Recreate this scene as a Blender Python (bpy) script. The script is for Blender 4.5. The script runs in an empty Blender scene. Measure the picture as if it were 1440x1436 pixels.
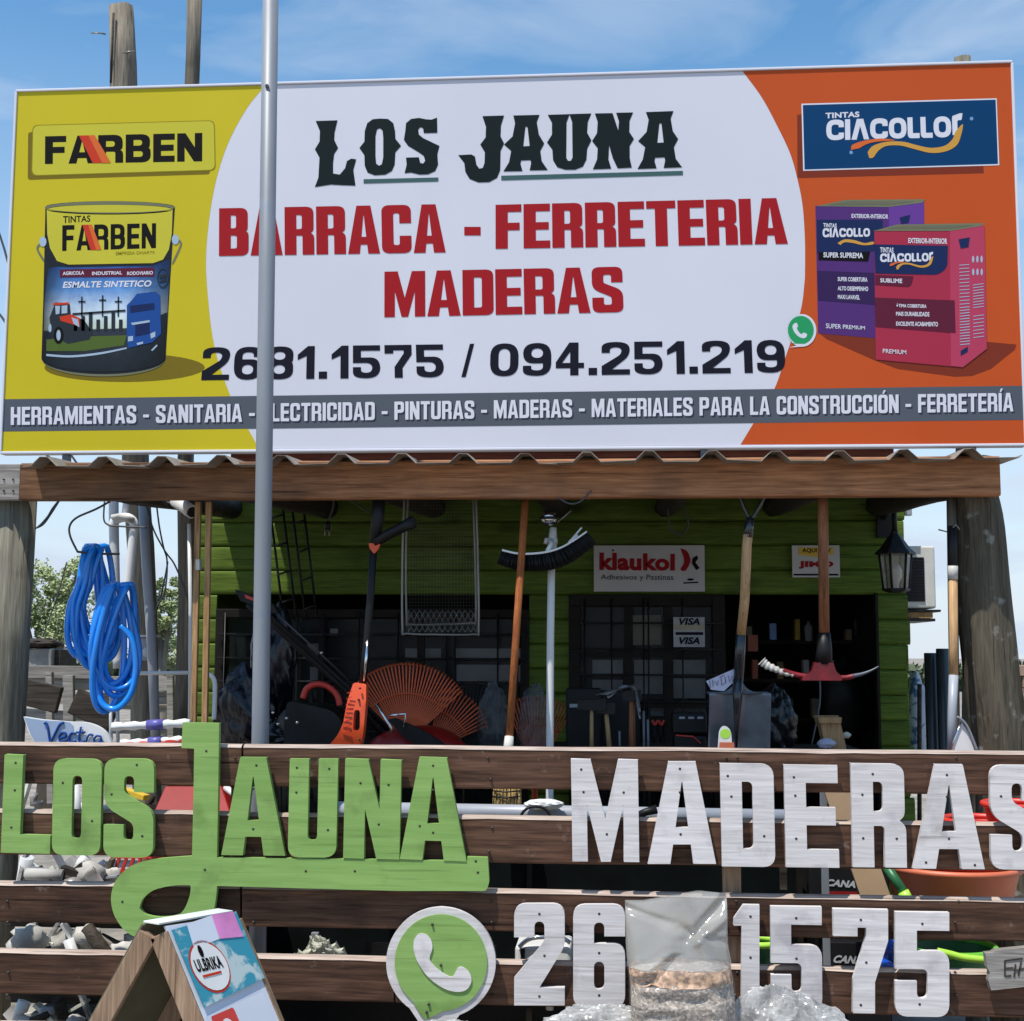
import bpy, math, random
import numpy as np
from mathutils import Vector, Matrix, noise
from mathutils.geometry import tessellate_polygon
random.seed(7)
PI = math.pi
rad = math.radians

# ------------------------------------------------------------------ camera
scn = bpy.context.scene
col = scn.collection
F = 1900.0                                   # focal length in photo pixels
CAM = Vector((0, 0, 1.6))
yaw, pitch, roll = rad(4.5), rad(6.0), rad(0.22)
fwd = Vector((-math.sin(yaw)*math.cos(pitch), math.cos(yaw)*math.cos(pitch), math.sin(pitch)))
rgt0 = Vector((math.cos(yaw), math.sin(yaw), 0))
up0 = rgt0.cross(fwd)
rgt = rgt0*math.cos(roll) + up0*math.sin(roll)
upv = up0*math.cos(roll) - rgt0*math.sin(roll)
cd = bpy.data.cameras.new('camera')
cam = bpy.data.objects.new('camera', cd)
col.objects.link(cam)
cam.matrix_world = Matrix(((rgt.x, upv.x, -fwd.x, CAM.x), (rgt.y, upv.y, -fwd.y, CAM.y), (rgt.z, upv.z, -fwd.z, CAM.z), (0, 0, 0, 1)))
cd.sensor_width = 36
cd.lens = 36*F/1440
cd.clip_end = 2000
scn.camera = cam

# ------------------------------------------------------------------ sky, sun, exposure
SUN_EL, SUN_AZ = rad(66), rad(38)            # azimuth measured from the shop's normal towards the left
sdir = Vector((-math.sin(SUN_AZ)*math.cos(SUN_EL), -math.cos(SUN_AZ)*math.cos(SUN_EL), math.sin(SUN_EL)))
w = bpy.data.worlds.new('World')
scn.world = w
w.use_nodes = True
nt = w.node_tree
nt.nodes.clear()
wo = nt.nodes.new('ShaderNodeOutputWorld')
bg = nt.nodes.new('ShaderNodeBackground')
bg.inputs['Strength'].default_value = 0.15
sky = nt.nodes.new('ShaderNodeTexSky')
sky.sky_type = 'NISHITA'
sky.sun_disc = False
sky.sun_elevation = SUN_EL
sky.sun_rotation = math.atan2(sdir.x, sdir.y)
sky.air_density = 1.0
sky.dust_density = 0.2
sky.ozone_density = 1.2
tc = nt.nodes.new('ShaderNodeTexCoord')
mp = nt.nodes.new('ShaderNodeMapping')
mp.inputs['Scale'].default_value = (1.6, 1.6, 5.0)
mp.inputs['Location'].default_value = (1.35, 0.4, 0.25)
nz = nt.nodes.new('ShaderNodeTexNoise')
nz.inputs['Scale'].default_value = 2.2
nz.inputs['Detail'].default_value = 7
nz.inputs['Roughness'].default_value = 0.52
nz.inputs['Distortion'].default_value = 0.6
rp_ = nt.nodes.new('ShaderNodeValToRGB')
rp_.color_ramp.elements[0].position = 0.50
rp_.color_ramp.elements[1].position = 0.88
sep = nt.nodes.new('ShaderNodeSeparateXYZ')
mr = nt.nodes.new('ShaderNodeMapRange')       # more cloud veil low down, as on a bright humid day
mr.inputs['From Min'].default_value = 0.02
mr.inputs['From Max'].default_value = 0.42
mr.inputs['To Min'].default_value = 0.88
mr.inputs['To Max'].default_value = 0.0
ad = nt.nodes.new('ShaderNodeMath'); ad.operation = 'ADD'; ad.use_clamp = True
mx = nt.nodes.new('ShaderNodeMix'); mx.data_type = 'RGBA'
mx.inputs['B'].default_value = (3.55, 4.15, 4.95, 1)
nt.links.new(tc.outputs['Generated'], mp.inputs['Vector'])
nt.links.new(mp.outputs['Vector'], nz.inputs['Vector'])
nt.links.new(nz.outputs['Fac'], rp_.inputs['Fac'])
nt.links.new(tc.outputs['Generated'], sep.inputs[0])
nt.links.new(sep.outputs['Z'], mr.inputs['Value'])
nt.links.new(rp_.outputs['Color'], ad.inputs[0])
nt.links.new(mr.outputs['Result'], ad.inputs[1])
nt.links.new(ad.outputs[0], mx.inputs['Factor'])
hsv = nt.nodes.new('ShaderNodeHueSaturation'); hsv.inputs['Saturation'].default_value = 1.22
hsv.inputs['Hue'].default_value = 0.492
nt.links.new(sky.outputs['Color'], hsv.inputs['Color'])
nt.links.new(hsv.outputs['Color'], mx.inputs['A'])
nt.links.new(mx.outputs['Result'], bg.inputs['Color'])
nt.links.new(bg.outputs['Background'], wo.inputs['Surface'])
sl = bpy.data.lights.new('sun', 'SUN')
sl.energy = 4.2
sl.angle = rad(0.53)
sl.color = (1.0, 0.955, 0.88)
so = bpy.data.objects.new('sun', sl)
col.objects.link(so)
so.location = (-6, -4, 12)
so.rotation_euler = (-sdir).to_track_quat('-Z', 'Y').to_euler()
scn.view_settings.view_transform = 'Standard'
scn.view_settings.look = 'None'
scn.view_settings.gamma = 1
scn.view_settings.use_curve_mapping = False
scn.view_settings.exposure = 0.3
scn.render.engine = 'CYCLES'

# ------------------------------------------------------------------ projection helpers: a photo pixel at a real distance D behind the camera line
def P(px, py, D):
    d = fwd*F + rgt*(px-720) - upv*(py-718)
    return CAM + d*((D-CAM.y)/d.y)
def PX(px, D, py=900): return P(px, py, D).x
def PZ(py, D, px=720): return P(px, py, D).z
def m_(px, D): return px*D/F                  # pixels to metres at distance D

def lin(c):
    c = c/255
    return c/12.92 if c <= 0.04045 else ((c+0.055)/1.055)**2.4
def S(r, g, b, k=1.0): return (min(lin(r)*k, .95), min(lin(g)*k, .95), min(lin(b)*k, .95))

# ------------------------------------------------------------------ materials
def mat(name, c, rough=.6, metal=0., var=.12, scale=9., bump=.0, stretch=(1, 1, 1), c2=None, obvar=.0, spec=.5, coat=0., detail=4.,
        alpha=1., ramp=(.35, .7), trans=0., dirt=None, dscale=2.0, dramp=(.55, .75)):
    m = bpy.data.materials.new(name)
    m.use_nodes = True
    t = m.node_tree; N = t.nodes; L = t.links
    b = N['Principled BSDF']
    b.inputs['Roughness'].default_value = rough
    b.inputs['Metallic'].default_value = metal
    b.inputs['Specular IOR Level'].default_value = spec
    b.inputs['Coat Weight'].default_value = coat
    b.inputs['Alpha'].default_value = alpha
    b.inputs['Transmission Weight'].default_value = trans
    tc = N.new('ShaderNodeTexCoord'); oi = N.new('ShaderNodeObjectInfo')
    add = N.new('ShaderNodeVectorMath'); add.operation = 'MULTIPLY_ADD'
    L.new(oi.outputs['Random'], add.inputs[0]); add.inputs[1].default_value = (13.7, 17.3, 11.1)
    L.new(tc.outputs['Object'], add.inputs[2])
    mp = N.new('ShaderNodeMapping'); mp.inputs['Scale'].default_value = stretch
    L.new(add.outputs[0], mp.inputs['Vector'])
    nz = N.new('ShaderNodeTexNoise'); nz.inputs['Scale'].default_value = scale; nz.inputs['Detail'].default_value = detail
    nz.inputs['Distortion'].default_value = .3
    L.new(mp.outputs['Vector'], nz.inputs['Vector'])
    cr = N.new('ShaderNodeValToRGB')
    cr.color_ramp.elements[0].position, cr.color_ramp.elements[1].position = ramp
    a = c2 if c2 else tuple(x*(1-var*1.6) for x in c)
    e = c if c2 else tuple(min(x*(1+var), .95) for x in c)
    cr.color_ramp.elements[0].color = (*a, 1); cr.color_ramp.elements[1].color = (*e, 1)
    L.new(nz.outputs['Fac'], cr.inputs['Fac'])
    out = cr.outputs['Color']
    if dirt:
        n2 = N.new('ShaderNodeTexNoise'); n2.inputs['Scale'].default_value = dscale; n2.inputs['Detail'].default_value = 6
        L.new(add.outputs[0], n2.inputs['Vector'])
        r2 = N.new('ShaderNodeMapRange'); r2.inputs['From Min'].default_value, r2.inputs['From Max'].default_value = dramp
        L.new(n2.outputs['Fac'], r2.inputs['Value'])
        mm = N.new('ShaderNodeMix'); mm.data_type = 'RGBA'
        L.new(r2.outputs['Result'], mm.inputs['Factor']); L.new(out, mm.inputs['A']); mm.inputs['B'].default_value = (*dirt, 1)
        out = mm.outputs['Result']
    if obvar:
        hs = N.new('ShaderNodeHueSaturation'); mrr = N.new('ShaderNodeMapRange')
        mrr.inputs['To Min'].default_value = 1-obvar; mrr.inputs['To Max'].default_value = 1+obvar
        L.new(oi.outputs['Random'], mrr.inputs['Value']); L.new(mrr.outputs['Result'], hs.inputs['Value'])
        L.new(out, hs.inputs['Color']); out = hs.outputs['Color']
    L.new(out, b.inputs['Base Color'])
    if bump:
        bp = N.new('ShaderNodeBump'); bp.inputs['Strength'].default_value = bump; bp.inputs['Distance'].default_value = .004
        L.new(nz.outputs['Fac'], bp.inputs['Height']); L.new(bp.outputs['Normal'], b.inputs['Normal'])
    return m

def wood(name, c, c2, axis='X', rough=.7, bump=.35, obvar=.12, dirt=None, scale=7, dscale=2.2, dramp=(.55, .75), knots=True, wear=None, fib=(.62, .25)):
    m = mat(name, c, rough, var=.1, scale=scale, bump=bump, stretch={'X': (.6, 9, 9), 'Z': (9, 9, .6), 'Y': (9, .6, 9)}[axis], c2=c2,
            obvar=obvar, spec=.12, detail=6, ramp=(.3, .68), dirt=dirt, dscale=dscale, dramp=dramp)
    t = m.node_tree; N = t.nodes; L = t.links
    b = N['Principled BSDF']
    src = b.inputs['Base Color'].links[0].from_socket
    tc = [n for n in N if n.type == 'VECT_MATH'][0]
    for sc_, st_, lo, hi, dark, amt in ((30, {'X': (.35, 7, 7), 'Z': (7, 7, .35), 'Y': (7, .35, 7)}[axis], .35, .65, fib[0], .75),
                                   (9, {'X': (.22, 10, 10), 'Z': (10, 10, .22), 'Y': (10, .22, 10)}[axis], .64, .70, fib[1], .8)):
        mp_ = N.new('ShaderNodeMapping'); mp_.inputs['Scale'].default_value = st_; mp_.inputs['Location'].default_value = (sc_, 3, 7)
        nn = N.new('ShaderNodeTexNoise'); nn.inputs['Scale'].default_value = sc_; nn.inputs['Detail'].default_value = 3
        L.new(tc.outputs[0], mp_.inputs['Vector']); L.new(mp_.outputs[0], nn.inputs['Vector'])
        rr = N.new('ShaderNodeMapRange'); rr.inputs['From Min'].default_value = lo; rr.inputs['From Max'].default_value = hi
        if sc_ == 30: rr.inputs['To Min'].default_value = amt; rr.inputs['To Max'].default_value = 0
        else: rr.inputs['To Max'].default_value = amt
        L.new(nn.outputs['Fac'], rr.inputs['Value'])
        mu = N.new('ShaderNodeMix'); mu.data_type = 'RGBA'; mu.blend_type = 'MULTIPLY'
        L.new(rr.outputs['Result'], mu.inputs['Factor']); L.new(src, mu.inputs['A']); mu.inputs['B'].default_value = (dark, dark*.97, dark*.94, 1)
        src = mu.outputs['Result']
    if knots:
        v = N.new('ShaderNodeTexVoronoi'); v.inputs['Scale'].default_value = 2.7
        mp = N.new('ShaderNodeMapping'); mp.inputs['Scale'].default_value = {'X': (.7, .3, 1.5), 'Z': (1.5, .3, .7), 'Y': (1.5, .7, 1.5)}[axis]
        L.new(tc.outputs[0], mp.inputs['Vector']); L.new(mp.outputs[0], v.inputs['Vector'])
        r = N.new('ShaderNodeMapRange'); r.inputs['From Min'].default_value = .03; r.inputs['From Max'].default_value = .16
        r.inputs['To Min'].default_value = .85; r.inputs['To Max'].default_value = 0
        L.new(v.outputs['Distance'], r.inputs['Value'])
        mm = N.new('ShaderNodeMix'); mm.data_type = 'RGBA'
        L.new(r.outputs['Result'], mm.inputs['Factor']); L.new(src, mm.inputs['A']); mm.inputs['B'].default_value = (*[x*.35 for x in c2], 1)
        src = mm.outputs['Result']
    if wear:                                   # rubbed, bleached patches
        n3 = N.new('ShaderNodeTexNoise'); n3.inputs['Scale'].default_value = 15; n3.inputs['Detail'].default_value = 8; n3.inputs['Roughness'].default_value = .7
        L.new(tc.outputs[0], n3.inputs['Vector'])
        r3 = N.new('ShaderNodeMapRange'); r3.inputs['From Min'].default_value = .61; r3.inputs['From Max'].default_value = .76; r3.inputs['To Max'].default_value = .5
        L.new(n3.outputs['Fac'], r3.inputs['Value'])
        mm = N.new('ShaderNodeMix'); mm.data_type = 'RGBA'
        L.new(r3.outputs['Result'], mm.inputs['Factor']); L.new(src, mm.inputs['A']); mm.inputs['B'].default_value = (*wear, 1)
        src = mm.outputs['Result']
    L.new(src, b.inputs['Base Color'])
    return m

def flat(name, c, rough=.5): return mat(name, c, rough, var=.02, scale=3, spec=.12)

PK = .84                                       # photo value on the shaded-sunny front faces to base colour
M = {}
M['bb_white'] = mat('vinyl white', (.60, .60, .665), .5, var=.02, scale=1.3, bump=.12, spec=.18)
M['bb_yellow'] = mat('vinyl yellow', S(208, 190, 36, PK), .5, var=.02, scale=1.5, spec=.15)
M['bb_yellow2'] = flat('print light yellow', S(205, 196, 62, PK))
M['bb_yellow3'] = flat('print olive shade', S(125, 108, 30, PK))
M['bb_olive'] = flat('print olive line', S(150, 138, 30, PK))
M['bb_orange'] = mat('vinyl orange', S(200, 84, 34, PK), .5, var=.02, scale=1.5, spec=.15)
M['bb_orange2'] = flat('print brown shade', S(130, 52, 34, PK))
M['bb_grey'] = flat('print grey stripe', S(88, 94, 104, PK))
M['bb_text'] = flat('print pale text', (.62, .62, .68))
M['bb_textsh'] = flat('print dark text shade', S(48, 50, 66))
M['bb_red'] = flat('print red', S(166, 26, 34, PK), .6)
M['bb_dgreen'] = flat('print bottle green', S(14, 30, 32, .8), .6)
M['bb_green2'] = flat('print grey green', S(62, 92, 92))
M['bb_navy'] = flat('print ink navy', S(20, 20, 34), .6)
M['bb_blue'] = flat('print petrol blue', S(4, 62, 108, PK))
M['bb_navy2'] = flat('print label navy', S(28, 44, 88, PK))
M['bb_purple'] = flat('print purple', S(86, 50, 118, PK))
M['bb_purple2'] = flat('print dark purple', S(56, 36, 84, PK))
M['bb_purple3'] = flat('print mid purple', S(108, 64, 150, PK))
M['bb_pink'] = flat('print crimson', S(172, 50, 74, PK))
M['bb_pink2'] = flat('print rose', S(188, 66, 96, PK))
M['bb_maroon'] = flat('print maroon', S(98, 32, 56, PK))
M['bb_black'] = flat('print black', S(12, 9, 9), .6)
M['bb_flame'] = flat('print flame red', S(205, 62, 38, PK))
M['bb_flame2'] = flat('print flame orange', S(222, 108, 52, PK))
M['bb_gold'] = flat('print gold', S(212, 158, 70, PK))
M['bb_rim'] = flat('print tin rim', S(120, 122, 96, PK))
M['bb_rim2'] = flat('print tin dark', S(38, 42, 48, PK))
M['bb_sky'] = flat('print pale blue', S(120, 158, 200, PK))
M['bb_sky2'] = flat('print haze blue', S(170, 190, 210, PK))
M['bb_truck'] = flat('print truck blue', S(34, 78, 150, PK))
M['bb_road'] = flat('print road', S(44, 52, 58, PK))
M['bb_field'] = flat('print field green', S(84, 104, 46, PK))
M['bb_wa'] = flat('print messenger green', S(42, 158, 98, PK))
M['white'] = mat('white plastic', (.72, .72, .70), .4, var=.05, scale=6)
M['pvc'] = mat('pvc pipe', (.62, .63, .64), .35, var=.08, scale=5, stretch=(1, 1, .3))
M['pvcgrey'] = mat('grey pvc', (.36, .38, .42), .38, var=.1, scale=5)
M['galv'] = mat('galvanised pole', (.235, .25, .275), .5, metal=.1, var=.1, scale=14, stretch=(1, 1, .12), bump=.05, dirt=(.2, .23, .28), dscale=6, dramp=(.6, .66))
M['post'] = wood('weathered round post', (.30, .255, .19), (.13, .115, .095), 'Z', bump=.9, dirt=(.10, .09, .07), dscale=3, scale=5)
M['postg'] = wood('greenish round post', (.25, .235, .18), (.11, .10, .08), 'Z', bump=.9, dirt=(.075, .07, .05), dscale=4, scale=5)
M['bark'] = wood('barked trunk', (.15, .13, .095), (.07, .06, .043), 'Z', bump=1., dirt=(.29, .28, .24), dscale=13, dramp=(.62, .7), scale=6, knots=False)
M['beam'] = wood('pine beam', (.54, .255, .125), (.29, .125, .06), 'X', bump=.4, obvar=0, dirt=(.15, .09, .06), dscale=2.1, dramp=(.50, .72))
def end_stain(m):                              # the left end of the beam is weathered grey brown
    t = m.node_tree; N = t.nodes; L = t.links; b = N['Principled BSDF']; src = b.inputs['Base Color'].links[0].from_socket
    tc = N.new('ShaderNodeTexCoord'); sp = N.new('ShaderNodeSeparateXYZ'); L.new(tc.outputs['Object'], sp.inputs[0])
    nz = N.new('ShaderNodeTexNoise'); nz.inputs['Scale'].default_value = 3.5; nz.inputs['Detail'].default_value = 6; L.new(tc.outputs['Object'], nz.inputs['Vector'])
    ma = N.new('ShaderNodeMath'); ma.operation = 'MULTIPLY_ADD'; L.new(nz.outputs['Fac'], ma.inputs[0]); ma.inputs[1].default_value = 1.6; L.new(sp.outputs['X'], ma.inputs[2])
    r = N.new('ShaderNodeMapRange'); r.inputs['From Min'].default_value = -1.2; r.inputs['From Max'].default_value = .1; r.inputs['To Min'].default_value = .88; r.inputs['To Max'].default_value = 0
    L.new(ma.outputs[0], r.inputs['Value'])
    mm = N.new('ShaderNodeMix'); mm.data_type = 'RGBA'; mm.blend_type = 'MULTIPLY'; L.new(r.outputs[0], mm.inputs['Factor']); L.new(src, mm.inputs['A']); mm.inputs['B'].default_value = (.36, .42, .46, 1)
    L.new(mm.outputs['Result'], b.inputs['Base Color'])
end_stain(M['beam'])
M['plank'] = wood('brown stained plank', (.175, .092, .060), (.062, .034, .023), 'X', bump=.35, obvar=.28, dirt=(.035, .024, .02), dscale=3, wear=(.42, .36, .32))
M['plank_sunlit'] = wood('sunlit plank edge', (.66, .54, .46), (.36, .27, .22), 'X', bump=.2)  # pale colour that paints sunlight onto the plank tops
M['batten'] = wood('tan batten', (.50, .31, .15), (.33, .18, .08), 'Z', bump=.2, obvar=.06)
M['handle'] = wood('varnished handle', (.60, .38, .20), (.48, .28, .13), 'Z', bump=.08, obvar=.05, knots=False, rough=.42)
M['handleo'] = wood('orange tinted handle', (.50, .17, .055), (.33, .10, .035), 'Z', bump=.08, knots=False, rough=.45)
M['handleb'] = wood('brown tool handle', (.34, .14, .07), (.19, .075, .035), 'Z', bump=.1, knots=False, rough=.45)
M['palegrey'] = wood('grey bleached board', (.40, .375, .345), (.21, .19, .17), 'X', bump=.5, obvar=.15, scale=6)
M['darkboard'] = wood('dark rough board', (.075, .062, .05), (.033, .027, .022), 'X', bump=.4, obvar=.15)
M['green'] = wood('green painted siding', (.138, .215, .034), (.082, .130, .020), 'X', bump=.35, obvar=.1, dirt=(.045, .085, .018), dscale=3, dramp=(.6, .8), rough=.5)
M['lgreen'] = wood('light green paint', S(142, 176, 102, 1.0), S(126, 162, 88, .98), 'X', bump=.2, obvar=.04, knots=False, rough=.5, scale=4, fib=(.90, .74), dirt=S(112, 140, 78), dscale=7, dramp=(.58, .74), wear=(.13, .20, .09))
M['lgreenside'] = mat('dark green board edge', (.05, .09, .03), .7)
M['wletter'] = wood('white painted board', (.74, .70, .695), (.58, .55, .545), 'X', bump=.35, obvar=.05, knots=False, rough=.55, scale=7, fib=(.88, .62), dirt=(.46, .43, .44), dscale=8, dramp=(.56, .72), wear=(.30, .27, .24))
M['screw'] = mat('screw', (.06, .055, .05), .5, metal=.6)
M['black'] = mat('black plastic', (.009, .009, .010), .5, var=.2, spec=.3)
M['blackm'] = mat('black metal', (.013, .013, .014), .45, metal=.4, var=.3)
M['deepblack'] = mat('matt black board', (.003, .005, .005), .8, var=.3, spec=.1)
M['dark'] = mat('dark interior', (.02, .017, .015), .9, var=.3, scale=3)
M['steel'] = mat('blue grey steel', (.115, .135, .165), .4, metal=.3, var=.2, scale=9)
M['bladesteel'] = mat('grey pressed blade', (.20, .225, .26), .36, metal=.35, var=.25, scale=7, dirt=(.12, .13, .15), dscale=9)
M['enamel'] = mat('black enamel', (.014, .018, .022), .25, var=.1, coat=.4)
M['chrome'] = mat('chrome', (.75, .75, .76), .12, metal=1., var=.02)
M['red'] = mat('red paint', (.27, .008, .006), .38, var=.08)
M['pickred'] = mat('dull red enamel', (.19, .010, .016), .4, var=.2, scale=20)
M['redc'] = mat('red plastic', (.62, .045, .03), .4, var=.08)
M['orange'] = mat('orange plastic', (.72, .085, .02), .4, var=.06)
M['rake'] = mat('orange rake plastic', (.74, .11, .02), .5, var=.06)
M['terra'] = mat('terracotta plastic', (.62, .16, .08), .45, var=.06)
M['blue'] = mat('blue hose', (.004, .25, .84), .24, var=.12, scale=4, spec=.6, coat=.3)
M['bluedk'] = mat('blue hose deep', (.004, .075, .52), .25, var=.12, scale=4, spec=.6, coat=.3)
M['wire'] = mat('dark wire', (.06, .06, .065), .5)
M['wiresilver'] = mat('zinc wire', (.24, .23, .20), .4, metal=.5)
M['sheet'] = mat('roof sheet', (.34, .30, .25), .55, metal=.2, var=.3, scale=5, bump=.2, dirt=(.13, .10, .075), dscale=5)
M['redbrown'] = wood('red brown board', (.16, .05, .035), (.09, .028, .02), 'X')
M['ground'] = mat('dusty ground', (.30, .265, .22), .95, var=.25, scale=5, bump=.6, dirt=(.16, .14, .11), dscale=1.2)
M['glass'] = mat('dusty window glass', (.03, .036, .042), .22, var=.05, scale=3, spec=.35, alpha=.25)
M['frame'] = mat('dark brown frame', (.014, .010, .008), .6, var=.3, spec=.2)
M['paper'] = mat('pale paper', (.42, .43, .45), .8, var=.1)
M['beige'] = mat('beige notice', (.42, .38, .28), .8, var=.1)
M['lilac'] = mat('lilac price card', (.60, .58, .72), .7, var=.04)
M['tape'] = mat('white masking tape', (.55, .53, .48), .6, var=.15, scale=20, bump=.5)
M['bristle'] = mat('straw bristle', (.62, .42, .16), .8, var=.4, scale=40, stretch=(4, 4, .15), bump=.8)
M['leaf'] = mat('leaf', (.085, .115, .04), .6, var=.5, scale=2.5, c2=(.035, .055, .018))
M['leafp'] = mat('dusty leaf', (.40, .46, .22), .6, var=.5, scale=2.5, c2=(.22, .27, .11))
M['trunk'] = mat('trunk', (.20, .17, .13), .9, bump=.6)
M['stone'] = mat('grey stone', (.52, .50, .46), .9, var=.3, scale=7, bump=.6)
M['block'] = mat('concrete block', (.28, .27, .26), .95, var=.2, scale=9, bump=.7)
M['bricko'] = mat('pale clay brick', (.36, .24, .18), .95, var=.2, scale=9, bump=.6, obvar=.2)
M['sack'] = mat('silver plastic film', (.62, .61, .59), .24, var=.4, scale=10, spec=.8, coat=.3, alpha=.5)
M['bag'] = mat('milky clear film', (.58, .56, .51), .10, var=.12, scale=5, spec=1., coat=.7, alpha=.46)
M['bag2'] = mat('clear film', (.5, .5, .5), .10, var=.1, scale=5, spec=1., coat=.7, alpha=.10)
M['sawdust'] = mat('sawdust', (.60, .50, .41), .95, var=.45, scale=110, bump=1., dirt=(.32, .27, .23), dscale=95, dramp=(.42, .62), detail=8)
M['sawdustt'] = mat('tan shavings', (.66, .42, .27), .95, var=.4, scale=60, bump=1., detail=8)
M['card'] = mat('cardboard', (.40, .27, .16), .85, var=.08, scale=8)
M['leafgreen'] = mat('bright green plastic', (.14, .50, .05), .35, var=.05)
M['lime'] = mat('lime plastic', (.42, .75, .08), .35, var=.05)
M['dkgreenp'] = mat('dark green plastic', (.02, .14, .05), .4, var=.1)
M['yellow'] = mat('yellow paint', (.70, .45, .03), .4, var=.06)
M['lampglass'] = mat('lantern glass', (.55, .52, .46), .12, var=.1, alpha=.35, spec=.8)
M['bulb'] = mat('frosted bulb', (.75, .72, .62), .35, var=.03)
M['teal'] = mat('teal print', (.03, .26, .36), .5, c2=(.45, .55, .55), scale=16, ramp=(.42, .5), detail=6)
M['pinkp'] = mat('pink print', (.72, .25, .55), .5, var=.15)
M['poster'] = mat('poster white', (.62, .66, .74), .35, var=.05, scale=3)
M['olive'] = mat('olive hardboard', (.10, .09, .05), .8, var=.15)
M['rawwood'] = wood('raw pine frame', (.44, .30, .20), (.27, .17, .11), 'Z', bump=.3)
M['flower'] = mat('cream petals', (.70, .70, .58), .6, var=.1)
M['ac'] = mat('cream air conditioner', (.60, .59, .54), .4, var=.08)
M['rubble'] = mat('mixed fittings', (.45, .43, .40), .6, var=.3, obvar=.3)

# ------------------------------------------------------------------ mesh builder and naming helpers
ORG = {}
def org(o):
    return ORG.get(o.name, Vector((0, 0, 0))) if o else Vector((0, 0, 0))
def tag(o, label=None, cat=None, group=None, kind=None):
    if label: o['label'] = label
    if cat: o['category'] = cat
    if group: o['group'] = group
    if kind: o['kind'] = kind
    return o
def thing(name, label, cat, loc=(0, 0, 0), group=None):
    o = bpy.data.objects.new(name, None)
    o.empty_display_size = .1
    col.objects.link(o)
    o.location = loc
    ORG[o.name] = Vector(loc)
    return tag(o, label, cat, group)

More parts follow.
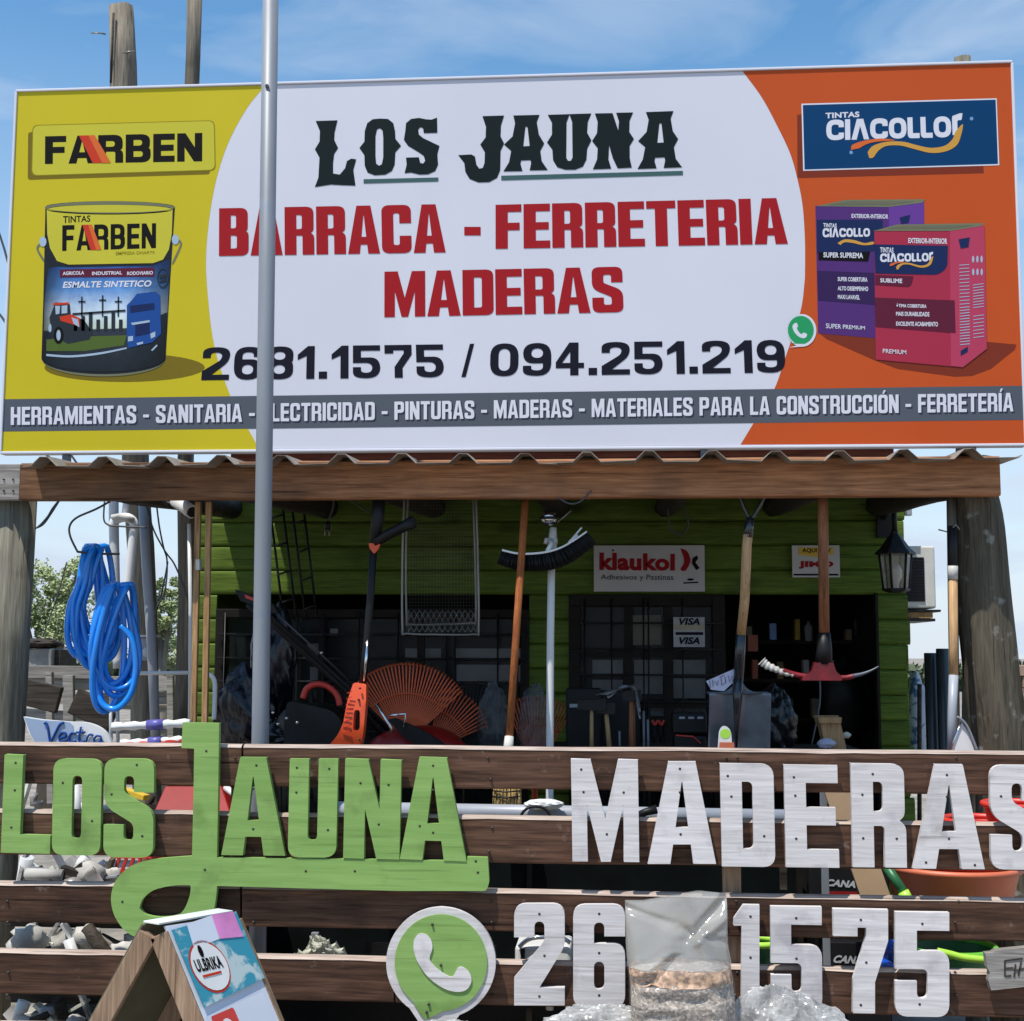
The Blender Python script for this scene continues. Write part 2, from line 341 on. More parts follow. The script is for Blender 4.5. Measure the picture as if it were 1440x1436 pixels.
class MB:
    def __init__(s): s.v = []; s.f = []; s.sm = []
    def add(s, vs, fs, smooth=False):
        b = len(s.v); s.v += [Vector(v) for v in vs]
        s.f += [tuple(b+i for i in f) for f in fs]; s.sm += [smooth]*len(fs); return s
    def box(s, x0, x1, y0, y1, z0, z1):
        return s.add([(x0, y0, z0), (x1, y0, z0), (x1, y1, z0), (x0, y1, z0), (x0, y0, z1), (x1, y0, z1), (x1, y1, z1), (x0, y1, z1)],
                     [(0, 1, 5, 4), (1, 2, 6, 5), (2, 3, 7, 6), (3, 0, 4, 7), (4, 5, 6, 7), (3, 2, 1, 0)])
    def bar(s, a, b, w, h, up=(0, 1, 0)):
        a = Vector(a); b = Vector(b); d = (b-a).normalized(); u = Vector(up); r = d.cross(u).normalized(); u = r.cross(d)
        vs = []
        for p in (a, b):
            for i, j in ((-1, -1), (1, -1), (1, 1), (-1, 1)): vs.append(p + r*(w/2*i) + u*(h/2*j))
        return s.add(vs, [(0, 1, 2, 3), (7, 6, 5, 4), (0, 4, 5, 1), (1, 5, 6, 2), (2, 6, 7, 3), (3, 7, 4, 0)])
    def tube(s, pts, r, n=10, closed=False, jit=0):
        pts = [Vector(p) for p in pts]; k = len(pts)
        rs = r if isinstance(r, (list, tuple)) else [r]*k
        vs = []; u = None
        for i, p in enumerate(pts):
            a = pts[i-1] if (i > 0 or closed) else p
            b = pts[(i+1) % k] if (i < k-1 or closed) else p
            d = (b-a)
            d = d.normalized() if d.length > 1e-9 else Vector((0, 0, 1))
            if u is None: u = d.orthogonal().normalized()
            u = (u - d*u.dot(d))
            u = u.normalized() if u.length > 1e-6 else d.orthogonal().normalized()
            vv = d.cross(u)
            for j in range(n):
                t = 2*PI*j/n
                rr = rs[i]*(1+jit*(noise.noise((p.x*3+math.cos(t)*1.5, p.y*3+math.sin(t)*1.5, p.z*2.2))))
                vs.append(p + (u*math.cos(t)+vv*math.sin(t))*rr)
        fs = []
        for i in range(k if closed else k-1):
            i2 = (i+1) % k
            for j in range(n):
                j2 = (j+1) % n
                fs.append((i*n+j, i*n+j2, i2*n+j2, i2*n+j))
        s.add(vs, fs, True)
        if not closed:
            b = len(s.v)-len(vs)
            s.f.append(tuple(b+j for j in range(n-1, -1, -1))); s.sm.append(False)
            s.f.append(tuple(b+(k-1)*n+j for j in range(n))); s.sm.append(False)
        return s
    def lathe(s, prof, c, n=20, axis='Z', smooth=True):
        c = Vector(c); vs = []
        for r, h in prof:
            for j in range(n):
                t = 2*PI*j/n; a, b = r*math.cos(t), r*math.sin(t)
                vs.append(c + Vector({'Z': (a, b, h), 'Y': (a, h, b), 'X': (h, a, b)}[axis]))
        fs = []
        for i in range(len(prof)-1):
            for j in range(n):
                j2 = (j+1) % n; fs.append((i*n+j, i*n+j2, (i+1)*n+j2, (i+1)*n+j))
        return s.add(vs, fs, smooth)
    def grid(s, fn, nu, nv, smooth=True, closeu=False):
        vs = [fn(i/(nu-(0 if closeu else 1)), j/(nv-1)) for j in range(nv) for i in range(nu)]
        fs = []
        for j in range(nv-1):
            for i in range(nu if closeu else nu-1):
                i2 = (i+1) % nu
                fs.append((j*nu+i, j*nu+i2, (j+1)*nu+i2, (j+1)*nu+i))
        return s.add(vs, fs, smooth)
    def blob(s, c, r, seed=0, amp=.25, freq=2.5, nu=20, nv=14, smooth=True):
        c = Vector(c); r = Vector(r) if not isinstance(r, (int, float)) else Vector((r, r, r))
        def fn(u, v):
            t = 2*PI*u; p = PI*v
            d = Vector((math.sin(p)*math.cos(t), math.sin(p)*math.sin(t), math.cos(p)))
            k = 1+amp*noise.noise(d*freq+Vector((seed*7.1, seed*3.3, 0)))
            return c + Vector((d.x*r.x, d.y*r.y, d.z*r.z))*k
        return s.grid(fn, nu, nv, smooth, True)
    def poly(s, loops, fn, depth=0.0, back=True):
        """loops: outer then holes, 2D; fn(u,v)->3D; depth: extrusion away from the viewer (+Y)."""
        for_l = [[Vector((x, y, 0)) for x, y in lp] for lp in loops]
        flat_ = [p for lp in for_l for p in lp]
        tris = tessellate_polygon(for_l)
        front = [Vector(fn(p.x, p.y)) for p in flat_]
        s.add(front, [tuple(t) for t in tris])
        if depth:
            bk = [p+Vector((0, depth, 0)) for p in front]
            n = len(front)
            fs = [tuple(n+i for i in t[::-1]) for t in tris] if back else []
            o = 0
            for lp in loops:
                k = len(lp)
                for i in range(k): fs.append((o+i, o+(i+1) % k, n+o+(i+1) % k, n+o+i))
                o += k
            s.add(front+bk, fs)
        return s
    def build(s, name, m, parent=None, bevel=0, seg=2):
        me = bpy.data.meshes.new(name)
        o0 = org(parent)
        me.from_pydata([v-o0 for v in s.v], [], s.f)
        me.polygons.foreach_set('use_smooth', s.sm)
        me.materials.append(M[m] if isinstance(m, str) else m)
        me.update()
        o = bpy.data.objects.new(name, me); col.objects.link(o)
        if parent: o.parent = parent; ORG[o.name] = o0
        if bevel:
            b = o.modifiers.new('bevel', 'BEVEL'); b.width = bevel; b.segments = seg; b.limit_method = 'ANGLE'; b.angle_limit = rad(40)
        return o

def box(x0, x1, y0, y1, z0, z1): return MB().box(x0, x1, y0, y1, z0, z1)
def pbox(px0, px1, py0, py1, D, th):           # box whose front face fills a pixel rectangle at distance D
    a = P(px0, (py0+py1)/2, D).x; b = P(px1, (py0+py1)/2, D).x
    z1 = P((px0+px1)/2, py0, D).z; z0 = P((px0+px1)/2, py1, D).z
    return MB().box(a, b, D, D+th, z0, z1)
def ptube(pts, r, D=None, n=10, **k):          # polyline of (px, py[, D])
    return MB().tube([P(p[0], p[1], p[2] if len(p) > 2 else D) for p in pts], r, n, **k)
def smooth_path(pts, n=6):
    out = []
    k = len(pts)
    for i in range(k-1):
        p0 = pts[max(i-1, 0)]; p1 = pts[i]; p2 = pts[i+1]; p3 = pts[min(i+2, k-1)]
        for j in range(n):
            t = j/n
            out.append(tuple(.5*(2*p1[a]+(p2[a]-p0[a])*t+(2*p0[a]-5*p1[a]+4*p2[a]-p3[a])*t*t+(3*p1[a]-p0[a]-3*p2[a]+p3[a])*t**3) for a in range(len(p1))))
    out.append(tuple(pts[-1]))
    return out
def ellipse(cx, cy, rx, ry, n=32, a0=0, a1=2*PI):
    full = abs(a1-a0-2*PI) < 1e-6
    return [(cx+rx*math.cos(a0+(a1-a0)*i/(n if full else n-1)), cy+ry*math.sin(a0+(a1-a0)*i/(n if full else n-1))) for i in range(n)]
def fil(pts, n=5):                             # polygon with per-corner rounding
    out = []; k = len(pts)
    for i, p in enumerate(pts):
        r = p[2] if len(p) > 2 else 0
        c = Vector(p[:2])
        if r <= 0: out.append(tuple(c)); continue
        a = Vector(pts[i-1][:2])-c; b = Vector(pts[(i+1) % k][:2])-c
        ra = min(r, a.length*.49); rb = min(r, b.length*.49)
        A = c+a.normalized()*ra; B = c+b.normalized()*rb
        for j in range(n+1):
            t = j/n
            q = A*(1-t)**2 + c*2*t*(1-t)*.93 + B*t*t + (A+B)*.5*2*t*(1-t)*.07
            out.append(tuple(q))
    return out
def rrect(x0, y0, x1, y1, r): return fil([(x0, y0, r), (x1, y0, r), (x1, y1, r), (x0, y1, r)])

# ------------------------------------------------------------------ block lettering drawn as outlines
def glyph(ch, W, t, h, R, r):
    A = []
    if ch == 'A':
        a = t*1.2; yt = .80; c0 = .19; c1 = c0+h*.95; s_ = (W/2-t)/yt
        A = [[fil([(0, 0), (W/2-a/2, 1), (W/2+a/2, 1), (W, 0), (W-t, 0), (W-t-c0*s_, c0), (t+c0*s_, c0), (t, 0)]),
              [(t+c1*s_, c1), (W-t-c1*s_, c1), (W/2+.004, yt), (W/2-.004, yt)]]]
    elif ch == 'V':
        a = t*1.0
        A = [[[(0, 0), (W/2-a*.62, 1), (W/2+a*.62, 1), (W, 0), (W-t, 0), (W/2, .68), (t, 0)]]]
    elif ch == 'B':
        A = [[fil([(0, 0), (0, 1), (W*.97, 1, R), (W*.97, .54, R*.6), (W*.90, .51), (W, .48, R*.6), (W, 0, R)]),
              fil([(t, .5+h*.45), (t, 1-h*.9), (W*.97-t, 1-h*.9, r), (W*.97-t, .5+h*.45, r)]),
              fil([(t, h*.9), (t, .5-h*.45), (W-t, .5-h*.45, r), (W-t, h*.9, r)])]]
    elif ch == 'C':
        A = [[fil([(W, .36), (W, 0, R), (0, 0, R), (0, 1, R), (W, 1, R), (W, .62), (W-t, .62), (W-t, 1-h, r), (t, 1-h, r), (t, h, r), (W-t, h, r), (W-t, .36)])]]
    elif ch == 'D':
        A = [[fil([(0, 0), (0, 1), (W, 1, R), (W, 0, R)]), fil([(t, h), (t, 1-h), (W-t, 1-h, r), (W-t, h, r)])]]
    elif ch == 'E':
        A = [[[(0, 0), (0, 1), (W, 1), (W, 1-h), (t, 1-h), (t, .5+h/2), (W*.95, .5+h/2), (W*.95, .5-h/2), (t, .5-h/2), (t, h), (W, h), (W, 0)]]]
    elif ch == 'F':
        A = [[[(0, 0), (0, 1), (W, 1), (W, 1-h), (t, 1-h), (t, .5+h/2), (W*.93, .5+h/2), (W*.93, .5-h/2), (t, .5-h/2), (t, 0)]]]
    elif ch == 'H':
        A = [[[(0, 0), (0, 1), (t, 1), (t, .5+h/2), (W-t, .5+h/2), (W-t, 1), (W, 1), (W, 0), (W-t, 0), (W-t, .5-h/2), (t, .5-h/2), (t, 0)]]]
    elif ch == 'I':
        A = [[[(0, 0), (0, 1), (W, 1), (W, 0)]]]
    elif ch == 'L':
        A = [[[(0, 0), (0, 1), (t, 1), (t, h), (W, h), (W, 0)]]]
    elif ch == 'M':
        A = [[[(0, 0), (0, 1), (t*1.15, 1), (W/2, .42), (W-1.15*t, 1), (W, 1), (W, 0), (W-t*.9, 0), (W-t*.9, .56), (W/2+.28*t, 0), (W/2-.28*t, 0), (t*.9, .56), (t*.9, 0)]]]
    elif ch == 'N':
        A = [[[(0, 0), (0, 1), (t*1.05, 1), (W-t*.95, .50), (W-t*.95, 1), (W, 1), (W, 0), (W-1.05*t, 0), (t*.95, .50), (t*.95, 0)]]]
    elif ch in 'O0':
        A = [[fil([(0, 0, R), (0, 1, R), (W, 1, R), (W, 0, R)]), fil([(t, h, r), (t, 1-h, r), (W-t, 1-h, r), (W-t, h, r)])]]
    elif ch == 'P':
        A = [[fil([(0, 0), (0, 1), (W, 1, R), (W, .38, R), (t, .38), (t, 0)]), fil([(t, .38+h), (t, 1-h), (W-t, 1-h, r), (W-t, .38+h, r)])]]
    elif ch == 'R':
        A = [[fil([(0, 0), (0, 1), (W*.98, 1, R), (W*.98, .50, R*.5), (W*.88, .455), (W, .40, R*.5), (W, 0), (W-t, 0), (W-t, .40, r*.7), (t, .40), (t, 0)]),
              fil([(t, .40+h*.8), (t, 1-h), (W*.98-t, 1-h, r), (W*.98-t, .40+h*.8, r)])]]
    elif ch == 'S':
        A = [[fil([(W, .66), (W, 1, R), (0, 1, R), (0, .52, R), (W-t, .34, r), (W-t, h, r), (t, h, r), (t, .33), (0, .33), (0, 0, R), (W, 0, R), (W, .48, R), (t, .65, r), (t, 1-h, r), (W-t, 1-h, r), (W-t, .66)])]]
    elif ch == 'T':
        A = [[[(0, 1), (W, 1), (W, 1-h), (W/2+t/2, 1-h), (W/2+t/2, 0), (W/2-t/2, 0), (W/2-t/2, 1-h), (0, 1-h)]]]
    elif ch == 'U':
        A = [[fil([(0, 1), (t, 1), (t, h, r), (W-t, h, r), (W-t, 1), (W, 1), (W, 0, R), (0, 0, R)])]]
    elif ch == 'J':
        A = [[fil([(W-t, 1), (W, 1), (W, 0, R), (0, 0, R), (0, .34), (t, .34), (t, h, r), (W-t, h, r)])]]
    elif ch == '1' and R > .3:
        A = [[[(W-t, 0), (W-t, .70), (0, .58), (0, .74), (W-t*.85, 1), (W, 1), (W, 0)]]]
    elif ch == '4':
        A = [[[(0, .22), (0, .40), (W*.48, 1), (W*.48+t*1.1, 1), (W*.48+t*1.1, .38), (W, .38), (W, .22), (W*.48+t*1.1, .22), (W*.48+t*1.1, 0), (W*.48+t*.1, 0), (W*.48+t*.1, .22)], [(W*.22, .38), (W*.48+t*.1, .38), (W*.48+t*.1, .72)]]]
    elif ch == '.':
        A = [[[(0, 0), (0, .22), (W, .22), (W, 0)]]]
    elif ch == '1':
        A = [[[(W*.30, 0), (W*.30, .80), (0, .80), (0, .87), (W*.38, 1), (W, 1), (W, 0)]]]
    elif ch == '2':
        A = [[fil([(0, .67), (t, .67), (t, 1-h, r), (W-t, 1-h, r), (W-t, .63, r*.6), (0, .27), (0, 0), (W, 0), (W, h), (t*1.25, h), (W, .58, r), (W, 1, R), (0, 1, R)])]]
    elif ch in '69':
        o = [(0, 0, R), (W, 0, R), (W, .62, R), (t, .62), (t, 1-h, r), (W-t, 1-h, r), (W-t, .69), (W, .69), (W, 1, R), (0, 1, R)]
        i = [(t, h, r), (W-t, h, r), (W-t, .62-h, r), (t, .62-h, r)]
        if ch == '9': o = [(W-x[0], 1-x[1], *x[2:]) for x in o]; i = [(W-x[0], 1-x[1], *x[2:]) for x in i]
        A = [[fil(o), fil(i)]]
    elif ch == '8':
        A = [[fil([(0, 0, R), (W, 0, R), (W, .5, R*.5), (W*.92, .52), (W, .54, R*.5), (W, 1, R), (0, 1, R), (0, .54, R*.5), (W*.08, .52), (0, .5, R*.5)]),
              fil([(t, h, r), (W-t, h, r), (W-t, .5-h*.4, r), (t, .5-h*.4, r)]), fil([(t, .52+h*.45, r), (W-t, .52+h*.45, r), (W-t, 1-h, r), (t, 1-h, r)])]]
    elif ch == '5':
        A = [[fil([(0, .34), (0, 0, R), (W, 0, R), (W, .63, R), (t, .63), (t, 1-h), (W, 1-h), (W, 1), (0, 1), (0, .63-h), (W-t, .63-h, r), (W-t, h, r), (t, h, r), (t, .34)])]]
    elif ch == '7':
        A = [[[(0, 1), (W, 1), (W, .70), (W*.36+t, .30), (W*.36+t, 0), (W*.36, 0), (W*.36, .33), (W-t, .74), (W-t, 1-h), (t*1.1, 1-h), (t*1.1, .74), (0, .74)]]]
    elif ch == '-':
        A = [[[(0, .32), (W, .32), (W, .48), (0, .48)]]]
    return A
WID = {'M': 1.32, 'I': .40, '-': .6, ' ': .45, '.': .3, '1': .62, 'E': .86, 'F': .84, 'L': .84, 'T': .95, 'A': 1.08}
def row(s, W=.5, t=.17, h=.16, R=.12, r=.05, gap=.045, wid=WID):
    """lays a word out in the unit square; returns polygons and boundaries per letter"""
    out = []; x = 0
    for ch in s:
        acc = None; c = ch
        if ch in 'ÍÓ': acc = True; c = {'Í': 'I', 'Ó': 'O'}[ch]
        w_ = W*wid.get(c, 1.0)
        if c == 'I': w_ = t
        if c != ' ':
            for comp in glyph(c, w_, t, h, R, r):
                out.append([[(p[0]+x, p[1]) for p in lp] for lp in comp])
            if acc: out.append([[(x+w_/2-.03, 1.05), (x+w_/2+.04, 1.24), (x+w_/2+.17, 1.24), (x+w_/2+.06, 1.05)]])
        x += w_+gap
    x -= gap
    return [[[(p[0]/x, p[1]) for p in lp] for lp in c] for c in out]
_tc = {}
def font_text(s, bold=.0, shear=0.):           # built-in typeface, as flat faces in the unit square
    key = (s, bold, shear)
    if key in _tc: return _tc[key]
    cu = bpy.data.curves.new('t', 'FONT'); cu.body = s; cu.offset = bold; cu.resolution_u = 4; cu.shear = shear
    cu.space_character = 1+bold*1.2
    o = bpy.data.objects.new('t', cu); col.objects.link(o)
    bpy.context.view_layer.update()
    me = bpy.data.meshes.new_from_object(o.evaluated_get(bpy.context.evaluated_depsgraph_get()))
    v = [(p.co.x, p.co.y) for p in me.vertices]; f = [tuple(p.vertices) for p in me.polygons]
    bpy.data.objects.remove(o); bpy.data.curves.remove(cu); bpy.data.meshes.remove(me)
    x0 = min(a for a, b in v); x1 = max(a for a, b in v); y0 = min(b for a, b in v); y1 = max(b for a, b in v)
    _tc[key] = ([((a-x0)/(x1-x0), (b-y0)/(y1-y0)) for a, b in v], f)
    return _tc[key]
def quad(TL, TR, BR, BL):                      # unit square -> pixel quad
    def fn(u, v):
        ax = BL[0]+(BR[0]-BL[0])*u; ay = BL[1]+(BR[1]-BL[1])*u
        bx = TL[0]+(TR[0]-TL[0])*u; by = TL[1]+(TR[1]-TL[1])*u
        return (ax+(bx-ax)*v, ay+(by-ay)*v)
    return fn

def struct(mb, name, m, **k):
    o = mb.build(name, m, **k); o['kind'] = 'structure'; return o

# ================================================================== ground
struct(MB().grid(lambda u, v: Vector(((u-.5)*500, -40+v*540, 0)), 12, 12, False), 'ground', 'ground')

# ================================================================== billboard
BD = 5.8
bx0 = (P(23, 131, BD).x+P(5, 634, BD).x)/2; bx1 = (P(1423, 88, BD).x+P(1438, 625, BD).x)/2
bz0 = (P(5, 634, BD).z+P(1438, 625, BD).z)/2; bz1 = (P(23, 131, BD).z+P(1423, 88, BD).z)/2
bb = thing('billboard', 'wide printed yellow white and orange shop billboard above the porch roof', 'billboard', ((bx0+bx1)/2, BD, bz0))
box(bx0, bx1, BD, BD+.055, bz0, bz1).build('panel', 'bb_white', bb, bevel=.004)
fr = MB()
for a in ((bx0, bx1, bz1, bz1+.012), (bx0, bx1, bz0-.012, bz0)): fr.box(a[0]-.008, a[1]+.008, BD-.008, BD+.05, a[2], a[3])
for a in ((bx0-.012, bx0), (bx1, bx1+.012)): fr.box(a[0], a[1], BD-.008, BD+.05, bz0, bz1)
fr.build('edge_trim', 'bb_text', bb, bevel=.003)
def homog(src, dst):
    A = []; B = []
    for (x, y), (u, v) in zip(src, dst):
        A += [[x, y, 1, 0, 0, 0, -u*x, -u*y], [0, 0, 0, x, y, 1, -v*x, -v*y]]; B += [u, v]
    h = np.linalg.solve(np.array(A, float), np.array(B, float))
    return lambda x, y: ((h[0]*x+h[1]*y+h[2])/(h[6]*x+h[7]*y+1), (h[3]*x+h[4]*y+h[5])/(h[6]*x+h[7]*y+1))
BH = homog([(23, 131), (1423, 88), (1438, 625), (5, 634)], [(0, 1), (1, 1), (1, 0), (0, 0)])
def bpt(layer):
    def fn(x, y):
        u, v = BH(x, y)
        return Vector((bx0+(bx1-bx0)*u, BD-.0005*layer, bz0+(bz1-bz0)*v))
    return fn
def bprint(name, m, polys, layer, label=None):
    mb = MB()
    for lp in polys: mb.poly(lp, bpt(layer))
    return tag(mb.build(name, m, bb), label)
def bword(name, m, s, q, layer, gothic=None, bold=.03, shear=0., shift=(0, 0), label=None):
    fn = quad(*[(p[0]+shift[0], p[1]+shift[1]) for p in q]); bp = bpt(layer); g = lambda u, v: bp(*fn(u, v))
    mb = MB()
    if gothic:
        for comp in row(s, **gothic): mb.poly(comp, g)
    else:
        v, f = font_text(s, bold, shear); mb.add([g(a, b) for a, b in v], f)
    return tag(mb.build(name, m, bb), label)
e = 3
left_arc = smooth_path([(370, 121), (345, 152), (320, 198), (304, 245), (294, 295), (288, 357), (290, 410), (300, 487), (323, 557), (350, 607), (364, 632)])
bprint('yellow_field', 'bb_yellow', [[[(23, 131)]+left_arc+[(5, 634)]]], 1)
right_arc = smooth_path([(1043, 100), (1070, 137), (1093, 180), (1110, 217), (1120, 253), (1127, 290), (1130, 337), (1130, 380), (1129, 400), (1123, 440), (1103, 500), (1085, 550), (1057, 595), (1038, 626)])
bprint('orange_field', 'bb_orange', [[right_arc+[(1438, 625), (1423, 88)]]], 1)
bprint('grey_stripe', 'bb_grey', [[[(8, 561), (1436, 544), (1437, 592), (6, 606)]]], 2)
GT = dict(W=.50, t=.198, h=.17, R=.13, r=.04, gap=.035)
GP = dict(W=.80, t=.235, h=.165, R=.36, r=.19, gap=.13)
stripe = 'HERRAMIENTAS - SANITARIA - ELECTRICIDAD - PINTURAS - MADERAS - MATERIALES PARA LA CONSTRUCCIÓN - FERRETERÍA'
GS = dict(W=.56, t=.185, h=.17, R=.18, r=.07, gap=.075)
q = [(17, 572), (1423, 554), (1423, 580), (17, 597)]
bword('service_text_shadow', 'bb_textsh', stripe, q, 3, GS, shift=(2, 2.4))
bword('service_text', 'bb_text', stripe, q, 4, GS)
bword('headline_text', 'bb_red', 'BARRACA', [(306, 294), (622, 288), (624, 356), (306, 361)], 3, GT)
bprint('headline_dash', 'bb_red', [[[(650, 320), (673, 320), (673, 332), (650, 332)]]], 3)
bword('headline_text', 'bb_red', 'FERRETERIA', [(694, 289), (1103, 279), (1106, 344), (694, 351)], 3, GT)
bword('headline_text', 'bb_red', 'MADERAS', [(538, 383), (872, 376), (874, 440), (538, 447)], 3, dict(GT, W=.53))
bword('phone_number', 'bb_navy', '2681.1575', [(285, 489), (620, 485), (622, 531), (282, 535)], 3, GP)
bword('phone_number', 'bb_navy', '/', [(648, 485), (664, 484), (662, 530), (646, 531)], 3, bold=.03)
bword('phone_number', 'bb_navy', '094.251.219', [(687, 484), (1100, 479), (1102, 525), (686, 530)], 3, GP)
# western headline, outlines in the enlarged crop (2x)
def z2(pts): return [(400+x/2, 120+y/2) for x, y in pts]
def western(loops): return [z2(l) for l in loops]
Wn = [
 [[(82, 102), (143, 100), (135, 135), (134, 155), (145, 178), (134, 195), (131, 220), (131, 250), (150, 253), (165, 235), (170, 215), (182, 208), (196, 210), (188, 240), (194, 284), (160, 283), (125, 281), (80, 288), (90, 262), (93, 205), (80, 182), (93, 160), (94, 130)]],
 [[(262, 95), (285, 96), (300, 108), (305, 130), (306, 152), (322, 172), (306, 190), (304, 225), (296, 243), (278, 253), (248, 255), (228, 247), (220, 228), (219, 198), (205, 178), (219, 160), (220, 130), (227, 108), (242, 97)],
  [(262, 122), (270, 128), (272, 150), (272, 205), (268, 224), (260, 228), (252, 222), (250, 200), (250, 145), (254, 126)]],
 [[(423, 92), (424, 135), (386, 136), (384, 122), (376, 119), (370, 126), (372, 140), (384, 150), (430, 172), (424, 195), (426, 225), (418, 243), (398, 252), (375, 253), (350, 247), (332, 249), (338, 225), (336, 205), (372, 204), (376, 220), (384, 222), (390, 214), (386, 200), (372, 190), (342, 172), (330, 155), (334, 130), (336, 108), (350, 96), (372, 93), (392, 97), (408, 98)]],
 [[(551, 88), (612, 86), (603, 115), (602, 145), (612, 165), (602, 186), (601, 240), (592, 262), (570, 274), (540, 275), (515, 265), (503, 245), (500, 220), (483, 198), (520, 196), (530, 202), (534, 225), (542, 236), (552, 234), (557, 220), (558, 190), (545, 168), (560, 148), (561, 118)]],
 [[(638, 86), (712, 84), (704, 104), (710, 140), (725, 165), (714, 186), (718, 215), (735, 240), (684, 241), (688, 222), (687, 212), (660, 213), (658, 222), (664, 243), (610, 244), (626, 218), (632, 186), (612, 168), (636, 145), (643, 108)],
  [(672, 118), (678, 118), (684, 172), (666, 173)]],
 [[(735, 84), (797, 82), (788, 105), (787, 205), (792, 214), (800, 214), (805, 205), (804, 105), (796, 82), (858, 80), (848, 104), (846, 134), (858, 156), (846, 180), (844, 210), (834, 230), (812, 239), (785, 239), (762, 232), (750, 212), (748, 182), (733, 162), (747, 140), (747, 106)]],
 [[(868, 80), (918, 79), (934, 128), (936, 102), (928, 78), (976, 77), (966, 100), (965, 132), (978, 152), (966, 172), (966, 205), (972, 233), (932, 235), (918, 205), (908, 170), (906, 210), (914, 236), (862, 238), (874, 210), (876, 178), (860, 158), (874, 136), (876, 104)]],
 [[(1012, 76), (1090, 73), (1082, 94), (1088, 130), (1103, 152), (1091, 175), (1096, 208), (1114, 232), (1062, 234), (1066, 214), (1065, 204), (1038, 205), (1036, 214), (1042, 235), (988, 237), (1003, 210), (1010, 175), (990, 158), (1014, 132), (1020, 98)],
  [(1050, 108), (1056, 108), (1062, 162), (1044, 163)]]]
bprint('shop_name_text', 'bb_dgreen', [western(l) for l in Wn], 3, 'bottle green western style shop name')
bprint('underline', 'bb_green2', [[z2([(217, 266), (427, 261), (427, 272), (217, 278)])], [z2([(604, 256), (1116, 242), (1116, 254), (604, 269)])]], 3)
# yellow brand plate
bprint('plate_shadow', 'bb_yellow3', [[fil([(38, 187, 4), (290, 180, 4), (293, 246, 4), (38, 254, 4)])]], 2)
bprint('plate_edge', 'bb_olive', [[fil([(44, 177, 8), (299, 170, 8), (301, 241, 8), (43, 249, 8)])]], 3)
bprint('plate', 'bb_yellow2', [[fil([(45.3, 178.2, 8), (298, 171.2, 8), (299.7, 239.8, 8), (44.3, 247.7, 8)])]], 4)
GF = dict(W=.86, t=.27, h=.22, R=.30, r=.1, gap=.085)
def brand(q, L, gf=GF):
    fn = quad(*q); bp = bpt(L); g = lambda u, v: bp(*fn(u, v))
    mb = MB()
    for comp in row('FARBEN', **gf): mb.poly(comp, g)
    mb.build('brand_text', 'bb_black', bb)
    for m, a, b, k in (('bb_flame', .215, .285, 1), ('bb_flame2', .275, .315, 2)):
        mb = MB(); mb.poly([[(a, 1), (b, 1), (b+.105, 0), (a+.09, 0)]], lambda u, v: bpt(L+k)(*fn(u, v))); mb.build('brand_stripe', m, bb)
brand([(62, 193), (282, 188), (282, 228), (62, 232)], 5)
# paint tin picture
bprint('tin_shadow', 'bb_yellow3', [[ellipse(175, 517, 112, 20)]], 2)
bprint('tin_handle', 'bb_rim', [[smooth_path([(62, 340), (54, 344), (51, 352), (60, 368), (62, 366), (54, 352), (57, 346), (64, 343)])]], 3)
bprint('tin_handle', 'bb_rim', [[smooth_path([(240, 338), (250, 338), (254, 346), (243, 371), (241, 369), (251, 346), (248, 341), (240, 341)])]], 3)
tin = [(63, 292)]+ellipse(153, 292, 91, 8, 14, PI, 2*PI)[1:-1]+[(244, 292), (240, 360), (236, 430), (232, 505)]+ellipse(146, 505, 86, 24, 18, 0, PI)[1:-1]+[(59, 505), (61, 420)]
bprint('tin_body', 'bb_rim2', [[tin]], 3)
bprint('tin_lug', 'bb_sky2', [[ellipse(60, 341, 5, 7, 16)]], 6)
bprint('tin_lug', 'bb_sky2', [[ellipse(245, 338, 5, 7, 16)]], 6)
bprint('tin_rim', 'bb_rim', [[ellipse(153, 293, 91, 8.6, 30), ellipse(153, 294.5, 86, 5.6, 30)]], 6)
bprint('tin_lid', 'bb_yellow2', [[ellipse(153, 296, 88, 7, 30)]], 5)
bprint('tin_lid_shade', 'bb_rim2', [[[(63, 510)]+ellipse(146, 505, 85, 24, 18, 0, PI)[::-1][0:0]+[(63, 508), (229, 508)]+ellipse(146, 506, 84, 21, 16, 0, PI)]], 4)
bprint('tin_foot_glint', 'bb_rim', [[ellipse(146, 505, 86, 24.5, 20, .15, PI-.1)+ellipse(146, 505, 86, 21.5, 20, .15, PI-.1)[::-1]]], 5)
bprint('tin_label_top', 'bb_yellow2', [[[(65, 296)]+ellipse(153, 296, 88, 4, 12, PI, 0)[1:-1]+[(241, 296), (240, 330), (236, 352), (228, 366), (214, 371), (96, 373), (80, 368), (70, 350), (66, 330)]]], 5)
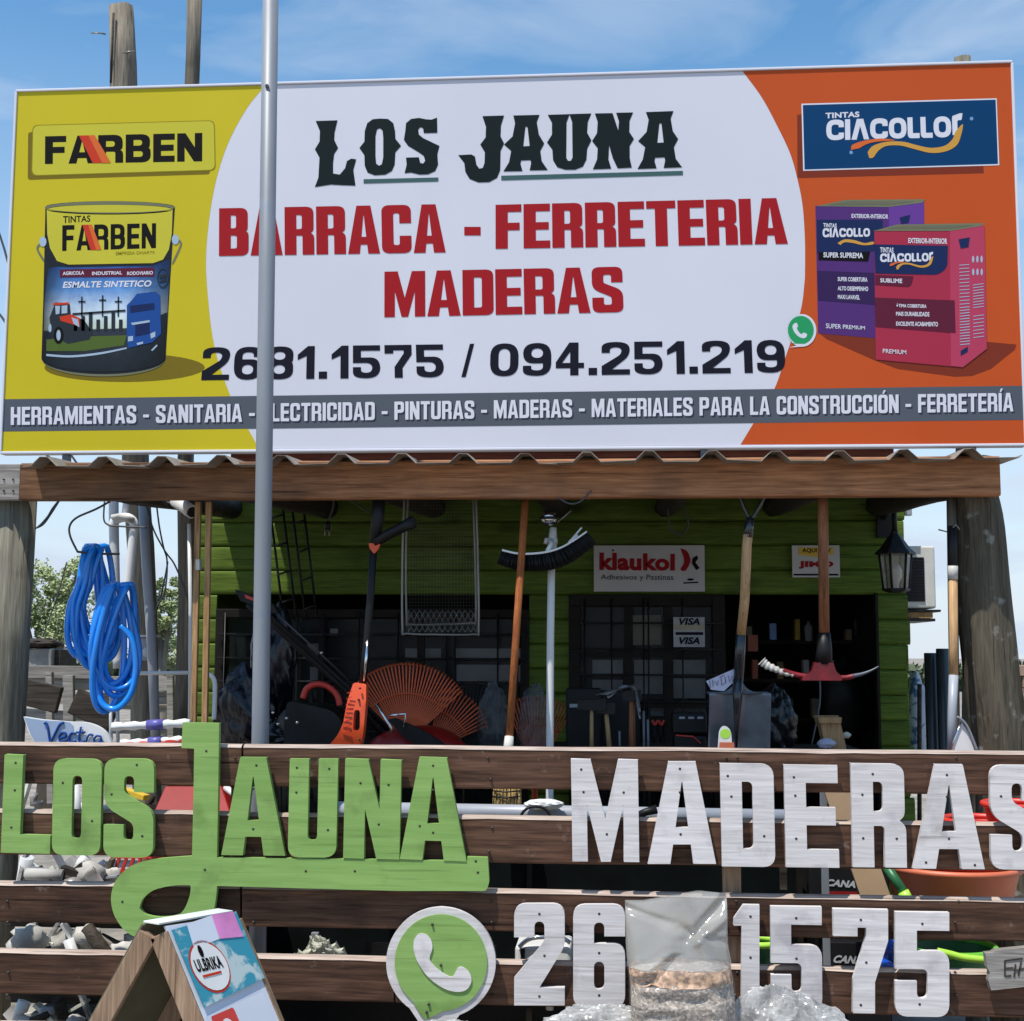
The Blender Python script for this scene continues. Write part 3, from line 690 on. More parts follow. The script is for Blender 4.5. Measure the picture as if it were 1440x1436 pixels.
def tinmat(name, stops, noise_c=None):
    m = bpy.data.materials.new(name); m.use_nodes = True
    t = m.node_tree; N = t.nodes; L = t.links; b = N['Principled BSDF']; b.inputs['Roughness'].default_value = .5; b.inputs['Specular IOR Level'].default_value = .22
    tc = N.new('ShaderNodeTexCoord'); sp = N.new('ShaderNodeSeparateXYZ'); L.new(tc.outputs['Object'], sp.inputs[0])
    o0 = org(bb); zt = bpt(1)(146, 376).z-o0.z; zb = bpt(1)(146, 530).z-o0.z; xl = bpt(1)(62, 430).x-o0.x; xr = bpt(1)(236, 430).x-o0.x
    a = N.new('ShaderNodeMapRange'); a.inputs['From Min'].default_value = zt; a.inputs['From Max'].default_value = zb; L.new(sp.outputs['Z'], a.inputs['Value'])
    cr = N.new('ShaderNodeValToRGB'); el = cr.color_ramp.elements
    while len(el) < len(stops): el.new(.5)
    for e_, (p_, c_) in zip(el, stops): e_.position = p_; e_.color = (*c_, 1)
    L.new(a.outputs[0], cr.inputs['Fac'])
    x_ = N.new('ShaderNodeMapRange'); x_.inputs['From Min'].default_value = xl; x_.inputs['From Max'].default_value = xr; L.new(sp.outputs['X'], x_.inputs['Value'])
    c2_ = N.new('ShaderNodeValToRGB'); e2 = c2_.color_ramp.elements; e2.new(.5); e2.new(.8)
    for e_, (p_, v_) in zip(e2, ((0, .12), (.16, .8), (.62, 1), (1, .18))): e_.position = p_; e_.color = (v_, v_, v_, 1)
    L.new(x_.outputs[0], c2_.inputs['Fac'])
    nz = N.new('ShaderNodeTexNoise'); nz.inputs['Scale'].default_value = 22; nz.inputs['Detail'].default_value = 5; L.new(tc.outputs['Object'], nz.inputs['Vector'])
    mx1 = N.new('ShaderNodeMix'); mx1.data_type = 'RGBA'; mx1.blend_type = 'OVERLAY'; mx1.inputs['Factor'].default_value = .5
    L.new(cr.outputs[0], mx1.inputs['A']); L.new(nz.outputs['Fac'], mx1.inputs['B'])
    mu = N.new('ShaderNodeMix'); mu.data_type = 'RGBA'; mu.blend_type = 'MULTIPLY'; mu.inputs['Factor'].default_value = 1
    L.new(mx1.outputs['Result'], mu.inputs['A']); L.new(c2_.outputs[0], mu.inputs['B']); L.new(mu.outputs['Result'], b.inputs['Base Color'])
    return m
M['tin_scene'] = tinmat('print tin picture', [(0, S(40, 84, 150)), (.2, S(88, 140, 200)), (.42, S(205, 220, 230)), (.55, S(196, 208, 190)), (.64, S(60, 80, 40)), (.72, S(30, 36, 42)), (1, S(34, 44, 50))])
M['tin_side'] = tinmat('print tin side', [(0, S(60, 70, 84)), (1, S(22, 28, 34))])
M['tin_top'] = tinmat('print tin label', [(0, S(205, 196, 50, PK)), (1, S(205, 196, 50, PK))])
bprint('tin_label_picture', 'tin_scene', [[[(68, 378), (80, 376), (96, 377), (214, 375), (238, 365), (235, 430), (233, 468), (62, 470), (63, 420)]]], 4)
bprint('tin_picture_road', 'tin_side', [[[(62, 466), (180, 462), (234, 440), (232, 505)]+ellipse(146, 503, 86, 20, 14, 0, PI)[1:-1]+[(60, 503)]]], 6)
bprint('tin_picture_grass', 'bb_field', [[[(66, 478), (110, 474), (178, 472), (174, 486), (120, 494), (66, 494)]]], 7)
bprint('tin_road_line', 'bb_sky2', [[smooth_path([(66, 498), (100, 500), (140, 496), (178, 489)])+smooth_path([(178, 491), (140, 499), (100, 503), (66, 501)])], [[(212, 493), (220, 485), (221, 487), (214, 494)]]], 8)
bprint('tin_band', 'bb_maroon', [[[(84, 380), (216, 377), (216, 390), (84, 391)]]], 6)
bprint('tractor_picture', 'bb_road', [[[(70, 448), (78, 426), (98, 428), (100, 446), (118, 450), (130, 468), (126, 478), (96, 484), (74, 472)]]], 8)
bprint('tractor_hood', 'bb_flame', [[[(84, 446), (100, 443), (112, 448), (113, 460), (100, 456), (86, 452)]], [[(75, 427), (97, 426), (97, 429), (75, 430)]]], 9)
bprint('tractor_tyre', 'bb_black', [[ellipse(83, 472, 7, 12, 20), ellipse(83, 472, 3.4, 7.8, 20)]], 9)
bprint('tractor_cab', 'bb_sky2', [[[(78, 431), (85, 431), (84, 442), (79, 443)]], [[(87, 431), (95, 430), (95, 441), (87, 442)]]], 10)
bprint('tractor_grille', 'bb_sky2', [[[(101, 447), (110, 450), (112, 461), (104, 456)]]], 10)
bprint('tractor_wheel', 'bb_sky2', [[ellipse(83, 472, 3, 7.5, 14)], [ellipse(71, 462, 2.2, 6, 12)]], 9)
fact = []
for i in range(7): fact.append([[(104+i*10.5, 450-(i % 3)*5), (109+i*10.5, 450-(i % 3)*5), (109+i*10.5, 466), (104+i*10.5, 466)]])
for x, y in ((114, 418), (143, 416), (165, 418)): fact.append([[(x, y), (x+2, y), (x+2, 446), (x, 446)]]); fact.append([[(x-4, y+6), (x+6, y+6), (x+6, y+8), (x-4, y+8)]])
fact.append([[(102, 441), (176, 436), (176, 439), (102, 444)]])
bprint('factory_picture', 'bb_road', fact, 8)
bprint('truck_picture', 'bb_truck', [[[(178, 430), (184, 424), (192, 414), (218, 411), (224, 416), (226, 470), (214, 482), (180, 490), (178, 470)]]], 9)
bprint('truck_window', 'bb_navy2', [[[(182, 431), (216, 427), (217, 436), (183, 441)]], [[(190, 456), (210, 452), (210, 470), (190, 474)]]], 10)
bprint('truck_glint', 'bb_sky2', [[[(184, 455), (210, 451), (210, 454), (186, 458)]], [[(180, 474), (187, 473), (187, 480), (180, 481)]], [[(192, 483), (201, 481), (201, 484), (193, 486)]], [[(211, 470), (218, 467), (218, 474), (212, 477)]]], 11)
brand([(87, 318), (218, 315), (218, 350), (87, 354)], 6, dict(GF, W=.66, t=.2, h=.18, gap=.10))
bword('tin_text', 'bb_black', 'TINTAS', [(88, 305), (126, 304), (126, 313), (88, 315)], 6, bold=.02)
bword('tin_text', 'bb_olive', 'EMPRESA DHARTS', [(162, 355), (216, 354), (216, 358), (162, 360)], 6, bold=.02)
for s, a, b in (('AGRICOLA', 88, 118), ('INDUSTRIAL', 129, 171), ('RODOVIARIO', 178, 214)):
    bword('tin_text', 'bb_text', s, [(a, 383), (b, 382), (b, 387), (a, 388)], 7, bold=.03)
bword('tin_text', 'bb_text', 'ESMALTE SINTETICO', [(88, 397), (212, 395), (212, 404), (88, 406)], 6, bold=.03, shear=.2)
bprint('tin_seal', 'bb_road', [[ellipse(228, 392, 8, 14, 24), ellipse(228, 392, 6.6, 12.4, 24)], [[(223, 388), (233, 386), (233, 391), (223, 393)]], [[(223, 396), (233, 393), (233, 396), (223, 399)]]], 8)
# blue brand plate
bprint('plate_shadow', 'bb_orange2', [[[(1120, 162), (1130, 160), (1383, 230), (1384, 244), (1120, 251)]]], 2)
bprint('plate_edge', 'bb_text', [[[(1126, 146), (1403, 138), (1406, 233), (1128, 241)]]], 3)
bprint('plate', 'bb_blue', [[[(1128, 148), (1401.4, 140), (1404, 231), (1130, 239)]]], 4)
def brand2(q, L, sw=True, n=9):
    fn = quad(*q); W, t, h, R, r = .86, .27, .24, .42, .17
    mb = MB(); x = 0; bp = bpt(L); tot = 0
    seq = list('CIVCOLLOR')[:n]
    pieces = []
    for i, c in enumerate(seq):
        w_ = {'I': t, 'V': .92, 'L': .62, 'R': .55}.get(c, .92)
        if c == 'V':
            comps = [[[(0, 0), (w_/2-t*.62, 1), (w_/2+t*.62, 1), (w_, 0), (w_-t, 0), (w_/2, .66), (t, 0)]]]
        elif c == 'R':
            comps = [[fil([(0, .1), (0, .86), (.02, 1), (.42, 1.12), (.56, 1.12), (.50, .80, .05), (t, .80, .1), (t, .1)])]]
        elif c == 'L': comps = [[fil([(0, 0, .2), (0, 1), (t, 1), (t, h), (w_, h), (w_, 0)])]]
        else: comps = glyph(c, w_, t, h, R, r)
        for comp in comps: pieces.append([[(p[0]+x, p[1]) for p in lp] for lp in comp])
        x += w_+.06
    tot = x-.06
    for comp in pieces: mb.poly([[(p[0]/tot, p[1]) for p in lp] for lp in comp], lambda u, v: bp(*fn(u, v)))
    mb.build('brand_text', 'bb_text', bb)
    if n == 9:
        sw1 = smooth_path([(.18, -.55), (.24, -.28), (.36, -.12), (.5, -.10), (.62, -.22), (.72, -.34), (.82, -.32), (.90, -.12), (.95, .35)])
        sw1b = smooth_path([(1.0, .55), (.98, .10), (.94, -.35), (.85, -.62), (.74, -.68), (.62, -.50), (.5, -.28), (.40, -.28), (.36, -.5), (.31, -.85), (.285, -.78), (.28, -.6), (.34, -.30), (.26, -.36), (.2, -.56)])
        mb = MB(); mb.poly([smooth_path([(.30, -.62), (.34, -.32), (.44, -.14), (.56, -.16), (.66, -.34), (.76, -.48), (.86, -.40), (.92, -.1), (.945, .25), (1.0, .6), (.985, .1), (.95, -.38), (.87, -.66), (.76, -.72), (.64, -.52), (.54, -.34), (.44, -.34), (.38, -.55), (.34, -.88), (.31, -.90)])], lambda u, v: bpt(L+1)(*fn(u, v)))
        mb.build('brand_swoosh', 'bb_gold', bb)
        mb = MB(); mb.poly([smooth_path([(.18, -.50), (.19, -.25), (.28, -.06), (.40, .02), (.50, -.08), (.38, -.12), (.30, -.22), (.24, -.42)])], lambda u, v: bpt(L+2)(*fn(u, v)))
        mb.build('brand_swoosh', 'bb_flame2', bb)
brand2([(1161, 169), (1354, 163), (1355, 193), (1161, 198)], 5)
bword('brand_small_text', 'bb_text', 'TINTAS', [(1160, 159), (1208, 157), (1208, 165), (1160, 167)], 5, bold=.035)
bprint('registered_mark', 'bb_sky', [[ellipse(1367, 167, 2.6, 2.6, 12)], [ellipse(1196, 215, 2.6, 2.6, 12)]], 5)
# two square tins
bprint('tin_shadow', 'bb_orange2', [[[(1150, 470), (1262, 478), (1385, 482), (1428, 486), (1426, 493), (1392, 520), (1365, 530), (1340, 531), (1260, 520), (1228, 508), (1160, 478)]]], 2)
bprint('square_tin', 'bb_purple', [[[(1145, 290), (1249, 290), (1249, 480), (1232, 477), (1148, 470)]]], 3)
bprint('square_tin_side', 'bb_purple3', [[[(1249, 289), (1299, 283), (1299, 320), (1249, 330)]]], 3)
bprint('square_tin_lid', 'bb_rim', [[[(1145, 291), (1188, 282), (1300, 281), (1297, 286), (1249, 292)]]], 4)
M['bb_lid'] = flat('print tin lid', S(112, 112, 92, PK))
bprint('square_tin_lid_inner', 'bb_lid', [[[(1164, 289), (1190, 284), (1286, 284), (1250, 289)]]], 5)
bprint('square_tin_label', 'bb_navy2', [[[(1147, 310), (1240, 310), (1240, 354), (1147, 358)]]], 4)
bprint('square_tin_band', 'bb_purple2', [[[(1147, 382), (1228, 385), (1228, 430), (1148, 424)]]], 4)
bprint('square_tin_band_dark', 'bb_black', [[[(1149, 356), (1222, 355), (1219, 369), (1149, 367)]]], 5)
bprint('square_tin', 'bb_pink', [[[(1228, 325), (1340, 324), (1352, 321), (1350, 518), (1229, 507)]]], 6)
bprint('square_tin_side', 'bb_pink2', [[[(1335, 325), (1384, 318), (1386, 492), (1352, 518), (1335, 516)]]], 7)
bprint('square_tin_lid', 'bb_rim', [[[(1227, 326), (1260, 317), (1384, 315), (1380, 319), (1336, 326)]]], 8)
bprint('square_tin_lid_inner', 'bb_lid', [[[(1246, 323), (1268, 319), (1368, 318), (1336, 323)]]], 9)
bprint('square_tin_label', 'bb_navy2', [[fil([(1228, 345), (1332, 347), (1331, 378, 8), (1318, 388, 8), (1229, 386)])]], 8)
bprint('square_tin_band', 'bb_maroon', [[[(1228, 420), (1341, 424), (1342, 470), (1229, 461)]], [fil([(1229, 388), (1283, 390), (1280, 402, 3), (1276, 405, 3), (1229, 402)])]], 8)
brand2([(1155, 322), (1222, 322), (1222, 334), (1155, 335)], 6, n=8)
bprint('brand_swoosh', 'bb_gold', [[smooth_path([(1176, 343), (1186, 338), (1200, 339), (1214, 343), (1226, 341), (1226, 345), (1212, 346), (1198, 343), (1186, 342), (1180, 346)])]], 6)
brand2([(1236, 358), (1311, 357), (1311, 369), (1236, 370)], 9)
for s, a, b, c, L in (('SUPER SUPREMA', 1156, 1212, 360, 6), ('SUBLIME', 1236, 1267, 396, 9), ('EXTERIOR-INTERIOR', 1196, 1248, 305, 5), ('EXTERIOR-INTERIOR', 1276, 1331, 340, 9), ('TINTAS', 1156, 1175, 318, 5), ('TINTAS', 1236, 1255, 353, 9),
                   ('SUPER COBERTURA', 1176, 1218, 394, 5), ('ALTO DESEMPENHO', 1176, 1219, 407, 5), ('MAXI LAVAVEL', 1176, 1207, 419, 5),
                   ('ÓTIMA COBERTURA', 1258, 1301, 431, 9), ('MAIS DURABILIDADE', 1258, 1305, 443, 9), ('EXCELENTE ACABAMENTO', 1258, 1317, 457, 9)):
    hh = 3.2 if c > 392 or L == 5 else 4
    bword('tin_text', 'bb_text', s, [(a, c-hh), (b, c-hh+.6), (b, c+hh+.6), (a, c+hh*.8)], L, bold=.03)
bword('tin_text', 'bb_text', 'SUPER PREMIUM', [(1159, 456), (1214, 460), (1214, 465), (1159, 463)], 5, bold=.01)
bword('tin_text', 'bb_text', 'PREMIUM', [(1239, 492), (1272, 494), (1272, 500), (1239, 498)], 9, bold=.01)
side = [[[(1348, y), (1362, y-1), (1362, y), (1348, y+1)]] for y in range(374, 430, 5)]
side += [[[(1348, y), (1362, y-1.5), (1362, y-.3), (1348, y+1)]] for y in range(434, 490, 4)]
side += [[[(1367, y), (1382, y-2), (1382, y-1), (1367, y+1)]] for y in list(range(402, 436, 4))+list(range(446, 478, 5))]
for yy in (366, 384):
    for xx in (1367.5, 1373.5, 1379.5): side.append([ellipse(xx, yy, 1.6, 5, 12)])
bprint('tin_small_print', 'bb_sky2', side, 9)
bprint('tin_side_badge', 'bb_navy2', [[[(1264, 307), (1279, 303), (1277, 314), (1266, 316)]]], 5)
bprint('tin_side_badge', 'bb_navy2', [[[(1347, 338), (1363, 335), (1361, 349), (1350, 351)]]], 9)
bprint('tin_side_badge', 'bb_navy2', [[[(1349, 495), (1359, 489), (1359, 496), (1349, 502)]]], 9)
# messenger badge on the board
def handset(cx, cy, s):
    pts = [(-.36, .50), (-.22, .52), (-.12, .30), (-.20, .16), (-.10, -.06), (.10, -.26), (.28, -.16), (.50, -.26), (.48, -.42), (.34, -.54), (.16, -.54), (-.10, -.42), (-.34, -.18), (-.48, .10), (-.50, .34)]
    pts = pts + [pts[0]]
    return [(cx+x*s, cy-y*s) for x, y in smooth_path(pts, 5)[:-1]]
bprint('messenger_badge', 'bb_text', [[ellipse(1125, 466, 20.5, 23, 34, .62*PI, 2.45*PI)+[(1106, 490)]]], 5)
bprint('messenger_badge_green', 'bb_wa', [[ellipse(1123.5, 465.5, 18.3, 20, 34, .64*PI, 2.42*PI)+[(1106, 484)]]], 6)
bprint('messenger_handset', 'bb_text', [[handset(1122, 466, 20)]], 7)

# supports of the billboard
def round_post(name, label, px, w_px, D, ztop, mt='post', lean=0, jit=.25, rough_top=True, ptop=None):
    r = m_(w_px, D)/2; x = PX(px, D)
    if ptop:
        a_ = P(px, 900, D); b_ = P(*ptop, D); ztop = b_.z; g_ = (b_.x-a_.x)/(b_.z-a_.z); lean = g_*ztop; x = a_.x-g_*a_.z
    t = thing(name, label, 'post', (x, D+r, 0))
    n = 16
    pts = [(x+lean*(i/n)+.008*math.sin(i*1.3), D+r, ztop*i/n) for i in range(n+1)]
    MB().tube(pts, [r*(1.06-.12*i/n) for i in range(n+1)], 14, jit=jit).build('shaft', mt, t)
    return t, x, r
tA, xA, rA = round_post('timber_post', 'thick grey round timber post with wire hooks rising behind the yellow end of the billboard', 195, 39, 6.3, PZ(2, 6.3, 165), 'post', .01, ptop=(163, 2))
for s, py in ((-1, 48), (1, 76)):
    z = PZ(py, 6.3, 165); xA = P(163, py, 6.3).x
    MB().tube([(xA+s*rA*.8, 6.3, z), (xA+s*(rA+.03), 6.28, z+.004), (xA+s*(rA+.045), 6.26, z-.01), (xA+s*(rA+.02), 6.25, z-.014), (xA+s*rA*.7, 6.27, z-.01)], .0035, 6).build('wire_hook', 'wiresilver', tA)
MB().tube([(xA-.02, 6.3-.003, PZ(100, 6.3)), (xA-.018, 6.3-.004, PZ(0, 6.3))], .006, 6).build('crack_strip', 'darkboard', tA)
round_post('timber_post', 'slim grey round timber post just left of the galvanised pole, behind the billboard', 257, 24, 6.4, PZ(-18, 6.4, 268), 'post', 0, ptop=(268, -12))
round_post('timber_post', 'timber post whose sawn top just shows over the orange end of the billboard', 1368, 26, 6.1, PZ(77, 6.1, 1354), 'postg', -.03, ptop=(1354, 77))
sb = thing('support_board', 'red brown timber board running under the billboard', 'board', (0, BD+.06, bz0-.05))
box(PX(312, BD), PX(1268, BD), BD+.06, BD+.1, PZ(642, BD), bz0+.02).build('board', 'redbrown', sb, bevel=.003)
for px in (80, 993, 1378):
    br = thing('steel_bracket', {80: 'black steel bracket under the yellow corner of the billboard', 993: 'grey steel bracket under the middle right of the billboard', 1378: 'dark steel bracket under the orange corner of the billboard'}[px], 'bracket', (PX(px, BD), BD, bz0-.07), 'brackets under the billboard')
    x = PX(px, BD)
    b_ = MB().box(x-.014, x+.014, BD+.01, BD+.05, bz0-.07, bz0-.013).box(x-.028, x+.028, BD+.01, BD+.05, bz0-.082, bz0-.07)
    b_.build('bracket_body', 'steel', br, bevel=.002)

# ================================================================== galvanised pole in front
pD = 4.62
xp = PX(366, pD, 1040); rp2 = m_(24.5, pD)/2
gp = thing('galvanised_pole', 'tall grey galvanised pole standing in front of the billboard', 'pole', (xp, pD, 0))
xt = P(380.5, 0, pD)
sl_ = (xt.x-xp)/(xt.z-PZ(1040, pD)); x_0 = xp-sl_*PZ(1040, pD)
MB().tube([(x_0+sl_*h_, pD, h_) for h_ in (0, 1.2, 2.6, 4.4)], [rp2*1.0, rp2, rp2*.98, rp2*.95], 28).build('shaft', 'galv', gp)
xb = P(378.5, 126, pD).x
MB().tube([(xb, pD-rp2-.003, PZ(126, pD, 380)), (xb, pD-rp2+.006, PZ(126, pD, 380))], .007, 10).build('bolt', 'screw', gp)

# ================================================================== porch: beam, roof sheets, posts, rafters
fD = 5.2
pb = thing('porch_beam', 'long reddish pine beam under the corrugated roof edge', 'beam', (0, fD, PZ(672, fD)))
zb0, zb1 = PZ(700, fD), PZ(646, fD)
bm_ = MB()
def beam_fn(x0, x1, y0, y1, z0, z1, n=40):
    pr = [(y0, z0+.006), (y0+.006, z0), (y1, z0), (y1, z1), (y0+.006, z1), (y0, z1-.006)]
    vs = []; fs = []
    for i in range(n+1):
        x = x0+(x1-x0)*i/n
        for k, (y, z) in enumerate(pr): vs.append((x, y+.002*noise.noise((x*3, k, 0)), z+.0035*noise.noise((x*2.2, k*.7, 3))))
    for i in range(n):
        for k in range(6): fs.append((i*6+k, i*6+(k+1) % 6, (i+1)*6+(k+1) % 6, (i+1)*6+k))
    fs += [tuple(range(6)), tuple(n*6+k for k in range(5, -1, -1))]
    bm_.add(vs, fs)
beam_fn(PX(28, fD, 680), PX(1407, fD, 680), fD, fD+.06, zb0, zb1)
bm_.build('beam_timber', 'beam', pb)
b2 = thing('end_board', 'short bleached board nailed to the left end of the porch beam', 'board', (PX(10, fD), fD-.0, zb0))
box(PX(-40, fD, 680), PX(27, fD, 680), fD+.004, fD+.05, zb0+.002, zb1-.004).build('board', 'palegrey', b2, bevel=.002)
nb = MB()
for a, b in ((5, 674), (18, 674), (5, 690), (18, 690)):
    p = P(a, b, fD); nb.lathe([(0, -.001), (.004, -.001), (.004, .004)], (p.x, fD, p.z), 8, 'Y')
nb.build('nails', 'screw', b2)
# corrugated sheets
pr_ = thing('porch_roof', 'corrugated metal porch roof under the billboard', 'roof', (0, 5.08, 2.3))
rx0, rx1 = PX(32, 5.08, 645), PX(1437, 5.08, 640)
zr = PZ(651, 5.08)
def prof(x):
    u = ((x-rx0-.03) % .236)/.236
    if u < .16: h = u/.16
    elif u < .30: h = 1
    elif u < .46: h = (.46-u)/.16
    else: h = 0
    return h*.036
ns = 4
for k in range(ns):
    cuts = [rx0, PX(296, 6, 700), PX(790, 6, 700), PX(1283, 6, 700), rx1]
    a = cuts[k]; b = cuts[k+1]+(.02 if k < ns-1 else 0)
    xs = sorted(set([a, b]+[x for i in range(-1, 20) for x in [rx0+.03+.236*i+.236*q_ for q_ in (0, .16, .30, .46)] if a < x < b]))
    vs = []; fs = []; n = len(xs)
    rows_ = [5.08, 5.12, 5.3, 6, 7, 8, 9.4] if k in (1, 2) else [5.08, 5.12, 5.2, 5.3, 5.38]
    for y in rows_:
        for x in xs:
            wob = .006*noise.noise((x*1.7, y*3, k*.3))+(.012*noise.noise((x*6, 1, 0)) if y < 5.1 else 0)
            vs.append((x, y+(.012*noise.noise((x*4, 5, 0)) if y < 5.1 else 0), zr+prof(x)+(y-5.08)*.055+wob+k*.0015))
    for j in range(len(rows_)-1):
        for i in range(n-1): fs.append((j*n+i, j*n+i+1, (j+1)*n+i+1, (j+1)*n+i))
    mb = MB().add(vs, fs)
    o = mb.build('corrugated_sheet', 'sheet', pr_)
    s_ = o.modifiers.new('solid', 'SOLIDIFY'); s_.thickness = .0025
# rafters: round logs
for i, px in enumerate((318, 455, 608, 785, 938, 1092, 1240)):
    x = PX(px, 6.9, 720)
    lab = 'round log rafter %s' % ['nearest the tan battens', 'above the black plug', 'above the wire basket', 'above the chrome ball', 'above the wide red lettered wall sign', 'right of the shovel grip', 'above the wall lantern'][i]
    t = thing('log_rafter', lab, 'rafter', (x, 5.27, 2.25), 'log rafters under the porch roof')
    r = .058
    MB().tube([(x, 5.27+j*.29, zr+(5.27+j*.29-5.08)*.055-r-.008) for j in range(7)], r, 14, jit=.15).build('log', 'darkboard', t)
# porch posts
tL = thing('porch_post', 'left porch post, straight round grey timber at the picture edge', 'post', (PX(6, 5.3), 5.32, 0))
x = PX(5, 5.3, 900)
MB().tube([(x-.02, 5.33, 0), (x-.01, 5.33, .8), (x, 5.33, 1.5), (x+.005, 5.33, zb0+.05)], [.094, .092, .09, .088], 20, jit=.12).build('shaft', 'postg', tL)
tR = thing('porch_post', 'right porch post, thick crooked barked trunk leaning outward', 'post', (PX(1400, 5.3), 5.36, 0))
tp = smooth_path([P(1418, 1250, 5.36)[:], P(1408, 1050, 5.36)[:], P(1396, 950, 5.36)[:], P(1385, 850, 5.36)[:], P(1378, 745, 5.36)[:], P(1367, 690, 5.36)[:], P(1362, 645, 5.36)[:]], 4)
tp = [(tp[0][0]+.04, 5.36, 0)]+tp
k = len(tp)
MB().tube(tp, [.105-.022*i/k for i in range(k)], 22, jit=.35).build('trunk', 'bark', tR)
MB().tube([P(1345, 1240, 5.34), P(1342, 1000, 5.34), P(1338, 690, 5.34)], .02, 8, jit=.2).build('side_pole', 'postg', tR)

# ================================================================== shed
wD = 7.0
WT = .04
sx0, sx1 = PX(272, wD, 880), PX(1276, wD, 880)
shed = thing('shed', 'dark green timber shed with barred window and open doorway', 'shed', ((sx0+sx1)/2, wD, 0))
bh = .127
ztop = zr+(wD-5.08)*.055-.03
# openings in x/z
op = [(PX(302, wD, 950), PX(744, wD, 950), PZ(1250, wD), PZ(857, wD)),
      (PX(800, wD, 950), PX(1020, wD, 950), PZ(1250, wD), PZ(836, wD)),
      (PX(1022, wD, 950), PX(1236, wD, 950), .05, PZ(834, wD))]
z = 0.0; zi = 0
z0s = PZ(836, wD)-12*bh
zz = z0s
rows_z = []
z = PZ(836, wD)
while z > .02: z -= bh
zcur = z
def board_mb(x0, x1, z0, z1, y=wD, th=WT, ends=0):
    # log-cabin siding: bevelled groove along top and bottom
    g = .012
    pr = [(y+g, z0+.001), (y+.002, z0+.010), (y, z0+.02), (y-.001, (z0+z1)/2), (y, z1-.02), (y+.002, z1-.010), (y+g, z1-.001), (y+th, z1-.001), (y+th, z0+.001)]
    vs = []; n = len(pr)
    for x in (x0, x1):
        for a, b in pr: vs.append((x, a, b))
    fs = [(k, (k+1) % n, n+(k+1) % n, n+k) for k in range(n)]+[tuple(range(n))[::-1], tuple(range(n, 2*n))]
    return MB().add(vs, fs)
while zcur < ztop:
    z0, z1 = zcur, zcur+bh
    segs = [(sx0+random.uniform(-.01, .01), sx1+random.uniform(-.015, .02))]
    for ox0, ox1, oz0, oz1 in op:
        if z0 < oz1-.03 and z1 > oz0+.03:
            ns_ = []
            for a, b in segs:
                if ox0 > a and ox0 < b: ns_.append((a, ox0))
                if ox1 < b and ox1 > a: ns_.append((ox1, b))
                if ox1 <= a or ox0 >= b: ns_.append((a, b))
            segs = ns_
    for a, b in segs:
        if b-a > .03: board_mb(a, b, z0, min(z1, ztop+.05)).build('siding_board', 'green', shed)
    zcur += bh
# other walls of the shed, floor and ceiling (inner faces dark)
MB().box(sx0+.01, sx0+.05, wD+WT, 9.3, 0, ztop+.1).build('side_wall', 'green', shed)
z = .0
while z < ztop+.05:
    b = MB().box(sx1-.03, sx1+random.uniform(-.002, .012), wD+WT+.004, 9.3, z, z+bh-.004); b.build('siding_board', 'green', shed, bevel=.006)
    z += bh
MB().box(sx1-.05, sx1-.034, wD+WT+.004, 9.24, .05, ztop-.03).build('light_stop_wall', 'dark', shed)  # added liner that stops light leaking between the side boards
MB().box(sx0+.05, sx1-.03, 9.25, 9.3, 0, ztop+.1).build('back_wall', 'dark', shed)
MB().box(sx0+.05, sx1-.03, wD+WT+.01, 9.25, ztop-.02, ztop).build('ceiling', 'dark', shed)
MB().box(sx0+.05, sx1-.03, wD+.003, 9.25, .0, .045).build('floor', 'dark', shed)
# corner boards seen at the door's right side
x0c = PX(1236, wD, 950)
box(x0c-.012, x0c+.003, wD-.012, wD+.06, .05, op[2][3]).build('door_jamb', 'frame', shed, bevel=.002)
# frames
def frame_rect(x0, x1, z0, z1, t, y0, y1):
    return MB().box(x0, x1, y0, y1, z1-t, z1).box(x0, x1, y0, y1, z0, z0+t).box(x0, x0+t, y0, y1, z0+t, z1-t).box(x1-t, x1, y0, y1, z0+t, z1-t)
# window
wx0, wx1, wz0, wz1 = op[0]
win = frame_rect(wx0, wx1, wz0, wz1, .045, wD-.012, wD+.05).build('window_frame', 'frame', shed, bevel=.003)
nP = 3
for i in range(nP):
    a = wx0+.045+(wx1-wx0-.09)*i/nP; b = wx0+.045+(wx1-wx0-.09)*(i+1)/nP
    if i: MB().box(a-.018, a+.018, wD+.005, wD+.045, wz0+.045, wz1-.045).build('mullion', 'frame', win)
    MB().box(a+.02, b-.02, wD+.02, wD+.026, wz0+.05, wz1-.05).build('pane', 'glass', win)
gr = MB()
for py in (893, 927, 960, 995, 1030): gr.tube([(wx0+.02, wD-.03, PZ(py, wD-.03)), (wx1-.02, wD-.03, PZ(py, wD-.03))], .006, 6)
for o in gr.build('horizontal_bars', 'blackm', win),: o['kind'] = 'stuff'
for px in (316, 360, 400, 418, 455, 505, 560, 628, 640, 700, 728):
    MB().tube([(PX(px, wD-.035), wD-.035, wz0+.02), (PX(px, wD-.035), wD-.035, wz1-.02)], .005, 6).build('vertical_bar', 'blackm', win)
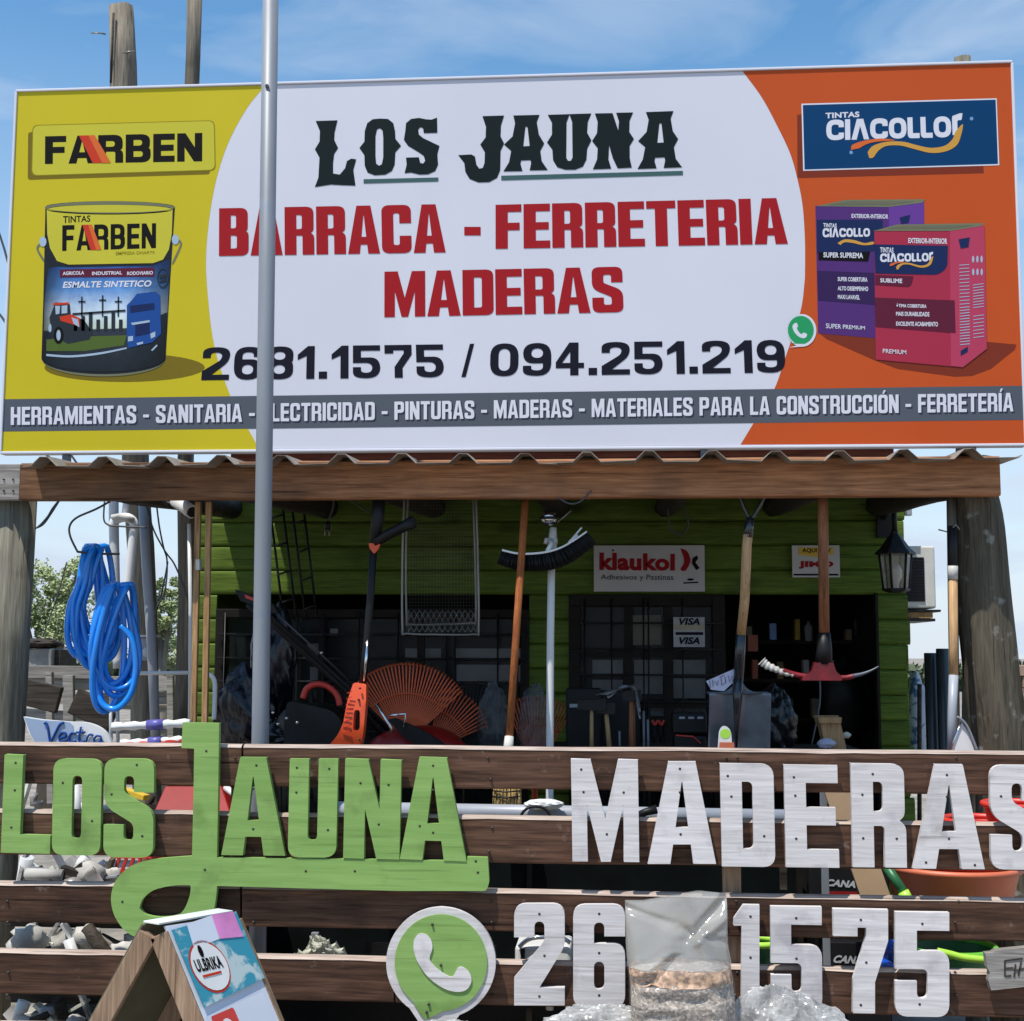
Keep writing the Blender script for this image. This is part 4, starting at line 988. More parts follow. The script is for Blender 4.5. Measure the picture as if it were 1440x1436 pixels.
# papers and shelves glimpsed behind the glass
def inside(name, label, cat, px0, px1, py0, py1, D, m, th=.004, group=None):
    x = PX((px0+px1)/2, D); z = PZ(py1, D)
    t = thing(name, label, cat, (x, D, z), group)
    pbox(px0, px1, py0, py1, D, th).build('sheet' if th < .02 else 'box_body', m, t)
    return t
inside('notice_paper', 'pale paper notice behind the window glass above the orange rake', 'notice', 570, 620, 912, 928, wD+.06, 'paper')
inside('notice_paper', 'long pale paper notice high in the right window pane', 'notice', 640, 735, 912, 926, wD+.06, 'paper')
inside('notice_paper', 'large pale paper sheet low in the right window pane', 'notice', 642, 735, 935, 962, wD+.06, 'paper')
inside('notice_paper', 'tall grey paper behind the window bars beside the galvanised pole', 'notice', 318, 345, 985, 1028, wD+.06, 'paper')
inside('notice_paper', 'small grey paper behind the mower bars', 'notice', 432, 452, 905, 925, wD+.06, 'paper')
inside('notice_paper', 'square grey paper behind the red arched handle', 'notice', 436, 452, 938, 962, wD+.06, 'paper')
inside('price_tag', 'tiny white tag near the top of the window', 'tag', 464, 475, 884, 894, wD+.06, 'white')
# glazed door with grille
dx0, dx1, dz0, dz1 = op[1]
door = frame_rect(dx0, dx1, .06, dz1, .06, wD-.012, wD+.04).build('door_frame', 'frame', shed, bevel=.003)
cols_ = [PX(v, wD) for v in (828, 892, 934, 946, 993)]
for a in (PX(884, wD), PX(940, wD)): MB().box(a-.022, a+.022, wD, wD+.035, .12, dz1-.06).build('door_stile', 'frame', door)
for py in (920, 990, 1010): MB().box(dx0+.06, dx1-.06, wD-.004, wD+.03, PZ(py+4, wD), PZ(py-4, wD)).build('door_rail', 'frame', door)
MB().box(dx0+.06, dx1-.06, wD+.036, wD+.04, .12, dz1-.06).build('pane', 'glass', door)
for px in (822, 860, 905, 912, 960): MB().tube([(PX(px, wD-.02), wD-.02, .1), (PX(px, wD-.02), wD-.02, dz1-.02)], .004, 6).build('vertical_bar', 'blackm', door)
for py in (876, 912, 948, 985): MB().tube([(dx0+.01, wD-.026, PZ(py, wD)), (dx1-.01, wD-.026, PZ(py, wD))], .005, 6).build('horizontal_bar', 'blackm', door)
inside('notice_paper', 'beige notice behind the upper glass of the barred door', 'notice', 889, 930, 865, 907, wD+.05, 'beige')
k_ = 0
for (a, b, c, d) in ((833, 876, 928, 950), (892, 932, 928, 976), (947, 992, 928, 948), (947, 992, 954, 982), (833, 876, 956, 975), (915, 934, 992, 1010), (946, 993, 992, 1006)):  # pale sheets standing in for reflections in the door glass
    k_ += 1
    inside('reflection_patch', ['painted reflection behind the left door glass, upper', 'tall painted reflection behind the middle door glass', 'painted reflection under the card sticker', 'second painted reflection under the card sticker', 'painted reflection behind the left door glass, lower', 'small painted reflection above the red pliers', 'painted reflection above the black toolbox'][k_-1], 'painted reflection', a, b, c, d, wD+.052, 'paper')
# card stickers
st = thing('card_sticker', 'payment card sticker with bold dark lettering on the barred door', 'sticker', (PX(970, wD), wD-.03, PZ(912, wD)))
sD = wD-.034
pbox(947, 991, 868, 910, sD, .003).build('sticker_sheet', 'paper', st)
pbox(948, 990, 878, 886, sD-.002, .001).build('sticker_band', 'beige', st)
pbox(950, 989, 889, 893, sD-.002, .001).build('sticker_stripe', 'bb_navy', st)
def pword(s, q, D, m, parent, name='lettering', bold=.03, shear=0., gothic=None, th=None):
    fn = quad(*q); mb = MB(); g = lambda u, v: P(*fn(u, v), D)
    if gothic:
        for comp in row(s, **gothic): mb.poly(comp, g)
    else:
        v, f = font_text(s, bold, shear); mb.add([g(a, b) for a, b in v], f)
    return mb.build(name, m, parent)
for y in (869, 896): pword('VISA', [(955, y), (984, y), (984, y+10), (955, y+10)], sD-.003, 'bb_navy', st, bold=.04, shear=.25)
# doorway clutter
dk = thing('door_leaf', 'dark open door leaf edge inside the doorway', 'door', (PX(1012, wD), wD+.02, .05))
pbox(1004, 1022, 838, 1250, wD-.02, .05).build('leaf', 'frame', dk, bevel=.003)
inside('cardboard_box', 'small reddish box on a shelf inside the doorway', 'box', 1052, 1066, 893, 916, 8.0, 'terra', .15)
# hanging things glimpsed in the doorway: a bag, a sickle blade, packs
hb = thing('hanging_bag', 'dark grey bag hanging low inside the doorway', 'bag', tuple(P(1195, 960, 7.6)))
MB().blob(P(1190, 985, 7.6), (.14, .07, .22), 3, .3).build('bag_body', 'black', hb)
sk = thing('sickle_blade', 'thin curved steel blade hanging behind the pick head', 'blade', tuple(P(1150, 960, 6.4)))
MB().tube([P(*p, 6.4) for p in smooth_path([(1153, 958), (1153, 985), (1148, 1015), (1141, 1048)])], .004, 6).build('blade', 'steel', sk)
for i, (a, b) in enumerate(((1137, 888), (1206, 880), (1180, 990))):
    t = thing('packed_item', ['small white pack hanging at the back of the doorway', 'tall grey pack hanging right of the pick handle', 'grey bottle on the floor shelf of the doorway'][i], 'pack', tuple(P(a, b, 8.2)))
    MB().lathe([(0, -.06), (.022, -.055), (.024, .03), (.008, .045), (.008, .06), (0, .06)], P(a, b, 8.2), 12).build('pack_body', 'paper' if i != 1 else 'steel', t)

rnd = random.Random(77)
sf = thing('shop_shelf', 'dark shelf at the back of the doorway', 'shelf', tuple(P(1150, 1000, 8.4)))
for py in (900, 955, 1010): pbox(1040, 1236, py, py+5, 8.3, .3).build('shelf_board', 'darkboard', sf)
for i in range(16):
    px = 1046+i*12; row_ = i % 3
    mm_ = ['beige', 'terra', 'paper', 'blue', 'card', 'dkgreenp', 'yellow', 'white'][i % 8]
    t = thing('stock_packet', '%s stock packet on the %s shelf of the doorway, %s' % (['beige', 'terracotta', 'grey', 'blue', 'brown', 'dark green', 'yellow', 'white'][i % 8], ['upper', 'middle', 'lower'][row_], ['left half', 'right half'][i//8]), 'packet', tuple(P(px, 955, 8.28)), 'stock packets on the shop shelf')
    yb = (900, 955, 1010)[row_]
    pbox(px, px+rnd.uniform(7, 13), yb-rnd.uniform(14, 30), yb, 8.26, .1).build('packet_body', mm_, t, bevel=.003)
# wall signs
s1 = thing('wall_sign', 'white sign with big red lower case word and crossed mark on green siding', 'sign', (PX(913, 6.96), 6.96, PZ(832, 6.96)))
pbox(835, 991, 767, 832, 6.965, .008).build('sign_plate', mat('sign face', (.52, .50, .50), .4, var=.04), s1, bevel=.001)
pword('klaukol', [(843, 777), (949, 779), (949, 803), (843, 802)], 6.962, 'bb_red', s1, bold=.045)
pword('Adhesivos y Pastinas', [(845, 808), (947, 808), (947, 818), (845, 817)], 6.962, 'bb_black', s1, bold=.0)
def pprint(polys, D, m, parent, name='print'):
    mb = MB()
    for lp in polys: mb.poly(lp, lambda u, v: P(u, v, D))
    return mb.build(name, m, parent)
pprint([[smooth_path([(957, 771), (966, 775), (971, 787), (968, 797), (963, 803), (957, 801), (962, 791), (961, 782)], 3)]], 6.962, 'bb_red', s1)
pprint([[[(980, 781), (974, 785), (973, 792), (979, 802), (984, 799), (978, 791), (982, 785)]]], 6.9615, 'bb_black', s1)
pprint([[ellipse(971, 815, 5, 1.6, 12)], [[(961, 819), (982, 818), (982, 820), (961, 821)]], [ellipse(862, 774, 1.5, 1.5, 8)]], 6.962, 'bb_black', s1)
s2 = thing('wall_sign', 'small white and yellow sign with red word behind the pick handle', 'sign', (PX(1147, 6.96), 6.96, PZ(812, 6.96)))
pbox(1114, 1181, 767, 812, 6.965, .008).build('sign_plate', mat('small sign face', (.55, .54, .52), .4, var=.04), s2, bevel=.001)
pprint([[[(1123, 770), (1172, 770), (1172, 780), (1160, 780), (1155, 784), (1138, 782), (1123, 780)]]], 6.963, 'yellow', s2)
pword('AQUI HAY', [(1128, 771), (1169, 771), (1169, 778), (1128, 778)], 6.9625, 'bb_black', s2, bold=.04)
pword('JIMO', [(1123, 789), (1172, 789), (1172, 800), (1123, 800)], 6.963, 'bb_red', s2, bold=.06)
pprint([[[(1116, 807), (1179, 807), (1179, 809.5), (1116, 809.5)]]], 6.963, 'bb_navy', s2)

# lantern
lx, lz = PX(1262, 6.72), 0
lt = thing('wall_lantern', 'black coach lantern with glass sides by the doorway corner', 'lantern', (lx, 6.72, PZ(832, 6.72)))
def ngon(r, z, n=6, ph=0.): return [Vector((lx+r*math.cos(2*PI*i/n+ph), 6.72+r*math.sin(2*PI*i/n+ph), z)) for i in range(n)]
zA, zB, zC = PZ(829, 6.72), PZ(780, 6.72), PZ(757, 6.72)
rb, rt_, re_ = m_(17, 6.72), m_(22, 6.72), m_(28, 6.72)
for i in range(6):
    a0, a1 = ngon(rb, zA)[i], ngon(rb, zA)[(i+1) % 6]; b0, b1 = ngon(rt_, zB)[i], ngon(rt_, zB)[(i+1) % 6]
    MB().tube([a0, b0], .006, 6).build('corner_bar', 'black', lt)
    MB().add([a0, a1, b1, b0], [(0, 1, 2, 3)]).build('glass_pane', 'lampglass', lt)
MB().lathe([(re_, zB-.004), (re_, zB+.004), (re_*.72, zB+.03), (re_*.35, zC), (.02, zC+.015), (.02, zC+.03)], (lx, 6.72, 0), 6, smooth=False).build('hood', 'black', lt)
MB().lathe([(0, zA-.02), (rb*.6, zA-.016), (rb+.008, zA-.006), (rb+.008, zA+.004), (0, zA+.004)], (lx, 6.72, 0), 6, smooth=False).build('base_cap', 'black', lt)
MB().lathe([(.012, zA), (.014, zA+.03), (.03, zA+.06), (.032, zA+.09), (.02, zA+.12), (0, zA+.125)], (lx, 6.72, 0), 14).build('bulb', 'bulb', lt)
MB().tube([(lx, 6.72, zC+.02), (lx, 6.72, zC+.14), (lx, 6.8, zC+.155), (lx, 6.99, zC+.12)], .014, 8).box(lx-.035, lx+.035, 6.975, 7.0, zC+.02, zC+.2).build('wall_arm', 'black', lt)

# air conditioner on the right side wall
ax0 = sx1+.015; ay0 = 7.12
ac = thing('air_conditioner', 'cream window air conditioner sticking out of the shed side wall', 'air conditioner', (ax0, ay0, PZ(862, ay0)))
zc0, zc1 = PZ(855, ay0), PZ(769, ay0); ax1 = PX(1316, ay0, 820)
box(ax0, ax1, ay0, ay0+.5, zc0, zc1).build('casing', 'ac', ac, bevel=.012, seg=3)
gx1 = PX(1300, ay0, 820)
box(ax0+.004, gx1, ay0-.004, ay0+.01, zc0+.035, zc1-.06).build('grille_recess', 'black', ac)
for i in range(15):
    zz = zc0+.04+(zc1-zc0-.105)*i/14
    box(ax0+.006, gx1-.002, ay0-.009, ay0-.002, zz, zz+.005).build('louvre', 'blackm', ac)
box(ax0, ax1+.02, ay0-.01, ay0+.5, zc0-.018, zc0-.006).build('tray', 'blackm', ac, bevel=.002)
box(ax0, ax1-.02, ay0, ay0+.45, zc0-.05, zc0-.02).build('support_block', 'batten', ac)
box(ax0, ax1-.01, ay0-.01, ay0+.5, zc0-.066, zc0-.052).build('support_rail', 'blackm', ac)
el = thing('junction_box', 'small grey junction box on the shed corner below the roof', 'box', (sx1+.02, 7.05, PZ(715, 7.05)))
box(sx1+.012, sx1+.05, 7.05, 7.09, PZ(727, 7.05), PZ(709, 7.05)).build('box_body', 'pvcgrey', el, bevel=.003)

# ================================================================== fence with letters
eD = 4.3
fence = thing('plank_fence', 'brown stained horizontal plank fence carrying the wooden letters', 'fence', (0, eD, 0))
rows_p = [(1051, 1111, 340), (1148, 1214, 340), (1253, 1312, 338), (1352, 1416, 340), (1458, 1518, 340), (1560, 1620, 340), (1665, 1720, 340)]
for i, (a, b, jx) in enumerate(rows_p):
    z1, z0 = PZ(a, eD), PZ(b, eD)
    spans = [(-80, jx-1.5), (jx+1.5, 1530)] if i < 3 else ([(-80, 553), (556, 1530)] if i == 3 else [(-80, 700), (703, 1530)])
    for sx, (p0, p1) in enumerate(spans):
        x0, x1 = PX(p0, eD, (a+b)/2), PX(p1, eD, (a+b)/2)
        n = 30; vs = []; fs = []
        dz = random.uniform(-.004, .004)
        th = .034
        for k in range(n+1):
            x = x0+(x1-x0)*k/n
            w1 = .0025*noise.noise((x*2.3, i*3.1, 0)); w0 = .0025*noise.noise((x*2.1, i*3.1, 9))
            pr = [(0, z0+.005+w0), (.005, z0+w0), (th, z0+w0), (th, z1+w1), (.012, z1+w1), (0, z1-.010+w1)]
            for yy, zz in pr: vs.append((x, eD+yy+.012*(z1-zz)/(z1-z0), zz+dz*(1 if sx else 0)))
        for k in range(n):
            for q_ in range(6): fs.append((k*6+q_, k*6+(q_+1) % 6, (k+1)*6+(q_+1) % 6, (k+1)*6+q_))
        fs += [tuple(range(6))[::-1], tuple(n*6+q_ for q_ in range(6))]
        pl = MB().add(vs, fs).build('plank', 'plank', fence)
        # pale strip along the plank's top edge, its colour painting the sun caught there
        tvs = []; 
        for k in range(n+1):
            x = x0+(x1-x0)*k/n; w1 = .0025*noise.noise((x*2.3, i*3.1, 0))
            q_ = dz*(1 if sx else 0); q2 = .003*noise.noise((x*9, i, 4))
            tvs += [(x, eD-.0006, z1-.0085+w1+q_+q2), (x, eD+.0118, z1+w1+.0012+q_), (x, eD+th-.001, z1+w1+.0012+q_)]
        MB().add(tvs, [(3*k+j, 3*k+3+j, 3*k+4+j, 3*k+1+j) for k in range(n) for j in (0, 1)]).build('sunlit_edge', 'plank_sunlit', pl)
for i, px in enumerate((-60, 342, 608, 1025, 1480)):
    x = PX(px, eD+.05)
    MB().box(x-.028, x+.028, eD+.048, eD+.09, 0, PZ(1056, eD)).build('fence_post', 'plank' if px != 1025 else 'rawwood', fence, bevel=.003)

rnd = random.Random(5)
planks_ = [(1051, 1111), (1148, 1214), (1253, 1312), (1352, 1416)]
for a_, b_ in planks_:
    for px in (12, 328, 352, 690, 1018, 1034, 1345):
        for k_ in (.25, .75):
            p = P(px+rnd.uniform(-4, 4), a_+(b_-a_)*k_, eD)
            MB().lathe([(0, -.0015), (.004, -.001), (.0045, .012)], (p.x, eD+.001, p.z), 8, 'Y').build('nail', 'screw', fence)
LD0, LTH = eD-.032, .020                      # letters stand proud of the planks
def wooden(ch, x0, y0, x1, y1, m, label, g, skew=(0, 0), screws=None, extra=None):
    W = (x1-x0)/(y1-y0)
    D = LD0
    fn = lambda u, v: P(x0+u/W*(x1-x0)+(skew[0]*(v-.5)), y1+(y0-y1)*v+skew[1]*(u/W-.5), D)
    c = P((x0+x1)/2, y1, D)
    o = None
    t = thing('wooden_letter' if not ch.isdigit() else 'wooden_digit', label, 'letter' if not ch.isdigit() else 'number', tuple(c), g)
    mb = MB()
    tt = .40*min(W, .55) if ch != 'M' else .165
    R_ = .115; r_ = .055
    for comp in (extra or glyph(ch, W, tt if ch != '1' else W*.62, .175, R_, r_)): mb.poly(comp, fn, LTH)
    mb.build('board', m, t, bevel=.0012, seg=1)
    sc = screws or [(.25, .9), (.25, .12), (.75, .5)]
    for (u, v) in sc:
        p = fn(u*W, v)
        MB().lathe([(0, -.0008), (.0038, -.0008), (.0042, .001)], (p.x, D-.0002, p.z), 8, 'Y').build('screw', 'screw', t)
        # little rust streak below the screw is in the hole: a second tiny disc
    return t
GN = 'green wooden letters on the fence'; WN = 'white wooden letters on the fence'; NN = 'white wooden digits on the fence'
wooden('L', 3, 1062, 72, 1200, 'lgreen', 'green wooden letter L at the far left of the fence', GN, (4, 2), [(.25, .92), (.25, .64), (.2, .26)],
       [[[(0, 0), (.01, 1), (.20, 1), (.19, .19), (.5, .19), (.5, 0)]]])
wooden('O', 74, 1067, 142, 1203, 'lgreen', 'green wooden letter O between the L and the S', GN, (3, 1), [(.2, .75), (.82, .36)])
wooden('S', 146, 1067, 216, 1206, 'lgreen', 'green wooden letter S left of the tall J', GN, (2, 1), [(.65, .94), (.15, .64), (.78, .22)])
wooden('A', 311, 1065, 401, 1203, 'lgreen', 'green wooden letter A right of the tall J', GN, (0, 1), [(.55, .92), (.5, .68), (.5, .27)])
wooden('U', 406, 1067, 474, 1206, 'lgreen', 'green wooden letter U above the long underline', GN, (3, 0), [(.15, .91), (.82, .90), (.15, .66), (.82, .28)])
wooden('N', 484, 1068, 563, 1208, 'lgreen', 'green wooden letter N between the U and the last A', GN, (3, 2), [(.28, .76), (.78, .75), (.62, .35)])
wooden('A', 562, 1065, 656, 1210, 'lgreen', 'last green wooden letter A with a split in its board', GN, (0, 3), [(.5, .92), (.5, .68), (.5, .27), (.3, .33)])
wooden('M', 804, 1068, 898, 1212, 'wletter', 'white wooden letter M starting the white word', WN, (-2, 1), [(.15, .90), (.18, .68), (.78, .68), (.52, .27)])
wooden('A', 911, 1071, 1007, 1215, 'wletter', 'first white wooden letter A, right of the M', WN, (0, 0), [(.47, .93), (.47, .70), (.48, .29)])
wooden('D', 1014, 1074, 1089, 1219, 'wletter', 'white wooden letter D of the white word', WN, (-3, 1), [(.14, .88), (.2, .68), (.8, .3)])
wooden('E', 1104, 1076, 1179, 1220, 'wletter', 'white wooden letter E with a rough painted face', WN, (-3, 1), [(.18, .88), (.2, .70), (.2, .28)])
wooden('R', 1198, 1074, 1274, 1220, 'wletter', 'white wooden letter R joined from two boards', WN, (-3, 1), [(.4, .90), (.2, .70), (.2, .28), (.82, .28)])
wooden('A', 1284, 1075, 1385, 1222, 'wletter', 'second white wooden letter A, next to the letter cut by the picture edge', WN, (0, 1), [(.47, .90), (.47, .69), (.5, .29), (.18, .06), (.86, .04)])
wooden('S', 1393, 1076, 1468, 1223, 'wletter', 'white wooden letter S cut off by the right picture edge', WN, (-2, 1), [(.2, .7), (.7, .9)])
wooden('2', 723, 1271, 794, 1414, 'wletter', 'white wooden digit 2 right of the round green sign', NN, (0, 0), [(.5, .9), (.6, .49), (.5, .09)])
wooden('6', 806, 1272, 879, 1417, 'wletter', 'white wooden digit 6 left of the clear bag', NN, (0, 0), [(.5, .91), (.5, .53), (.5, .12)])
wooden('1', 1032, 1273, 1068, 1417, 'wletter', 'white wooden digit 1 just right of the clear bag', NN, (0, 0), [(.65, .89), (.65, .49)])
wooden('5', 1084, 1275, 1156, 1421, 'wletter', 'white wooden digit 5 right of the narrow 1', NN, (-1, 1), [(.5, .89), (.5, .50)])
wooden('7', 1172, 1279, 1249, 1425, 'wletter', 'white wooden digit 7 between the two fives', NN, (0, 1), [(.5, .9), (.6, .49), (.5, .08)])
wooden('5', 1259, 1283, 1335, 1430, 'wletter', 'last white wooden digit 5 near the right end', NN, (0, 1), [(.5, .89), (.45, .12)])
# tall J with loop and underline
jt = thing('wooden_letter', 'tall green wooden letter J with looped tail and long underline', 'letter', tuple(P(420, 1250, eD)), GN)
D = LD0+.003
J = fil([(257, 1016), (308, 1017), (307, 1100), (305, 1206), (480, 1208), (657, 1211), (657, 1205), (686, 1206, 2), (688, 1240, 4), (684, 1253, 4), (560, 1253), (305, 1246),
     (304, 1262, 20), (299, 1290, 30), (284, 1305, 30), (255, 1315, 60), (210, 1320, 40), (186, 1318, 30), (168, 1302, 30), (156, 1278, 30), (156, 1250, 40), (170, 1226, 40), (200, 1209, 40), (270, 1204), (272, 1120), (273, 1053), (255, 1052)])
hole = smooth_path([(196, 1277), (201, 1264), (216, 1252), (240, 1246), (262, 1245), (268, 1247), (266, 1262), (258, 1280), (246, 1288), (222, 1290), (204, 1286), (196, 1277)], 4)[:-1]
MB().poly([J, hole], lambda u, v: P(u, v, D), LTH).build('board', 'lgreen', jt, bevel=.0012, seg=1)
for a, b in ((290, 1056), (288, 1223), (172, 1268), (499, 1225), (669, 1211), (672, 1227), (430, 1225)):
    p = P(a, b, D); MB().lathe([(0, -.0008), (.0038, -.0008), (.0042, .001)], (p.x, D-.0002, p.z), 8, 'Y').build('screw', 'screw', jt)
# round messenger sign
wt = thing('round_sign', 'round green and white wooden sign with white telephone handset', 'sign', tuple(P(620, 1436, eD)))
D1 = eD-.035
o_ = [(593, 1428), (583, 1445), (612, 1452), (640, 1434)]
ring = ellipse(620, 1354, 77, 78, 60, .50*PI+.25, 2.5*PI-.62)
outer = [(620+77*math.cos(a), 1354+78*math.sin(a)) for a in [rad(v) for v in range(125, 125+345-35, 5)]]
outer = [(x, y) for x, y in outer]+[(640, 1436), (612, 1460), (576, 1462), (588, 1436)]
MB().poly([outer], lambda u, v: P(u, v, D1), .018).build('white_board', 'wletter', wt, bevel=.001, seg=1)
inner = [(620+65*math.cos(a), 1354+68*math.sin(a)) for a in [rad(v) for v in range(128, 128+325, 5)]]+[(612, 1428), (598, 1434), (590, 1425)]
MB().poly([inner], lambda u, v: P(u, v, D1-.005), .0045).build('green_disc', 'lgreen', wt)
hs = smooth_path([(582, 1322), (588, 1314), (598, 1314), (606, 1322), (608, 1334), (604, 1348), (610, 1358), (622, 1368), (636, 1374), (643, 1362), (650, 1360), (660, 1368), (663, 1380), (656, 1392), (642, 1395), (624, 1390), (604, 1376), (590, 1358), (582, 1338), (582, 1322)], 3)[:-1]
MB().poly([hs], lambda u, v: P(u, v, D1-.010), .0045).build('white_handset', 'wletter', wt)
for a, b in ((608, 1300), (620, 1357), (603, 1412), (600, 1423)):
    p = P(a, b, D1-.006); MB().lathe([(0, -.006), (.0038, -.006), (.0042, .001)], (p.x, p.y, p.z), 8, 'Y').build('screw', 'screw', wt)
# carved board at right
cb = thing('carved_board', 'weathered grey wood offcut with carved strokes nailed to the fence', 'sign', tuple(P(1415, 1393, eD)))
cv = [(1386, 1341), (1396, 1340), (1400, 1337), (1452, 1332), (1470, 1332), (1470, 1385), (1450, 1387), (1394, 1393), (1390, 1380), (1392, 1368), (1388, 1360)]
MB().poly([cv], lambda u, v: P(u, v, eD-.045), .03).build('board', 'palegrey', cb, bevel=.002)
for a in ([(1413, 1351), (1413, 1373)], [(1413, 1351), (1438, 1348)], [(1413, 1362), (1425, 1361)], [(1413, 1373), (1422, 1372)], [(1428, 1356), (1426, 1374)], [(1428, 1365), (1440, 1362)], [(1436, 1352), (1432, 1372)]):
    MB().bar(P(*a[0], eD-.046), P(*a[1], eD-.046), .004, .003).build('carved_stroke', 'darkboard', cb)

# ================================================================== in front of the fence: A-board, bag, film sacks
af = thing('a_frame_sign', 'wooden sandwich board with pasted posters at the lower left', 'sign', (PX(240, 3.6), 3.6, 0))
F0 = P(216, 1312, 3.5); B0 = P(318, 1296, 3.72); H = F0.z
def down(p, dx, k=1.0): return Vector((p.x+dx*k, p.y, p.z-H*k)) if k == 1.0 else Vector((p.x+dx*k, p.y, p.z-H*k))
lL, lR = -.47, .40
# end frames (raw pine rails)
for q0, nm in ((F0, 'front'), (B0+Vector((0, .0, 0)), 'back')):
    MB().bar(q0+Vector((-.014, .012, -.004)), down(q0, lL)+Vector((-.014, .012, 0)), .05, .032, up=(0, 1, 0)).build('leg_rail', 'rawwood', af, bevel=.002)
    MB().bar(q0+Vector((.014, .012, -.004)), down(q0, lR)+Vector((.014, .012, 0)), .05, .032, up=(0, 1, 0)).build('leg_rail', 'rawwood', af, bevel=.002)
off = Vector((.035, 0, .025))
def slab(dx, side, m, nm, thk=.006):
    o = Vector((side*.03, 0, .018))
    a, b, c, d = F0+o, B0+o, down(B0, dx)+o, down(F0, dx)+o
    nrm = (b-a).cross(d-a).normalized()*thk
    mb = MB().add([a, b, c, d, a+nrm, b+nrm, c+nrm, d+nrm], [(0, 1, 2, 3), (7, 6, 5, 4), (0, 4, 5, 1), (1, 5, 6, 2), (2, 6, 7, 3), (3, 7, 4, 0)])
    return mb.build(nm, m, af)
slab(lL, -1, 'olive', 'side_panel'); slab(lR, 1, 'poster', 'side_panel')
def rpt(u, v, k=.003):                           # point on the right panel: u along the ridge, v down the slope
    o = Vector((.03, 0, .018)); a = F0+o; b = B0+o
    A = a+(b-a)*u; nr = (down(F0, lR)-F0).cross(B0-F0).normalized()
    if nr.x < 0: nr = -nr
    return A+(down(F0, lR)-F0)*v+nr*(k+.006)
def rprint(polys, m, nm, k):
    mb = MB()
    for lp in polys: mb.poly(lp, lambda u, v: rpt(u, v, k))
    return mb.build(nm, m, af)
rprint([[[(.03, .015), (.98, -.01), (1.0, .19), (.05, .235)]]], 'teal', 'poster_sheet', .001)
rprint([[[(.25, .005), (.66, -.01), (.60, .06), (.22, .075)]]], 'poster', 'poster_patch', .002)
rprint([[[(.62, -.01), (.93, -.01), (.93, .065), (.60, .06)]]], 'pinkp', 'poster_patch', .003)
rprint([[ellipse(.33, .13, .25, .075, 26)]], 'bb_flame', 'oval_rim', .002)
rprint([[ellipse(.33, .13, .235, .068, 26)]], 'white', 'oval_label', .003)
v_, f_ = font_text('ULBRIKA', .04, 0)
MB().add([rpt(.14+.36*a, .14-.035*b, .004) for a, b in v_], f_).build('lettering', 'bb_black', af)
rprint([[[(.18, .150), (.44, .147), (.44, .154), (.18, .157)]]], 'bb_flame', 'lettering_line', .0045)
rprint([[ellipse(.28, .085, .03, .018, 10)]], 'bb_black', 'oval_bird', .0045)
rprint([[[(.05, .26), (.9, .225), (.92, .9), (.06, .92)]]], 'poster', 'poster_sheet', .001)
rprint([[fil([(.08, .262, .02), (.42, .25, .02), (.44, .9, .02), (.10, .9, .02)])]], 'redc', 'poster_red', .002)
v_, f_ = font_text('0', .04, 0)
MB().add([rpt(.19+.14*a, .32-.045*b, .003) for a, b in v_], f_).build('lettering', 'white', af)
MB().bar(F0+Vector((-.006, -.004, .026)), B0+Vector((-.006, .01, .028)), .058, .005, up=(0, 0, 1)).build('ridge_cover', 'white', af, bevel=.001)

# clear bag of sawdust
bgD = 3.94
bg_ = thing('sawdust_bag', 'clear plastic bag half full of sawdust leaning on the fence', 'bag', tuple(P(965, 1560, bgD)))
def bag_fn(u, v, infl=0.):
    t = 2*PI*u
    py = 1560-(1560-1264)*v
    xl = [(0, 893), (.35, 886), (.6, 884), (.78, 880), (1, 879)]; xr = [(0, 1046), (.35, 1042), (.6, 1034), (.78, 1025), (1, 1024)]
    def ip(T):
        for (a, b), (c, d) in zip(T, T[1:]):
            if v <= c: return b+(d-b)*(v-a)/(c-a)
        return T[-1][1]
    l, r = ip(xl), ip(xr)
    cx = (l+r)/2; hw = (r-l)/2+infl
    dep = .092 if v < .66 else max(.004, .09*((1-v)/.34)**.8)
    sup = lambda a: math.copysign(abs(a)**.75, a)
    x_ = cx+hw*sup(math.cos(t))
    topdrop = (9-22*max(0, min(1, (x_-905)/75))+6*max(0, (x_-985)/40))*max(0, v-.85)/.15*.6
    p = P(x_, py+topdrop, bgD)
    def crease(ax, az, c, wd, h_):              # straight fold across the film
        d_ = abs(ax*(p.x-P(965, 1400, bgD).x)+az*(p.z-P(965, 1340, bgD).z)-c)
        return h_*max(0, 1-d_/wd)
    wr = .012*noise.noise((p.x*9, p.z*38, math.sin(t)*2))-.013*(1-abs(noise.noise((p.x*5+5, p.z*36, t*.5)))*2)**3
    if v > .6: wr = crease(.7, -.7, -.02, .02, .02)+crease(.9, .4, .05, .025, -.016)+crease(.3, .95, .06, .014, .010)+crease(-.5, .86, .02, .018, -.012)+.006*noise.noise((p.x*14, p.z*16, 3))
    p.y = bgD+.04+dep*sup(math.sin(t))+wr
    return p
MB().grid(lambda u, v: bag_fn(u, .675+.325*v), 90, 50, True, True).build('film_top', 'bag', bg_)
MB().grid(lambda u, v: bag_fn(u, .675*v), 60, 60, True, True).build('film_body', 'bag2', bg_)
def fill_fn(u, v):
    p = bag_fn(u, v*.66, -2.5)
    p.y = bgD+.04+(p.y-bgD-.04)*.93
    if v > .93: p.z += .012*noise.noise((p.x*14, 0, 2))-.004
    return p
fl = MB().grid(fill_fn, 60, 40, True, True)
tp_ = [fill_fn(i/60, 1) for i in range(60)]
c_ = sum(tp_, Vector())/60+Vector((0, 0, .012))
fl.add(tp_+[c_], [(i, (i+1) % 60, 60) for i in range(60)], True)
fl.build('sawdust_fill', 'sawdust', bg_)
